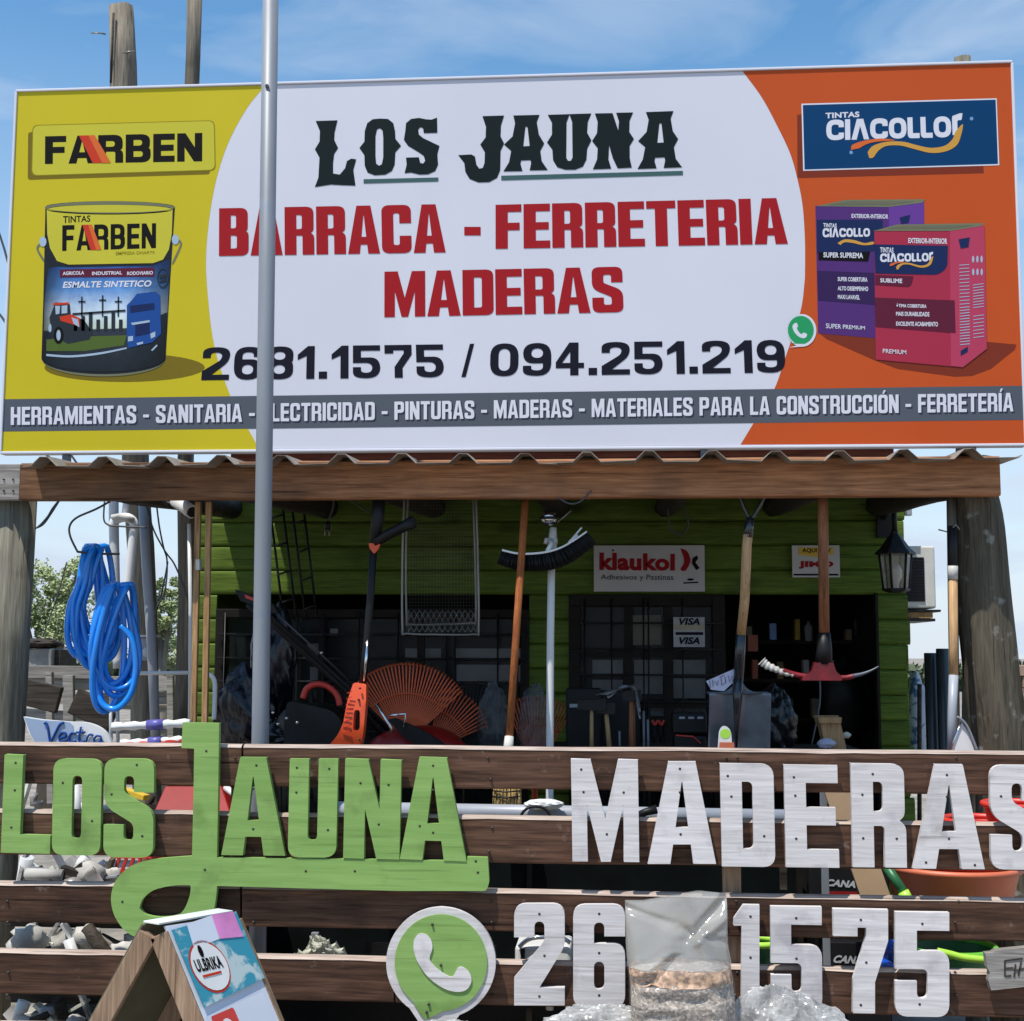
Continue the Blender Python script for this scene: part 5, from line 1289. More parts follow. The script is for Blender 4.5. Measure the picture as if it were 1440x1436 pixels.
def shav(u, v):
    p = bag_fn(u, .595+v*.075, -1.9)
    p.y = bgD+.04+(p.y-bgD-.04)*.95
    p.z += .010*noise.noise((p.x*16, v*3, 4))+.006*noise.noise((p.x*50, v*3, 4))
    return p
MB().grid(shav, 60, 8, True, True).build('shavings_layer', 'sawdustt', bg_)
# crumpled film sacks
def crumple(c, r, seed, m='sack', n=56, amp=.5, smooth=True, fr=((1.2, .30), (2.3, .16), (4.4, .08))):
    c = Vector(c); r = Vector(r); n = int(n*1.8)
    def fn(u, v):
        t = 2*PI*u; p = PI*v
        d = Vector((math.sin(p)*math.cos(t), math.sin(p)*math.sin(t), math.cos(p)))
        q_ = d*2.2+Vector((seed*5.1, 0, seed))
        k = 1+amp*.45*noise.noise(q_)
        for f_, a_ in fr:
            k -= amp*a_*(1-abs(noise.noise(q_*f_+Vector((f_, 3, 1))))*2)**2
        return c+Vector((d.x*r.x, d.y*r.y, d.z*r.z))*(k+amp*.3)
    return MB().grid(fn, n, n//2, smooth, True)
SF = ((1.2, -.22), (2.9, .14), (6.1, .10), (11, .05))
for i, (px, py, rx, rz, D_, lab) in enumerate(((838, 1470, .15, .10, 4.06, 'crumpled silver film sack left of the sawdust bag'), (1092, 1482, .16, .15, 4.02, 'crumpled silver film sack right of the sawdust bag'), (620, 1470, .09, .06, 4.08, 'crumpled white film below the round sign'))):
    p = P(px, py, D_)
    t = thing('film_sack', lab, 'sack', (p.x, p.y, p.z-rz), 'crumpled film sacks below the fence')
    crumple(p, (rx, .07, rz), i+1, 'sack', 60, .42, False, SF).build('film', 'sack', t)
    crumple(p+Vector((rx*.45, .02, rz*.15)), (rx*.8, .06, rz*.8), i+5, 'sack', 50, .4, False, SF).build('film_fold', 'sack', t)
# low pallet that carries the bags
pt = thing('low_pallet', 'stacked pallet blocks carrying the bags in front of the fence', 'pallet', (PX(950, 4.0), 4.0, 0))
zt = PZ(1562, 4.0)
for i in range(4): box(PX(780, 4.0), PX(1180, 4.0), 3.9+i*.09, 3.96+i*.09, zt-.02, zt).build('slat', 'palegrey', pt)
for px in (800, 970, 1150): box(PX(px, 4.0), PX(px+25, 4.0), 3.9, 4.22, 0, zt-.02).build('block', 'palegrey', pt)

# ================================================================== counter behind the fence
ct = thing('display_counter', 'low black counter under the porch holding the tools', 'counter', (0, 5.6, 0))
czt = PZ(1064, 5.55)
box(PX(300, 5.6), PX(1240, 5.6), 5.5, 6.5, czt-.03, czt).build('counter_top', 'darkboard', ct, bevel=.003)
box(PX(380, 5.6), PX(1235, 5.6), 5.52, 5.55, .1, PZ(1180, 5.52)).build('front_panel', 'black', ct)
for px in (305, 620, 930, 1228): box(PX(px, 5.6), PX(px+10, 5.6), 5.55, 5.59, 0, czt-.03).build('leg', 'frame', ct)
# long pvc pipe
def hpipe(label, p0, p1, r, D, m='pvcgrey', cat='pipe', n=20, group=None):
    a, b = P(*p0, D), P(*p1, D)
    t = thing('plastic_pipe', label, cat, tuple((a+b)/2), group)
    MB().tube([a, b], r, n).build('tube', m, t)
    return t
hpipe('long pale plastic pipe lying level behind the top gap of the fence', (460, 1138), (1110, 1150), m_(22, 4.9)/2, 4.9)

# ================================================================== hanging and standing tools
def ppoly(loops, D, th, m, name, parent, bevel=0):
    mb = MB()
    for lp in (loops if isinstance(loops[0][0], (list, tuple)) else [loops]): mb.poly([lp], lambda u, v: P(u, v, D), th)
    return mb.build(name, m, parent, bevel=bevel, seg=1)
# --- white pole with ball top and curved pool brush
wp = thing('white_pole', 'white pole with a banded chrome ball joint on top', 'pole', tuple(P(772, 1300, 5.36)))
rW = m_(10.5, 5.36)/2
MB().tube([P(773, 1420, 5.36), P(773, 1100, 5.36), P(774, 900, 5.36), P(776, 765, 5.36)], rW, 18).build('shaft', 'white', wp)
MB().tube([P(776, 790, 5.36), P(777, 762, 5.36), P(778, 742, 5.36)], [.017, .019, .013], 14).tube([P(768, 762, 5.35), P(784, 760, 5.35)], .012, 10).tube([P(769, 757, 5.34), P(767, 765, 5.34)], .008, 8).build('clamp', 'tape', wp)
c = P(772, 728, 5.34)
MB().lathe([(math.sin(a)*.034, -math.cos(a)*.034) for a in [PI*i/12 for i in range(13)]], c, 24).build('ball', 'chrome', wp)
MB().lathe([(.0335, -.009), (.0355, -.006), (.0355, .0), (.0335, .003)], c, 24).lathe([(.022, .028), (.0235, .026), (.026, .022)], c, 24).build('ball_band', 'black', wp)
MB().tube([P(784, 735, 5.33), P(803, 718, 5.33)], .003, 6).build('lever', 'wiresilver', wp)
pbz = thing('pool_brush', 'curved pool brush with white back and black bristles on the white pole', 'brush', tuple(P(770, 790, 5.26)))
def arcp(t): # pixel path of the back
    return smooth_path([(706, 775), (730, 780), (760, 779), (785, 773), (806, 762), (825, 749)], 6)
ap = arcp(0)
mb = MB(); n = len(ap)
vs = []
for i, (a, b) in enumerate(ap):
    for dy, dz in ((0, 0), (.045, 0), (.045, .008), (0, .008)):
        p = P(a, b, 5.26); vs.append((p.x, p.y+dy, p.z+dz))
fs = [(i*4+k, i*4+(k+1) % 4, (i+1)*4+(k+1) % 4, (i+1)*4+k) for i in range(n-1) for k in range(4)]+[(0, 1, 2, 3), ((n-1)*4+3, (n-1)*4+2, (n-1)*4+1, (n-1)*4)]
MB().add(vs, fs).build('back', 'white', pbz, bevel=.001)
mb = MB()
for i in range(1100):
    t = random.random(); j = min(int(t*(n-1)), n-2); f_ = t*(n-1)-j
    a = ap[j][0]*(1-f_)+ap[j+1][0]*f_; b = ap[j][1]*(1-f_)+ap[j+1][1]*f_
    dx = (ap[j+1][0]-ap[j][0]); dy = ap[j+1][1]-ap[j][1]; l = math.hypot(dx, dy)
    nx, ny = -dy/l, dx/l
    L = 17+7*math.sin(PI*t)+random.uniform(-1, 1)
    y = 5.262+random.random()*.04
    p0 = P(a, b, y); p1 = P(a+nx*L+random.uniform(-2, 2)+(t-.5)*4, b+ny*L, y+random.uniform(-.006, .006))
    mb.tube([p0, p1], .0021, 3)
o = mb.build('bristles', 'black', pbz); o['kind'] = 'stuff'
MB().tube([P(770, 775, 5.27), P(775, 766, 5.3), P(776, 760, 5.34)], .009, 8).build('bracket', 'white', pbz)
MB().tube([P(800, 764, 5.28), P(812, 752, 5.28)], .008, 6).tube([P(806, 756, 5.28), P(818, 742, 5.28)], .004, 6).build('clip', 'white', pbz)

# --- broom: orange handle, straw bristles
br = thing('straw_broom', 'straw broom with long orange handle left of the white pole', 'broom', tuple(P(712, 1150, 5.0)))
MB().tube([P(739, 700, 5.3), P(728, 860, 5.22), P(716, 1040, 5.1)], .0145, 14).build('handle', 'handleo', br)
MB().tube([P(716, 1036, 5.1), P(714, 1062, 5.08)], [.017, .02], 14).build('ferrule', 'tape', br)
mb = MB()
for i in range(420):
    u = random.uniform(-1, 1); v = random.uniform(-1, 1)
    p0 = P(714+u*13, 1064, 5.08); p0.y += v*.02; p1 = P(712+u*21, 1164+random.uniform(-4, 4), 5.04); p1.y += v*.03
    pm = (p0+p1)/2+Vector((u*.006, 0, 0))
    mb.tube([p0, pm, p1], .0019, 3)
o = mb.build('straw', 'bristle', br); o['kind'] = 'stuff'
for yy in (1112, 1120): MB().tube([P(693, yy, 5.035), P(712, yy+2, 5.02), P(732, yy, 5.035)], .0028, 6).build('stitch', 'blackm', br)

# --- square mouth shovel
sh = thing('shovel', 'square mouth shovel with pale wooden handle and price card', 'shovel', tuple(P(1040, 1060, 5.5)))
D = 5.3
MB().tube([P(*p) for p in ((1049, 800, D), (1050, 768, D), (1052, 752, D))][::-1]+[P(1047, 845, 5.33), P(1042, 892, 5.36)], [.019, .019, .019, .0185, .018], 16).build('handle', 'handle', sh)
g_ = MB()
g_.tube([P(1052, 756, D), P(1053, 742, D), P(1055, 728, D)], [.0195, .018, .015], 14)
g_.tube([P(*p, D) for p in smooth_path([(1055, 732), (1050, 722), (1044, 708), (1041, 692), (1042, 684)])], .007, 8)
g_.tube([P(*p, D) for p in smooth_path([(1055, 732), (1062, 722), (1070, 708), (1075, 694), (1075, 684)])], .007, 8)
g_.tube([P(1038, 684, D), P(1079, 684, D)], .012, 10)
g_.build('grip', 'enamel', sh)
MB().tube([P(1042, 888, 5.36), P(1040, 930, 5.4), P(1038, 965, 5.44), P(1037, 985, 5.455)], [.019, .021, .019, .016], 14).build('socket', 'enamel', sh)
def blade(u, v):
    px = 996+ (1083-996)*u + (v-.5)*(-2); py = 972+(1080-972)*v
    py += (7*abs(u-.48)**1.5-15*math.exp(-((u-.48)/.13)**2))*(1-v)**3
    dish = .018*(1-(2*u-1)**2)
    return P(px, py, 5.43+.06*v)+Vector((0, dish*1.9-.012-.02*math.exp(-((u-.48)/.09)**2)*max(0, 1-v*1.0)+.012*math.exp(-((u-.80)/.10)**2)*v, 0))
o = MB().grid(blade, 41, 24).build('blade', 'bladesteel', sh)
s_ = o.modifiers.new('s', 'SOLIDIFY'); s_.thickness = .003
ppoly([fil([(1009, 1056), (1011, 1026, 6), (1018, 1019, 8), (1028, 1026, 8), (1030, 1056)])], 5.432, .001, 'white', 'label_sticker', sh)
ppoly([[ellipse(1020, 1032, 7.5, 7, 18)]][0], 5.431, .0005, 'lime', 'sticker_mark', sh)
ppoly([fil([(1012, 1044), (1032, 1044), (1033, 1058), (1011, 1058)])], 5.42, .003, 'terra', 'barcode_tab', sh)
pc = thing('price_card', 'lilac price card with handwriting tucked behind the shovel neck', 'card', tuple(P(1015, 970, 5.42)))
ppoly([[(993, 958), (1034, 940), (1033, 958), (1018, 972), (1000, 970)]], 5.425, .001, 'lilac', 'card_sheet', pc)
for st_ in ([(998, 957), (999, 967)], [(1002, 956), (1003, 966)], [(1005, 958), (1009, 964), (1010, 957)], [(1014, 953), (1015, 964), (1020, 960)], [(1019, 951), (1021, 960)], [(1024, 950), (1026, 959), (1030, 950), (1031, 958)], [(1012, 953), (1018, 949)]):
    MB().tube([P(a, b, 5.423) for a, b in st_], .0012, 4).build('ink_stroke', 'bb_purple2', pc)

tg = MB()
tg.tube([P(1037.5, 955, 5.425), P(1037, 985, 5.425), P(1036, 1015, 5.432), P(1035.5, 1058, 5.45)], [.021, .018, .011, .003], 12)
tg.build('tongue', 'enamel', sh)
for s_ in (-1, 1): MB().tube([P(1037, 968, 5.43), P(1037+s_*9, 975, 5.43), P(1037+s_*43, 974, 5.435)], [.006, .006, .004], 6).build('shoulder_fold', 'steel', sh)
# --- pickaxe
pk = thing('pickaxe', 'pickaxe hung head down with brown handle and red head', 'pickaxe', tuple(P(1155, 955, 5.35)))
D = 5.34
MB().tube([P(1157, 696, 5.3), P(1158, 800, 5.32), P(1159, 895, D)], [.0205, .020, .0205], 14).build('handle', 'handleb', pk)
MB().tube([P(1159, 890, D), P(1159, 912, D), P(1158, 934, D)], [.024, .030, .034], 16).build('rubber_collar', 'black', pk)
ppoly([fil([(1146, 932), (1172, 932), (1176, 945, 4), (1184, 951, 6), (1184, 957), (1128, 957), (1130, 951, 6), (1142, 946, 4)])], D-.03, .06, 'pickred', 'eye', pk, bevel=.004)
mb = MB()
a1 = [P(*p, D) for p in smooth_path([(1146, 952), (1130, 951), (1115, 948), (1100, 943)])]
mb.tube(a1, [.011]*len(a1), 8); a2 = [P(*p, D) for p in smooth_path([(1176, 953), (1190, 953), (1200, 951)])]; mb.tube(a2, .010, 8)
mb.build('red_arm', 'pickred', pk)
a3 = [P(*p, D) for p in smooth_path([(1198, 951), (1212, 948), (1225, 943), (1236, 937)])]
MB().tube(a3, [.009-.007*i/(len(a3)-1) for i in range(len(a3))], 8).build('steel_tip', 'steel', pk)
a4 = [P(*p, D) for p in smooth_path([(1116, 949), (1102, 946), (1090, 941), (1078, 936), (1071, 930)])]
MB().tube(a4, [.010+.009*i/(len(a4)-1)+.003*math.sin(i*1.9) for i in range(len(a4))], 10, jit=.5).build('tape_wrap', 'tape', pk)

# --- string trimmer
tr = thing('string_trimmer', 'string trimmer with black shaft and bright orange guard', 'trimmer', tuple(P(500, 1050, 5.3)))
D = 5.28
MB().tube([P(526, 760, D), P(521, 840, D), P(515, 915, D), P(510, 962, D)], [.0155, .0145, .0145, .0145], 14).build('shaft', 'black', tr)
MB().tube([P(533, 702, D), P(531, 730, D), P(526, 768, D)], [.026, .026, .020], 16).build('grip', 'black', tr)
MB().tube([P(527, 764, D-.01), P(545, 752, D-.02), P(565, 742, D-.03), P(581, 734, D-.04)], [.017, .021, .021, .026], 16).build('side_grip', 'black', tr)
MB().tube([P(579, 735.3, D-.042), P(583.6, 732.7, D-.045)], .018, 14).build('grip_hole', 'dark', tr)
ppoly([fil([(518, 764, 2), (535, 764, 2), (532, 772), (526, 779, 2), (520, 772)])], D-.022, .012, 'orange', 'trigger', tr, bevel=.002)
MB().tube([P(517, 900, D-.01), P(512, 958, D-.01)], .006, 8).build('steel_rod', 'chrome', tr)
gd = fil([(497, 960, 3), (515, 962, 3), (516, 985), (513, 1030, 12), (508, 1050), (508, 1075), (452, 1075), (462, 1050), (478, 1032, 8), (485, 1015), (490, 985)])
slot = fil([(500, 998, 4), (508, 998, 4), (508, 1026, 5), (498, 1028, 5)])
MB().poly([gd, slot], lambda u, v: P(u, v, D-.02)+Vector((0, -.03*math.sin(min(max((v-960)/110, 0), 1)*PI), 0)), .05).build('guard', 'orange', tr, bevel=.004, seg=2)
for i in range(8):
    b = 975+i*8
    MB().bar(P(488-(i*.9), b, D-.05), P(495-(i*.4), b-3, D-.055), .003, .003).build('guard_rib', 'redc', tr)
for a, b in ((506, 968), (504, 984), (505, 1040)):
    MB().lathe([(0, -.004), (.004, -.003), (.004, .01)], P(a, b, D-.05), 8, 'Y').build('screw', 'screw', tr)
# --- lawn mower with long handles
mw = thing('lawn_mower', 'black and red lawn mower with long folded black handlebar', 'mower', tuple(P(470, 1060, 5.8)))
def mtube(pts, r, m, nm, D): MB().tube([P(*p, D) if len(p) == 2 else P(*p) for p in pts], r, 10).build(nm, m, mw)
mtube([(340, 836, 5.45), (380, 868, 5.5), (430, 912, 5.6), (490, 968, 5.7), (560, 1040, 5.8)], .012, 'black', 'handlebar', 5.6)
mtube([(348, 850, 5.35), (392, 888, 5.4), (440, 930, 5.5), (500, 985, 5.6), (545, 1045, 5.7)], .010, 'black', 'handlebar', 5.6)
mtube([(392, 866, 5.49), (452, 921, 5.59), (490, 957, 5.69)], .004, 'wire', 'control_cable', 5.5)
ppoly([fil([(330, 829), (352, 837, 4), (384, 850, 4), (390, 862, 3), (376, 862), (352, 850, 4), (338, 845)])], 5.43, .06, 'black', 'lever', mw, bevel=.004)
ppoly([fil([(344, 836), (356, 841), (356, 845), (345, 841)])], 5.425, .004, 'redc', 'lever_accent', mw)
mtube(smooth_path([(426, 982, 5.7), (432, 968, 5.7), (446, 962, 5.7), (462, 966, 5.7), (474, 978, 5.7), (478, 992, 5.7)]), .013, 'redc', 'arched_handle', 5.7)
MB().blob(P(446, 1022, 5.85), (.165, .12, .11), 5, .18, 1.5).build('catcher_box', 'black', mw)
ppoly([fil([(404, 985, 8), (470, 1000, 10), (490, 1030, 8), (484, 1062), (398, 1062), (400, 1010)])], 5.72, .1, 'blackm', 'grass_box', mw, bevel=.01)
def deck(u, v):
    t = PI*(u); px = 568+ (86*(u-.5)*2 if False else 90*(u-.5)*1.9); py = 1062-45*math.sin(PI*u)**.7*(1-v)
    return P(px, py, 5.45+.5*v*0+.12*v)
MB().blob(P(590, 1062, 5.65), (.21, .12, .125), 9, .12, 1.3).build('deck', 'red', mw)
ppoly([fil([(545, 1012), (556, 1010, 3), (600, 1030, 8), (640, 1058), (600, 1058), (566, 1036, 6)])], 5.5, .03, 'black', 'side_arm', mw, bevel=.004)
MB().tube([P(530, 990, 5.5), P(548, 1020, 5.48), P(552, 1030, 5.48)], .006, 8).tube([P(548, 1006, 5.49), P(570, 1004, 5.49), P(568, 1022, 5.49)], .006, 8).build('steel_catch', 'chrome', mw)
for a, b in ((403, 1010), (418, 1016), (384, 1002), (452, 918), (391, 1018)):
    MB().lathe([(0, -.006), (.006, -.004), (.006, .01)], P(a, b, 5.44), 8, 'Y').build('bolt', 'chrome', mw)

# --- leaf rakes (fans of tines)
def leaf_rake(label, cx, cy, R_, a0, a1, n, D, m, r0=.16, tip=.05, w=.006, band=(.62, .30)):
    t = thing('leaf_rake', label, 'rake', tuple(P(cx, cy, D)), 'leaf rakes standing on the counter')
    for i in range(n):
        a = a0+(a1-a0)*i/(n-1); s_, c_ = math.sin(a), math.cos(a)
        rr = R_*(1-.05*abs(2*i/(n-1)-1)**2)
        pts = [P(cx+s_*rr*k, cy-c_*rr*k, D+.03*k) for k in (r0, .5, 1)]
        pts.append(P(cx+s_*rr*1.01, cy-c_*rr*1.01, D+.03)+Vector((0, -tip, -.01)))
        mb = MB()
        for p, q_ in zip(pts, pts[1:]): mb.bar(p, q_, w, .004)
        mb.build('tine', m, t)
    for k in band:
        mb = MB()
        pts = [P(cx+math.sin(a0+(a1-a0)*i/30)*R_*k, cy-math.cos(a0+(a1-a0)*i/30)*R_*k, D+.03*k-.004) for i in range(31)]
        mb.tube(pts, .004, 6).build('cross_band', m, t)
    fan = [(cx+math.sin(a0+(a1-a0)*i/12)*R_*.33, cy-math.cos(a0+(a1-a0)*i/12)*R_*.33) for i in range(13)]+[(cx+4, cy+8), (cx-4, cy+8)]
    ppoly(fan, D, .006, m, 'fan_base', t)
    MB().tube([P(cx, cy-6, D), P(cx, cy+60, D)], .014, 10).build('socket', m, t)
    return t
leaf_rake('large orange plastic leaf rake with the widest fan, behind the trimmer', 572, 1046, 114, rad(-44), rad(46), 34, 5.92, 'rake')
leaf_rake('orange leaf rake fan leaning right, overlapped by the widest fan', 600, 1058, 98, rad(14), rad(66), 16, 6.0, 'rake')
leaf_rake('black leaf rake with spread thin tines right of the orange fans', 655, 1072, 112, rad(-26), rad(36), 22, 6.08, 'black', w=.004)
leaf_rake('partly hidden dark orange leaf rake behind the white pole', 752, 1090, 112, rad(-22), rad(30), 20, 6.15, 'rake')
# --- plastic wrapped items by the broom
for i, (a, b, c, d, lab) in enumerate(((676, 712, 972, 1050, 'clear wrapped grey pack left of the broom handle'), (733, 770, 975, 1050, 'clear wrapped grey pack between broom handle and white pole'))):
    t = thing('wrapped_pack', lab, 'pack', tuple(P((a+b)/2, d, 5.75)))
    crumple(P((a+b)/2, (c+d+20)/2, 5.75), (m_(b-a, 5.75)*.58, .05, m_(d+20-c, 5.75)*.58), 70+i, n=44, amp=.4).build('film', mat('pack film %d' % i, (.12, .125, .13), .25, var=.4, spec=.6, alpha=.32), t)

# --- wire baskets / rectangular wire rack hanging
rk = thing('wire_rack', 'rectangular wire basket rack hanging from the beam before green siding', 'rack', tuple(P(620, 703, 5.5)))
for off_, (l, r, b) in enumerate((((566, 673, 891)), ((571, 669, 878)))):
    D = 5.5+.07*off_
    pts = [(l+3, 690), (l, 780), (l+(1 if off_ else 0), b-8), (l+6, b), ((l+r)/2, b+1.5 if not off_ else b), (r-6, b+1 if not off_ else b-2), (r, b-8), (r-1, 780), (r-4, 690)]
    MB().tube([P(*p, D) for p in smooth_path(pts, 4)], .0045, 8).build('wire_loop', 'wiresilver', rk)
mb = MB()
for i in range(13):
    a = 574+i*8
    for d_ in (-1, 1):
        mb.tube([P(a, 858, 5.55), P(a+d_*10 if 568 < a+d_*10 < 674 else a, 876, 5.55)], .0013, 4)
        mb.tube([P(a, 876, 5.55), P(a-d_*8 if 568 < a-d_*8 < 674 else a, 889, 5.52)], .0013, 4)
for i in range(24):
    mb.tube([P(572+i*4.2, 705, 5.56), P(572+i*4.2, 876, 5.56)], .0004, 3)
for i in range(36): mb.tube([P(570, 706+i*4.7, 5.56), P(670, 706+i*4.7, 5.56)], .0004, 3)
o = mb.build('wire_mesh', 'wiresilver', rk); o['kind'] = 'stuff'
# --- rebar trusses
for i, (x0, x1, y0, y1, dx, rung) in enumerate(((380, 401, 728, 858, 17, (0, .33, .68)), (411, 430, 726, 858, 17, (.14, .42, .78)))):
    t = thing('rebar_truss', ['narrow black welded steel truss beside the galvanised pole', 'right one of the two black welded steel trusses on green siding'][i], 'truss', tuple(P(x0, y0, 6.85)))
    for k, xx in enumerate((x0-1, x1-4)):
        MB().tube([P(xx, y0-18, 6.85), P(xx+dx*1.15, y1+10, 6.85)], .0065, 8).build('rod', 'blackm', t)
    for q_ in (.12, .37, .62, .87):
        q2 = q_+(.06 if i else 0)
        p = P(x0-1+dx*1.15*q2, y0-18+(y1+28-y0)*q2, 6.845); r_ = P(x1-4+dx*1.15*(q2-.03), y0-18+(y1+28-y0)*(q2-.035), 6.845)
        MB().tube([p, r_], .0055, 6).build('rung', 'blackm', t)
# --- plug on a cord
pg = thing('hanging_plug', 'electric plug dangling on a cord under the beam', 'plug', tuple(P(461, 735, 5.6)))
MB().tube([P(*p, 5.6) for p in smooth_path([(470, 700), (468, 715), (464, 726), (461, 735)])], .004, 6).build('cord', 'wire', pg)
MB().tube([P(461, 733, 5.6), P(460, 745, 5.6)], [.009, .013], 10).build('plug_body', 'black', pg)
for dx in (-3, 3): MB().tube([P(460+dx, 745, 5.6), P(460+dx, 754, 5.6)], .0028, 6).build('pin', 'wiresilver', pg)
for px, nm in ((785, 'cord dangling from the ceiling by the chrome ball'), (955, 'loop of cord hanging above the red lettered wall sign'), (505, 'thin cord slanting down beside the trimmer grip')):
    t = thing('cord', nm, 'cord', tuple(P(px, 700, 6.2)))
    pth = {785: [(832, 690), (815, 706), (800, 708), (785, 700)], 955: [(938, 700), (940, 725), (944, 745), (960, 752), (968, 735), (962, 712), (955, 700)], 505: [(488, 700), (505, 712), (520, 722)]}[px]
    MB().tube([P(*p, 6.2 if px != 785 else 5.18) for p in smooth_path(pth)], .004, 6).build('cable', 'wire', t)

# --- hammers, axes, pliers, toolboxes in front of the barred door
def hammer(label, px, top, D, m, w=5, hw=14, lean=0):
    t = thing('hammer', label, 'hammer', tuple(P(px, 1060, D)), 'hammers standing head up on the counter')
    MB().tube([P(px-lean, top+8, D), P(px, 1062, D)], [m_(w, D)*.5, m_(w, D)*.62], 10).build('handle', m, t)
    ppoly(fil([(px-lean-hw, top, 3), (px-lean+hw, top-2, 3), (px-lean+hw, top+15, 3), (px-lean-hw, top+13, 2)]), D-.02, .045, 'blackm', 'head', t, bevel=.004)
hammer('hammer with pale thin handle, leftmost of the row by the barred door', 832, 985, 5.7, 'handle', 5, 20)
hammer('hammer with yellowish leaning handle in the middle of the row', 858, 990, 5.72, 'handle', 6, 13, 6)
hammer('hammer with thick orange brown handle at the right of the row', 889, 972, 5.68, 'handleb', 8, 13)
for i, (a, b, c, d) in enumerate(((796, 845, 968, 1012), (843, 900, 972, 1003))):
    t = thing('tool_case', ['black tool case with a tiny pale label left of the hammers', 'wide black tool case behind the hammer heads'][i], 'case', tuple(P((a+b)/2, 1060, 5.9)))
    pbox(a, b, c, 1062, 5.9+i*.1, .12).build('case_body', 'black', t, bevel=.008)
    if not i: pbox(801, 815, 990, 995, 5.897, .002).build('label', 'paper', t)
for i, px in enumerate((921, 930)):
    t = thing('red_pliers', ['left one of two red handled pliers hanging before the door', 'right one of two red handled pliers hanging before the door'][i], 'pliers', tuple(P(px, 1050, 5.8)))
    for s_ in (-1, 1): MB().tube([P(*p, 5.8) for p in smooth_path([(px, 1020), (px+2.5*s_, 1016), (px+4*s_, 1013)])], .006, 8).build('grip', 'redc', t)
    MB().tube([P(px, 1018, 5.8), P(px-1, 1045, 5.8)], [.006, .004], 6).build('jaw', 'blackm', t)
tb = thing('toolbox', 'black power tool case with vents left of the shovel blade', 'toolbox', tuple(P(970, 1060, 5.7)))
pbox(946, 994, 1003, 1032, 5.7, .2).build('lid', 'black', tb, bevel=.008)
pbox(948, 993, 1035, 1066, 5.71, .2).build('case_body', 'blackm', tb, bevel=.008)
for a in (955, 968, 981): pbox(a, a+8, 1008, 1011, 5.695, .004).build('vent', 'pvcgrey', tb)
MB().tube([P(950, 1034, 5.69), P(975, 1036, 5.69), P(985, 1046, 5.69)], .004, 6).build('red_trim', 'redc', tb)
for i, (a, top) in enumerate(((905, 1000), (911, 1012), (871, 1028))):
    t = thing('metal_rod', ['tall thin pale rod beside the orange brown hammer', 'short thin pale rod by the pliers', 'stubby grey packet edge between the hammers'][i], 'rod', tuple(P(a, 1060, 5.75)))
    MB().tube([P(a, top, 5.75), P(a+1, 1062, 5.75)], .005, 8).build('rod_body', 'galv', t)
# cable bundle
cbn = thing('cable_bundle', 'loose grey cable bundle draped over the hammer heads', 'cable', tuple(P(880, 975, 5.66)))
for k in range(4):
    MB().tube([P(*p, 5.64+.01*k) for p in smooth_path([(838+k*6, 978-k*2), (856, 972+k*3), (876, 968-k), (892, 965+k*2), (896, 978+k*4), (900, 996+k*5)])], .0035, 6).build('cable', 'pvcgrey' if k % 2 else 'wire', cbn)
# wooden bracket thing, bird house like
wb = thing('wooden_bracket', 'small raw pine block stand near the foot of the pickaxe', 'wooden stand', tuple(P(1170, 1060, 5.7)))
ppoly([(1153, 1012), (1181, 1012), (1192, 1060), (1162, 1060)], 5.7, .08, 'handle', 'body', wb, bevel=.003)
ppoly([(1151, 1009), (1184, 1009), (1183, 1017), (1152, 1017)], 5.68, .11, 'handle', 'lid', wb, bevel=.003)
MB().blob(P(1162, 1046, 5.66), (.035, .03, .02), 3, .4).build('cloth', 'lilac', wb)
MB().blob(P(1190, 1034, 5.72), (.018, .015, .012), 3, .4).build('knob', 'flower', wb)
# black bags of the counter below the tools to give depth in the dark
for i, (px, py, rx, rz, D_, m_n) in enumerate(((345, 1000, .12, .2, 6.3, 'black'), (385, 930, .10, .26, 6.4, 'black'), (395, 1035, .1, .06, 5.9, 'blackm'), (1090, 1020, .09, .16, 6.3, 'black'))):
    t = thing('black_bag', ['black film bag low behind the galvanised pole', 'tall crumpled dark bag right of the galvanised pole', 'small dark bundle before the mower box', 'black bag in the doorway beside the shovel'][i], 'bag', tuple(P(px, py+30, D_)))
    crumple(P(px, py, D_), (rx, .08, rz), 11+i, n=36).build('film', mat('dark film %d' % i, (.006, .007, .016) if i < 2 else (.015, .015, .016), .25, var=.1, spec=.5, coat=.1), t)

# --- right side: second shovel, rolls, far rubble
s3 = thing('garden_spade', 'spade with tan handle and pale blade leaning on the crooked trunk', 'spade', tuple(P(1345, 1055, 5.2)))
MB().tube([P(1340, 812, 5.22), P(1341, 900, 5.22), P(1341, 955, 5.2)], .0165, 12).build('handle', 'handle', s3)
MB().tube([P(1339, 740, 5.23), P(1340, 805, 5.22)], .017, 12).build('black_wrap', 'black', s3)
MB().tube([P(1340, 796, 5.22), P(1340, 815, 5.22)], .0185, 12, jit=.3).build('tape_wrap', 'tape', s3)
MB().tube([P(1341, 950, 5.2), P(1339, 1000, 5.18), P(1337, 1055, 5.15)], [.0175, .0165, .015], 12).build('socket', 'pvcgrey', s3)
ppoly([fil([(1336, 1060), (1341, 1040), (1352, 1015, 2), (1362, 1030, 8), (1371, 1056), (1371, 1062)])], 5.08, .004, 'white', 'blade', s3)
MB().tube([P(1336, 1060, 5.077), P(1342, 1040, 5.077), P(1352, 1014, 5.077)], .004, 6).build('bright_edge', 'chrome', s3)
MB().tube([P(*p, 5.07) for p in smooth_path([(1346, 1008), (1356, 1016), (1364, 1030), (1374, 1056)])], .005, 8).build('rim', 'galv', s3)
hk = thing('wire_hook', 'bent wire hook on the side pole of the crooked trunk', 'hook', tuple(P(1335, 746, 5.25)))
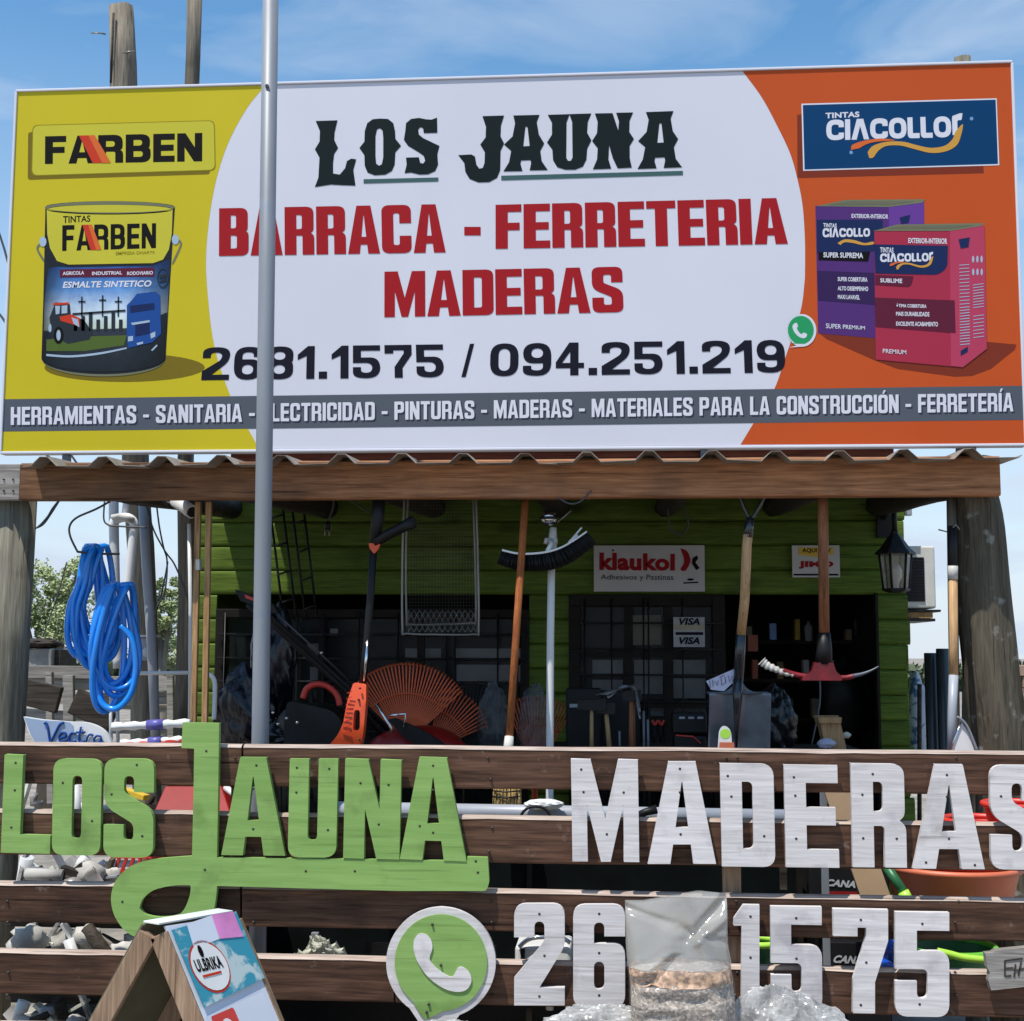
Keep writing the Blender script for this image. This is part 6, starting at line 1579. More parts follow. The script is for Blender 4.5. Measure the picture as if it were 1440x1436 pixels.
MB().tube([P(1320, 745, 5.22), P(1332, 748, 5.24), P(1345, 738, 5.2), P(1349, 745, 5.2)], .003, 6).build('wire', 'wiresilver', hk)
for i, (a, b, top) in enumerate(((1303, 1320, 916), (1320, 1336, 910))):
    D = 6.6-.1*i
    c0 = P((a+b)/2, 1000, D)
    t = thing('black_roll', ['upright black plastic roll nearer the shed corner', 'upright black plastic roll touching the spade handle'][i], 'roll', (c0.x, c0.y, 0), 'upright black rolls right of the shed')
    r = m_(b-a, D)*.56; zt_ = PZ(top, D)
    MB().lathe([(r*1.03, 0), (r, zt_-.004), (r*.9, zt_), (r*.6, zt_-.003), (r*.55, zt_-.06), (0, zt_-.06)], (c0.x, c0.y, 0), 20).build('roll_body', mat('roll film %d' % i, (.02, .028, .028), .3, var=.2, spec=.7), t)
bb2 = thing('blue_bag', 'blue and white woven bag in the gap beside the shed corner', 'bag', tuple(P(1291, 1050, 7.6)))
MB().blob(P(1290, 1020, 7.6), (.06, .06, .28), 2, .25).build('bag_body', mat('woven bag', (.45, .50, .58), .5, c2=(.06, .12, .25), scale=22, ramp=(.42, .5)), bb2)
ps = thing('thin_post', 'thin dark post in the gap beside the shed corner', 'post', tuple(P(1293, 1050, 7.4)))
MB().tube([P(1293, 1250, 7.4), P(1293, 962, 7.4)], .012, 8).build('shaft', 'darkboard', ps)
for i, (px, py, rx, rz, m_n) in enumerate(((1417, 1010, .055, .19, 'block'),)):
    t = thing('wrapped_bundle', 'grey wrapped bundle standing right of the crooked trunk', 'bundle', tuple(P(px, 1060, 5.9)))
    crumple(P(px, py, 5.9), (rx, .06, rz), 31, n=40, amp=.6).build('wrap', 'galv', t)
bw = thing('brick_pile', 'pile of pale clay bricks at the right picture edge', 'bricks', tuple(P(1440, 1060, 7.5)))
for r_ in range(9):
    for c_ in range(4):
        x = PX(1426, 7.5, 1000)+c_*.17+(r_ % 2)*.05+random.uniform(-.006, .006); zb = PZ(1075, 7.5)+r_*.062
        MB().box(x, x+.16, 7.5+random.uniform(-.01, .01), 7.6, zb, zb+.057).build('brick', 'bricko', bw, bevel=.003)
MB().box(PX(1420, 7.5), PX(1500, 7.5), 7.45, 7.7, PZ(977, 7.5)-.0, PZ(972, 7.5)).build('cover_board', 'palegrey', bw)

# ================================================================== left side
# hoses
def hose_coil(label, cx, cy, rx, ry, nl, D, seed, r=.0125, topflat=False):
    rnd = random.Random(seed)
    t = thing('hose_coil', label, 'hose', tuple(P(cx, cy-ry, D)), 'blue hose coils hanging by the left post')
    path = []
    for L in range(nl):
        f = L/(nl-1)
        kx = rx*(.62+.55*rnd.random()); ky = ry*(.80+.25*rnd.random()); dx = (f-.5)*rx*.9; tw = rnd.uniform(-.18, .18)
        for j in range(20):
            a = 2*PI*j/20
            x_ = kx*math.sin(a)*(1-.35*math.cos(a)); y_ = -ky*math.cos(a)
            if topflat and y_ < 0: x_ *= .72
            X_ = cx+dx*(1-.3*(y_+ry)/ry)+x_+tw*y_; Y_ = cy-ry+ky+y_
            path.append(P(X_, Y_, D+.055*math.sin(a)+.012*(f-.5)*10*.4))
    sm = [tuple(p) for p in path]
    MB().tube(smooth_path(sm, 2), r, 9).build('tube', 'blue', t)
    return t
hose_coil('large blue hose coil hanging highest, tight at the top', 132, 850, 27, 82, 11, 5.5, 3, topflat=True)
hose_coil('lower blue hose coil hanging in front of the round post', 163, 908, 27, 86, 6, 5.35, 8)
h3 = thing('hose_coil', 'single loose blue hose loop hanging lowest over the pipe frame', 'hose', tuple(P(165, 960, 5.3)), 'blue hose coils hanging by the left post')
MB().tube([P(*p, 5.3) for p in smooth_path([(170, 880), (186, 900), (191, 940), (184, 975), (165, 996), (146, 992), (136, 970), (132, 940), (136, 910)], 6)], .0125, 9).build('tube', 'blue', h3)
hw = thing('wire_hook', 'wire hook carrying the blue hoses, hung from the beam', 'hook', tuple(P(110, 776, 5.4)))
MB().tube([P(*p, 5.4) for p in smooth_path([(155, 705), (135, 716), (108, 728), (98, 740), (99, 755), (109, 776)])], .0045, 8).tube([P(109, 776, 5.4), P(135, 779, 5.5), P(168, 779, 5.5)], .005, 8).build('wire', 'wire', hw)
# pvc pipes
pv = thing('pipe_bend', 'white drain pipe bend wrapped round the thick timber post', 'pipe', tuple(P(178, 730, 5.9)))
MB().tube([P(*p, 5.95) for p in smooth_path([(160, 690), (160, 730), (162, 830), (166, 940)])], .022, 14).build('straight_pipe', 'pvc', pv)
MB().tube([P(*p, 5.88) for p in smooth_path([(158, 742), (162, 732), (172, 728), (182, 729), (189, 738), (187, 760), (184, 790), (180, 830)])], .021, 14).build('bend', 'white', pv)
MB().tube([P(180, 690, 5.9), P(176, 724, 5.9)], .016, 12).build('stub', 'pvc', pv)
MB().tube([P(158, 728, 5.86), P(168, 726, 5.85), P(188, 732, 5.86)], .013, 10, jit=.6).build('tape_wrap', 'tape', pv)
p2 = thing('plastic_pipe', 'tall grey plastic pipe leaning right of the thick timber post', 'pipe', tuple(P(210, 1050, 6.0)))
MB().tube([P(200, 690, 6.0), P(206, 800, 6.0), P(213, 900, 6.0), P(220, 1060, 6.0)], .0215, 14).build('tube', 'pvcgrey', p2)
mbx = thing('meter_box', 'small grey meter box with pipe clamp on the thick timber post', 'meter box', tuple(P(203, 930, 6.1)))
pbox(193, 213, 897, 929, 6.1, .06).build('box_body', 'pvcgrey', mbx, bevel=.006)
MB().lathe([(0, -.006), (.02, -.006), (.024, .0), (.024, .01)], P(207, 917, 6.1), 16, 'Y').build('dial', 'pvc', mbx)
pbox(191, 218, 893, 896, 6.08, .08).build('cap', 'white', mbx)
wf = thing('pipe_stand', 'white pipe stand behind the tan battens', 'stand', tuple(P(268, 1050, 5.6)))
MB().tube([P(267, 1060, 5.6), P(268, 850, 5.6), P(266, 737, 5.6)], .0085, 10).build('upright', 'white', wf)
MB().tube([P(185, 947, 5.6), P(268, 946, 5.6)], .0085, 10).build('crossbar', 'white', wf)
MB().tube([P(*p, 5.5) for p in smooth_path([(288, 947), (297, 950), (302, 960), (302, 985), (301, 1012)])], .0095, 10).build('bent_end', 'white', wf)
MB().tube([P(156, 1060, 5.5), P(156, 975, 5.5)], .008, 8).tube([P(166, 1060, 5.6), P(165, 970, 5.6)], .008, 8).build('rear_uprights', 'pvc', wf)
for i, (a0, a1) in enumerate(((276, 270), (291, 286))):
    t = thing('timber_batten', ['left one of two tan timber battens standing by the shed', 'right one of two tan timber battens standing by the shed'][i], 'batten', tuple(P(a1, 1060, 5.25)), 'tan battens by the shed corner')
    MB().bar(P(a0+3, 706, 5.3), P(a1+1, 1070, 5.25), m_(8, 5.3), .022, up=(0, 1, 0)).build('batten_body', 'batten', t, bevel=.002)
tb2 = thing('batten_joiner', 'pale tape wrapped round the tan battens', 'tape', tuple(P(285, 795, 5.27)))
MB().bar(P(279, 787, 5.285), P(279.5, 802, 5.285), m_(16, 5.3)*.35, .03, up=(0, 1, 0)).build('tape_wrap', 'tape', tb2)
# camera
cv_ = thing('security_camera', 'white bullet security camera under the beam end', 'camera', tuple(P(255, 715, 5.6)))
MB().tube([P(247, 705, 5.6), P(259, 712, 5.55), P(270, 720, 5.5)], [.026, .028, .029], 18).build('housing', 'white', cv_)
MB().tube([P(270, 720, 5.499), P(271.5, 721, 5.493)], .022, 16).build('lens', 'black', cv_)
MB().tube([P(*p, 5.65) for p in smooth_path([(228, 700), (236, 708), (246, 707)])], .010, 8).build('bracket', 'black', cv_)
# wires
WR = [([(38, 747), (52, 742), (66, 728), (74, 715), (86, 700)], 5.9, 'wire sagging from the left porch post up to the beam'),
      ([(46, 744), (60, 738), (72, 722), (84, 703)], 5.95, 'second thin wire twisted along the sagging wire'),
      ([(219, 700), (224, 740), (230, 770), (235, 790), (232, 830), (220, 855)], 5.9, 'dark cable bundle dropping right of the leaning grey pipe'),
      ([(206, 712), (216, 745), (232, 775), (246, 795), (262, 835), (268, 862)], 5.95, 'dark cable crossing towards the slim timber post'),
      ([(236, 790), (232, 812), (226, 840), (215, 875)], 6.2, 'thin wire falling behind the meter box'),
      ([(94, 790), (80, 840), (60, 896)], 7.5, 'straight stay wire in front of the tree'),
      ([(147, 705), (146, 730), (152, 738), (165, 740), (206, 742)], 5.85, 'grey cable looping behind the white pipe bend')]
for pts, D, lab in WR:
    t = thing('cable', lab, 'cable', tuple(P(*pts[0], D)), 'loose cables at the left')
    MB().tube([P(*p, D) for p in smooth_path(pts)], .0042, 6).build('wire', 'wire', t)
# overhead power cables left of the billboard, in front of it
for i, (pts, D) in enumerate((([(-20, 290), (6, 350), (60, 560), (100, 640), (150, 700)], 6.6), ([(-20, 420), (4, 448), (20, 478)], 6.2), ([(-12, 606), (2, 608), (14, 612), (60, 636), (76, 650)], 6.1))):
    t = thing('cable', ['long cable passing behind the yellow end of the billboard', 'short dark cable end at the left picture edge', 'cable curling under the yellow corner of the billboard'][i], 'cable', tuple(P(*pts[0], D)), 'loose cables at the left')
    MB().tube([P(*p, D) for p in smooth_path(pts)], .006, 6).build('wire', 'wire', t)
# boat-shaped sign with script word
vs_ = thing('script_sign', 'white and blue rounded sign with blue script word behind the fence top', 'sign', tuple(P(95, 1060, 4.9)))
outl = smooth_path([(33, 1008), (60, 1012), (96, 1015), (120, 1016), (138, 1022), (150, 1032), (158, 1048), (160, 1062)], 4)+[(40, 1066), (50, 1046), (40, 1030)]
ppoly(outl, 4.9, .02, 'white', 'board', vs_, bevel=.003)
ppoly(smooth_path([(34, 1009), (60, 1013), (98, 1016), (104, 1030), (112, 1036), (120, 1052)], 3)+[(70, 1056), (50, 1044), (42, 1030)], 4.897, .002, mat('pale blue enamel', (.30, .38, .52), .3, var=.03), 'blue_half', vs_)
mb = MB()
for st_ in ([(62, 1018), (66, 1018), (70, 1042), (72, 1042), (78, 1030), (84, 1019), (90, 1016)], [(84, 1038), (92, 1036), (92, 1031), (86, 1031), (83, 1038), (87, 1043), (95, 1040)],
            [(107, 1032), (101, 1031), (97, 1037), (99, 1043), (107, 1042)], [(114, 1022), (111, 1040), (114, 1044), (119, 1042)], [(107, 1030), (120, 1030)], [(121, 1044), (124, 1035), (128, 1033), (131, 1035)],
            [(142, 1036), (136, 1035), (132, 1041), (136, 1046), (141, 1042), (142, 1036), (142, 1046), (147, 1044)]):
    pts = [P(*p, 4.893) for p in smooth_path(st_, 3)]
    mb.tube(pts, .0042, 6)
mb.build('lettering', 'bb_truck', vs_)
# wrapped rolls
for i, (x0, x1, y, m, lab) in enumerate(((158, 268, 1019, 'white', 'white wrapped roll with blue band lying above the fence top'), (170, 258, 1043, 'redc', 'red and white wrapped roll just above the fence top'))):
    t = thing('wrapped_roll', lab, 'roll', tuple(P((x0+x1)/2, y, 5.2)), 'wrapped rolls behind the fence top')
    a, b = P(x0, y+3, 5.2), P(x1, y-2, 5.2)
    n = 14
    MB().tube([a+(b-a)*k/n for k in range(n+1)], [.016+.003*math.sin(k*2.1) for k in range(n+1)], 14, jit=.3).build('roll_body', 'white' if not i else 'white', t)
    if i: MB().tube([a+(b-a)*0.0+Vector((0, -.004, -.006)), b+Vector((0, -.004, -.006))], .015, 12).build('red_core', 'redc', t)
    c0, c1 = a+(b-a)*.45, a+(b-a)*.66
    MB().tube([c0, c1], .0205, 14, jit=.1).build('blue_band', mat('violet band %d' % i, (.12, .11, .38), .4), t)
# grey fences and boards behind left
bf = thing('rail_fence', 'bleached grey timber rail fence behind the left clutter', 'fence', tuple(P(100, 1000, 8.0)))
for i, (x0, y0, x1, y1, w_) in enumerate(((-20, 944, 150, 946, 18), (30, 960, 285, 962, 20), (120, 984, 290, 980, 18), (30, 1004, 130, 1010, 16), (-10, 975, 290, 1000, 14), (60, 1022, 290, 1026, 16))):
    MB().bar(P(x0, y0, 8+.03*i), P(x1, y1, 8+.03*i), .03, m_(w_, 8), up=(0, 0, 1)).build('rail', 'palegrey', bf, bevel=.003)
for px in (97, 70, 240, 280): MB().bar(P(px, 950 if px != 70 else 945, 7.9), P(px+2, 1130, 7.9), m_(15 if px == 97 else 9, 8), .04, up=(0, 1, 0)).build('rail_post', 'palegrey', bf, bevel=.003)
for i, (x0, y0, x1, y1) in enumerate(((26, 970, 84, 985), (104, 985, 160, 1012))):
    t = thing('dark_board', ['dark thick board slanting behind the script sign, left of the pale upright', 'dark thick board slanting behind the hoses, right of the pale upright'][i], 'board', tuple(P(x0, y0, 7.0)), 'dark slanting boards behind the script sign')
    MB().bar(P(x0, y0, 7.0), P(x1, y1, 7.0), .04, m_(38, 7), up=(0, 0, 1)).build('board', 'darkboard', t, bevel=.006)
ch = thing('block_pillar', 'grey block pillar with dark cap in front of the tree', 'pillar', tuple(P(55, 950, 9.5)))
pbox(28, 72, 912, 960, 9.5, .3).build('pillar_body', 'block', ch, bevel=.01)
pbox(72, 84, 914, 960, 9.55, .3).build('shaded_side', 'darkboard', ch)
MB().blob(P(56, 905, 9.6), (.15, .15, .035), 4, .5, 4).build('cap', 'darkboard', ch)

# tree behind left
def tree(label, px, D, crown, seed, leaves=2600, m='leafp', size=.05, name='tree', base_z=0):
    rnd = random.Random(seed)
    b = P(px, 900, D)
    t = thing(name, label, 'tree', (b.x, D, base_z))
    top = max(P(c[0], c[1], D).z for c in crown)
    mb = MB(); mb.tube([(b.x, D, base_z), (b.x+.05, D, base_z+(top-base_z)*.4), (b.x, D, base_z+(top-base_z)*.8)], [.09, .07, .03], 10, jit=.2)
    for c in crown:
        q_ = P(c[0], c[1], D)
        mb.tube([(b.x, D, base_z+(top-base_z)*.35), ((b.x+q_.x)/2, D, (q_.z+base_z+(top-base_z)*.35)/2+.08), (q_.x, D, q_.z)], [.045, .028, .012], 7, jit=.2)
    mb.build('trunk', 'trunk', t)
    mb = MB()
    for c in crown:
        q_ = P(c[0], c[1], D); r = m_(c[2], D)
        for s_ in range(int(9)):
            o = Vector((rnd.gauss(0, .62), rnd.gauss(0, .62), rnd.gauss(0, .55)))*r
            cc = Vector((q_.x, D, q_.z))+o; rr = r*rnd.uniform(.25, .65)
            for k in range(leaves//len(crown)//9):
                d = Vector((rnd.gauss(0, 1), rnd.gauss(0, 1), rnd.gauss(0, 1))).normalized()*rr*rnd.random()**.6
                p = cc+d
                a = Vector((rnd.gauss(0, 1), rnd.gauss(0, 1), rnd.gauss(0, .6))).normalized(); u = a.orthogonal().normalized(); s = size*rnd.uniform(.6, 1.3)
                mb.add([p-a*s*.5, p+u*s*.28, p+a*s*.5, p-u*s*.28], [(0, 1, 2, 3)])
    o = mb.build('crown', m, t); o['kind'] = 'stuff'
tree('sparse dusty green tree behind the blue hoses', 70, 13, [(48, 850, 26), (70, 815, 28), (95, 845, 30), (60, 895, 34), (108, 805, 20), (100, 895, 34), (40, 880, 30), (82, 870, 34), (60, 840, 30)], 5, 15000, size=.036)
tree('olive green bush between the leaning grey pipe and the slim post', 225, 12, [(222, 855, 20), (235, 880, 24), (225, 832, 15), (240, 850, 18), (215, 890, 24)], 6, 8000, size=.034)
tree('low grey green shrub beside the meter box', 225, 16, [(222, 915, 26), (245, 925, 26), (200, 925, 24)], 9, 5000, size=.04)
# far hedge band so that the plain ends in growth
hd = thing('far_hedge', 'low far hedge along the horizon', 'hedge', (0, 60, 0))
rnd = random.Random(4); mb = MB()
for i in range(9000):
    x = rnd.uniform(-45, 45); z = (rnd.random()**.8)*(1.2+.5*noise.noise((x*.35, 0, 0))+.25*noise.noise((x*1.3, 0, 0))); s = rnd.uniform(.12, .3)
    a = Vector((rnd.gauss(0, 1), rnd.gauss(0, 1), rnd.gauss(0, 1))).normalized(); u = a.orthogonal().normalized(); p = Vector((x, 60+rnd.uniform(-.6, .6), z))
    mb.add([p-a*s, p+u*s*.6, p+a*s, p-u*s*.6], [(0, 1, 2, 3)])
mb.build('foliage', 'leaf', hd)['kind'] = 'stuff'
MB().box(-46, 46, 60.3, 60.6, 0, .9).build('hedge_core', 'leaf', hd)

# ================================================================== things seen through the fence gaps
def chunk(name, label, cat, px0, px1, py0, py1, D, m, depth=.1, bevel=.006, group=None, part='body'):
    t = thing(name, label, cat, tuple(P((px0+px1)/2, py1, D)), group)
    pbox(px0, px1, py0, py1, D, depth).build(part, m, t, bevel=bevel)
    return t
# red wheelbarrow tray (trapezoid) behind the J
rw = thing('red_hopper', 'red flared metal hopper behind the tall letter J', 'hopper', tuple(P(268, 1160, 4.9)))
a = [P(232, 1106, 4.95), P(312, 1106, 4.95), P(330, 1160, 4.8), P(208, 1160, 4.8)]
back = [Vector((p.x, p.y+.35, p.z)) for p in a]
MB().add(a+back, [(0, 1, 2, 3), (4, 7, 6, 5), (0, 3, 7, 4), (1, 5, 6, 2), (3, 2, 6, 7)]).build('tray', 'red', rw, bevel=.004)
MB().tube([P(318, 1108, 4.85), P(328, 1116, 4.8), P(345, 1112, 4.78)], .012, 10).build('white_hose_end', 'white', rw)
yl = thing('yellow_offcut', 'yellow painted strip seen through the letter S', 'strip', tuple(P(188, 1120, 4.75)))
MB().bar(P(170, 1110, 4.75), P(206, 1122, 4.7), .03, .02, up=(0, 0, 1)).build('strip', 'yellow', yl, bevel=.002)
yl = thing('white_pipe_offcut', 'short white pipe standing inside the opening of the letter O', 'pipe', tuple(P(109, 1150, 4.7)))
MB().tube([P(106, 1104, 4.7), P(111, 1170, 4.7)], m_(11, 4.7)/2, 14).build('tube', 'white', yl)
# fittings heap, left, row between planks 2 and 3 and 3 and 4
rnd = random.Random(21)
mats_ = ['white', 'pvcgrey', 'stone', 'palegrey', 'flower', 'pvc', 'darkboard', 'olive', 'sack']
hp = 0; heapn = {}
COLW = {'white': 'white plastic', 'pvcgrey': 'grey plastic', 'stone': 'grey stone', 'palegrey': 'bleached timber', 'flower': 'cream', 'pvc': 'pale plastic', 'darkboard': 'dark brown', 'olive': 'olive', 'sack': 'silvery'}
for (px0, px1, py0, py1, n, D0) in ((28, 160, 1216, 1256, 30, 4.72), (24, 205, 1316, 1356, 34, 4.68), (10, 130, 1418, 1450, 12, 4.6), (20, 220, 1112, 1150, 8, 4.9)):
    for i in range(n):
        px = px0+(px1-px0)*(i+rnd.random())/n; py = rnd.uniform(py0+1, py1-5); D = D0+rnd.uniform(-.08, .1)
        kind = rnd.choice(['pipe', 'pipe', 'elbow', 'elbow', 'stone', 'block', 'slat', 'slat'])
        mt = 'stone' if kind == 'stone' else rnd.choice(mats_); c = P(px, py, D); hp += 1
        key = (mt, kind, py0); heapn[key] = heapn.get(key, 0)+1
        lab = '%s %s %s%s' % (COLW[mt], {'pipe': 'pipe offcut', 'elbow': 'pipe elbow', 'stone': 'lump', 'block': 'block', 'slat': 'slat offcut'}[kind],
              {1216: 'in the heap under letters L O S', 1316: 'in the heap left of the sandwich board', 1418: 'in the lowest left gap', 1112: 'behind the green letters in the top fence gap'}[py0],
              ['', ', second one along', ', third one along', ', fourth one along', ', fifth one along', ', sixth one along', ', seventh one along', ', eighth one along', ', ninth one along', ', tenth one along'][heapn[key]-1])
        t = thing({'pipe': 'pipe_offcut', 'elbow': 'pipe_elbow', 'stone': 'rubble_stone', 'block': 'rubble_block', 'slat': 'slat_offcut'}[kind], lab, 'scrap', tuple(c), 'scrap heap behind the left of the fence')
        mb = MB(); s = m_(rnd.uniform(9, 20), D); a = rnd.uniform(0, PI)
        d = Vector((math.cos(a), rnd.uniform(-.3, .3), math.sin(a)))
        if kind == 'pipe': mb.tube([c-d*s*1.6, c+d*s*1.6], s*.5, 12)
        elif kind == 'elbow': mb.tube([c-d*s*1.3, c, c+Vector((d.z, .2, -d.x))*s*.6, c+Vector((d.z, .2, -d.x))*s*1.3], s*.5, 12)
        elif kind == 'stone': mb.blob(c, (s*1.3, s, s*.95), i, .5, 2, 14, 9)
        elif kind == 'block': mb.bar(c-d*s*.9, c+d*s*.9, s*1.2, s)
        else: mb.bar(c-d*s*2, c+d*s*2, s*.25, s*.8)
        mb.build('piece', mt, t)
# heap base so that pieces rest on something
hb = thing('scrap_shelf', 'grey and painted shade-dark boards stacked behind the left part of the fence', 'shelf', tuple(P(100, 1300, 5.0)))
for i, (y0, y1) in enumerate(((1258, 1272), (1276, 1290), (1292, 1306), (1358, 1375), (1380, 1396), (1398, 1414), (1450, 1470), (1475, 1500), (1505, 1530))):
    pbox(8, 300 if i < 3 else 330, y0, y1, 4.68+.02*(i % 3), .35).build('board', 'darkboard' if i % 4 else 'palegrey', hb, bevel=.003)  # mostly dark boards, their colour standing in for shade behind the heap
for px in (20, 290): pbox(px, px+10, 1500, 1700, 4.75, .05).build('leg', 'darkboard', hb)
# red crates
rc = thing('red_crate', 'red plastic crate with open bars behind the looped tail of the J', 'crate', tuple(P(180, 1256, 4.85)))
for i in range(8): MB().bar(P(140+i*10, 1262, 4.8), P(160+i*10, 1200, 4.8), .010, .012).build('bar', 'redc', rc)
for a, b in (((150, 1225), (230, 1225)), ((138, 1250), (225, 1250)), ((160, 1205), (240, 1205))): MB().bar(P(*a, 4.8), P(*b, 4.8), .010, .014).build('rail', 'redc', rc)
# dark backdrop items under counter: cases with white lettering
for i, (x0, x1, y0, y1, w_, q_) in enumerate(((1138, 1208, 1218, 1262, 'CANA', [(1163, 1236), (1204, 1239), (1203, 1249), (1161, 1246)]), (1160, 1222, 1325, 1368, 'CANA', [(1174, 1343), (1214, 1345), (1212, 1356), (1171, 1354)]))):
    t = chunk('black_carton', ['black carton with white lettering behind the gap under the letter E', 'black carton with white lettering behind the digit 7'][i], 'carton', x0, x1, y0, y1, 4.95, 'black', .25, .004, 'black cartons with white lettering', 'carton_body')
    pword(w_, q_, 4.947, 'paper', t, bold=.05, shear=.2)
    pbox(x0+20, x1-2, y1-8, y1-2, 4.947, .002).build('red_strip', 'red', t)
for i, (px, y0, y1) in enumerate(((1162, 1112, 1460), (1102, 1215, 1252), (360, 1312, 1460), (442, 1312, 1350))):
    t = thing('steel_upright', ['galvanised slotted upright behind the letter E', 'dark post stub behind the letter D', 'pale steel upright between the A frame sign and the round sign', 'thin steel upright above the pale petals'][i], 'upright', tuple(P(px, y1, 4.75)))
    pbox(px-5 if i != 2 else px-8, px+5 if i != 2 else px+8, y0, y1, 4.75, .02).build('upright_body', 'galv' if i != 1 else 'darkboard', t, bevel=.002)
cw = thing('leaning_board', 'brown cardboard coloured board leaning behind the letter R', 'board', tuple(P(1230, 1262, 4.7)))
MB().bar(P(1175, 1100, 4.72), P(1236, 1275, 4.68), m_(38, 4.7), .02, up=(0, 1, 0)).build('board', 'card', cw, bevel=.002)
gt = thing('green_tube', 'dark green tube with lime tip slanting behind the fence gap', 'tube', tuple(P(1270, 1258, 4.7)))
MB().tube([P(1244, 1215, 4.7), P(1276, 1262, 4.66)], .016, 12).build('tube_body', 'dkgreenp', gt)
MB().tube([P(1270, 1254, 4.66), P(1278, 1268, 4.65)], .019, 12).build('lime_tip', 'lime', gt)
# tubs
def tub(label, cx, cy, rx, D, m, h=.16, rim='same', k=.8, m2=None):
    c = P(cx, cy, D); r = m_(rx, D)
    t = thing('plastic_tub', label, 'tub', (c.x, c.y+r, c.z-h), 'round plastic tubs behind the right part of the fence')
    MB().lathe([(0, -h), (r*k, -h), (r*.96, -.01), (r, 0), (r*.97, .0), (r*.93, -.012), (r*k*.96, -h+.01), (0, -h+.01)], (c.x, c.y+r, c.z), 40).build('tub_body', m2 or m, t)
    MB().tube([(c.x+r*math.cos(a), c.y+r+r*math.sin(a), c.z) for a in [2*PI*i/40 for i in range(40)]], .011, 8, True).build('rim', m, t)
tub('wide terracotta coloured tub filling the gap under the last letters', 1362, 1232, 95, 4.75, 'terra', m2='terra')
tub('crimson tub nested inside the wide terracotta tub', 1362, 1222, 80, 4.78, 'redc', .12, m2=M['red'])
tub('orange tub rim higher up behind the last white letter S', 1440, 1136, 42, 4.75, 'redc', .1)
tub('red rimmed shallow tub behind the second white letter A', 1392, 1160, 50, 4.8, 'redc', .1)
tub('green tub with lime rim behind the last digit 5', 1350, 1345, 62, 4.7, 'leafgreen', .2, m2='dkgreenp')
tub('small lime tub between the narrow 1 and the 5', 1070, 1330, 26, 4.7, 'lime', .08, m2='dkgreenp')
lm = thing('lime_scoop', 'bright lime scoop handle over the green tub', 'scoop', tuple(P(1345, 1346, 4.65)))
MB().tube([P(*p, 4.64) for p in smooth_path([(1318, 1338), (1336, 1342), (1356, 1347), (1388, 1350)])], [.012]*18+[.006], 10).build('scoop_handle', 'lime', lm)
bf2 = thing('blue_funnel', 'blue plastic brush end lying between the 7 and the last 5', 'funnel', tuple(P(1250, 1365, 4.6)))
MB().tube([P(1228, 1352, 4.62), P(1250, 1360, 4.58), P(1275, 1368, 4.5)], [.028, .018, .008], 12).build('funnel_body', 'bluedk', bf2)
bn = thing('blue_net_bag', 'blue net bag hanging behind the digit 7', 'bag', tuple(P(1240, 1345, 4.9)))
crumple(P(1242, 1335, 4.9), (.05, .05, .06), 51, n=30).build('net', 'bluedk', bn)
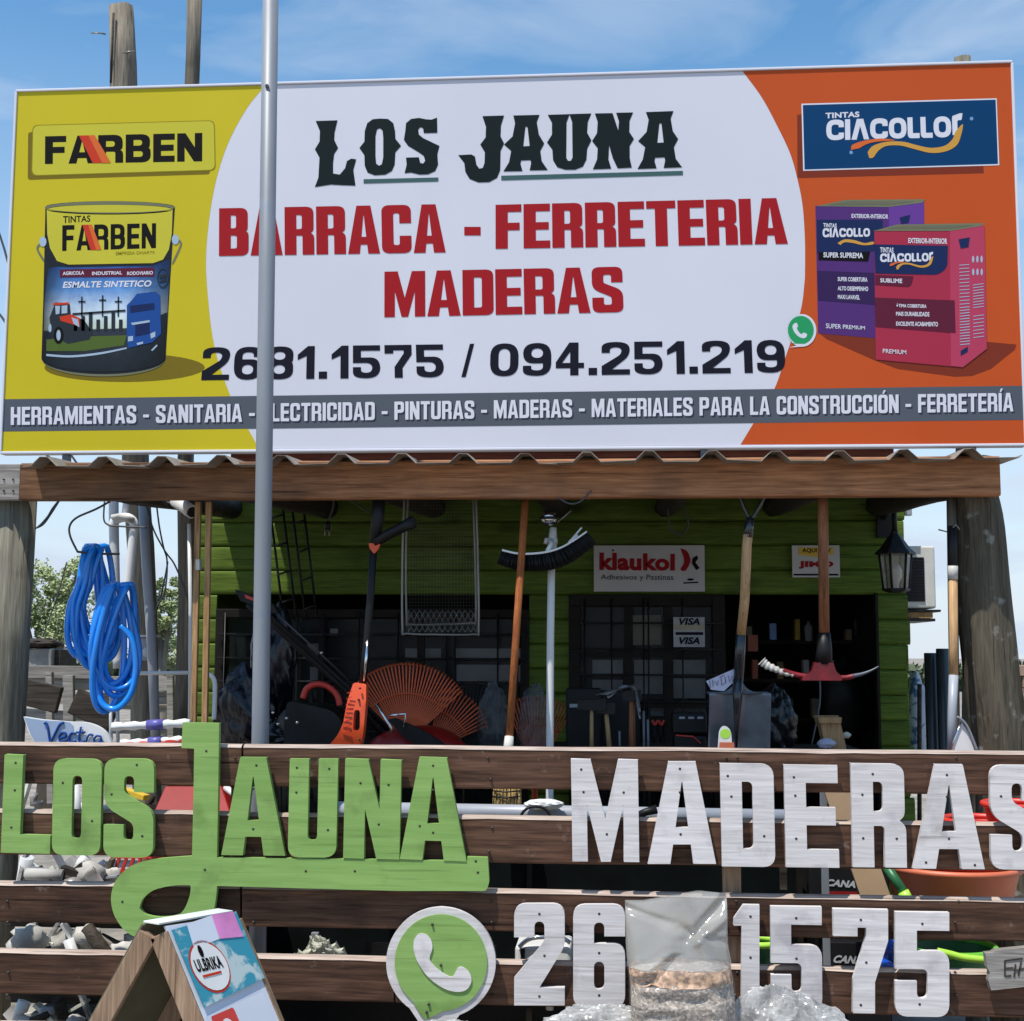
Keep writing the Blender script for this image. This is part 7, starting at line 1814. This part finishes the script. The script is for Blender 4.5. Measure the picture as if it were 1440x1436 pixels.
# soft flowers
fw = thing('pale_petals', 'pale cream artificial petals in the gap left of the round sign', 'flower', tuple(P(455, 1356, 4.75)))
rnd = random.Random(2)
for i in range(46):
    px = 425+rnd.random()*58; c = P(px, 1352-22*math.sin((px-425)/58*PI)*rnd.uniform(.4, 1.05), 4.72+rnd.random()*.06)
    d = Vector((rnd.uniform(-.6, .6), -.5, rnd.uniform(.4, 1))).normalized(); s = rnd.uniform(.022, .036); w_ = d.cross(Vector((0, 1, .2))).normalized()
    def pf(u, v, c=c, d=d, w_=w_, s=s): return c+d*s*(v*1.5)+w_*s*1.5*(u-.5)*math.sin(PI*min(v+.12, 1))+Vector((0, -.012*math.sin(PI*u), .006*math.sin(6*u)))
    MB().grid(pf, 5, 5).build('petal', 'flower', fw)
MB().blob(P(455, 1362, 4.8), (.085, .04, .05), 3, .3).build('flower_core', 'flower', fw)
# white basin
ws = thing('white_basin', 'white plastic basin with chrome rim behind the digit 2', 'basin', tuple(P(762, 1358, 4.8)))
pbox(724, 803, 1331, 1366, 4.8, .2).build('basin_body', 'white', ws, bevel=.012)
MB().tube([P(*p, 4.79) for p in smooth_path([(730, 1332), (742, 1322), (760, 1318), (790, 1320), (802, 1326)])], .008, 8).build('rim', 'chrome', ws)
pbox(732, 738, 1334, 1364, 4.795, .01).build('dark_slot', 'black', ws)
# clamp on white pole and jug ring
cl = thing('pipe_clamp', 'white valve clamp on the white pole above the pale pipe', 'clamp', tuple(P(770, 1135, 4.85)))
crumple(P(765, 1131, 4.85), (.065, .03, .018), 61, n=30).build('valve', 'white', cl)
MB().tube([P(753+21*math.cos(a), 1152+18*math.sin(a), 4.8) for a in [rad(v) for v in range(180, 361, 12)]], .005, 8).build('ring', 'black', cl)
cl = thing('pipe_clamp', 'black clamp knob on the white pole in the gap under the fence middle', 'clamp', tuple(P(767, 1232, 5.3)))
crumple(P(766, 1230, 5.3), (.03, .03, .02), 62, n=24).build('knob', 'black', cl)
bk = thing('black_bracket', 'black bracket lying on the pale pipe behind the first white A', 'bracket', tuple(P(912, 1145, 4.8)))
MB().tube([P(896, 1148, 4.8), P(908, 1142, 4.8), P(924, 1138, 4.8)], [.014, .013, .016], 10).build('bracket_body', 'black', bk)
# thick dark cladding below the pale pipe: storage bench
bn2 = thing('storage_bench', 'dark storage bench behind the lower fence planks', 'bench', tuple(P(750, 1500, 5.15)))
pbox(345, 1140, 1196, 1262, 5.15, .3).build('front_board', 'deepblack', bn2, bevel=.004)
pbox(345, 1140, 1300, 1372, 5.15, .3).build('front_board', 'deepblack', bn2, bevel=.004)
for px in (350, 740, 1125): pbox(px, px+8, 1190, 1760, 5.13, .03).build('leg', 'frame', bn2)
box(PX(520, 5.0), PX(700, 5.0), 5.0, 5.01, PZ(1356, 5.0), PZ(1330, 5.0)).build('dark_tray', 'blackm', bn2)
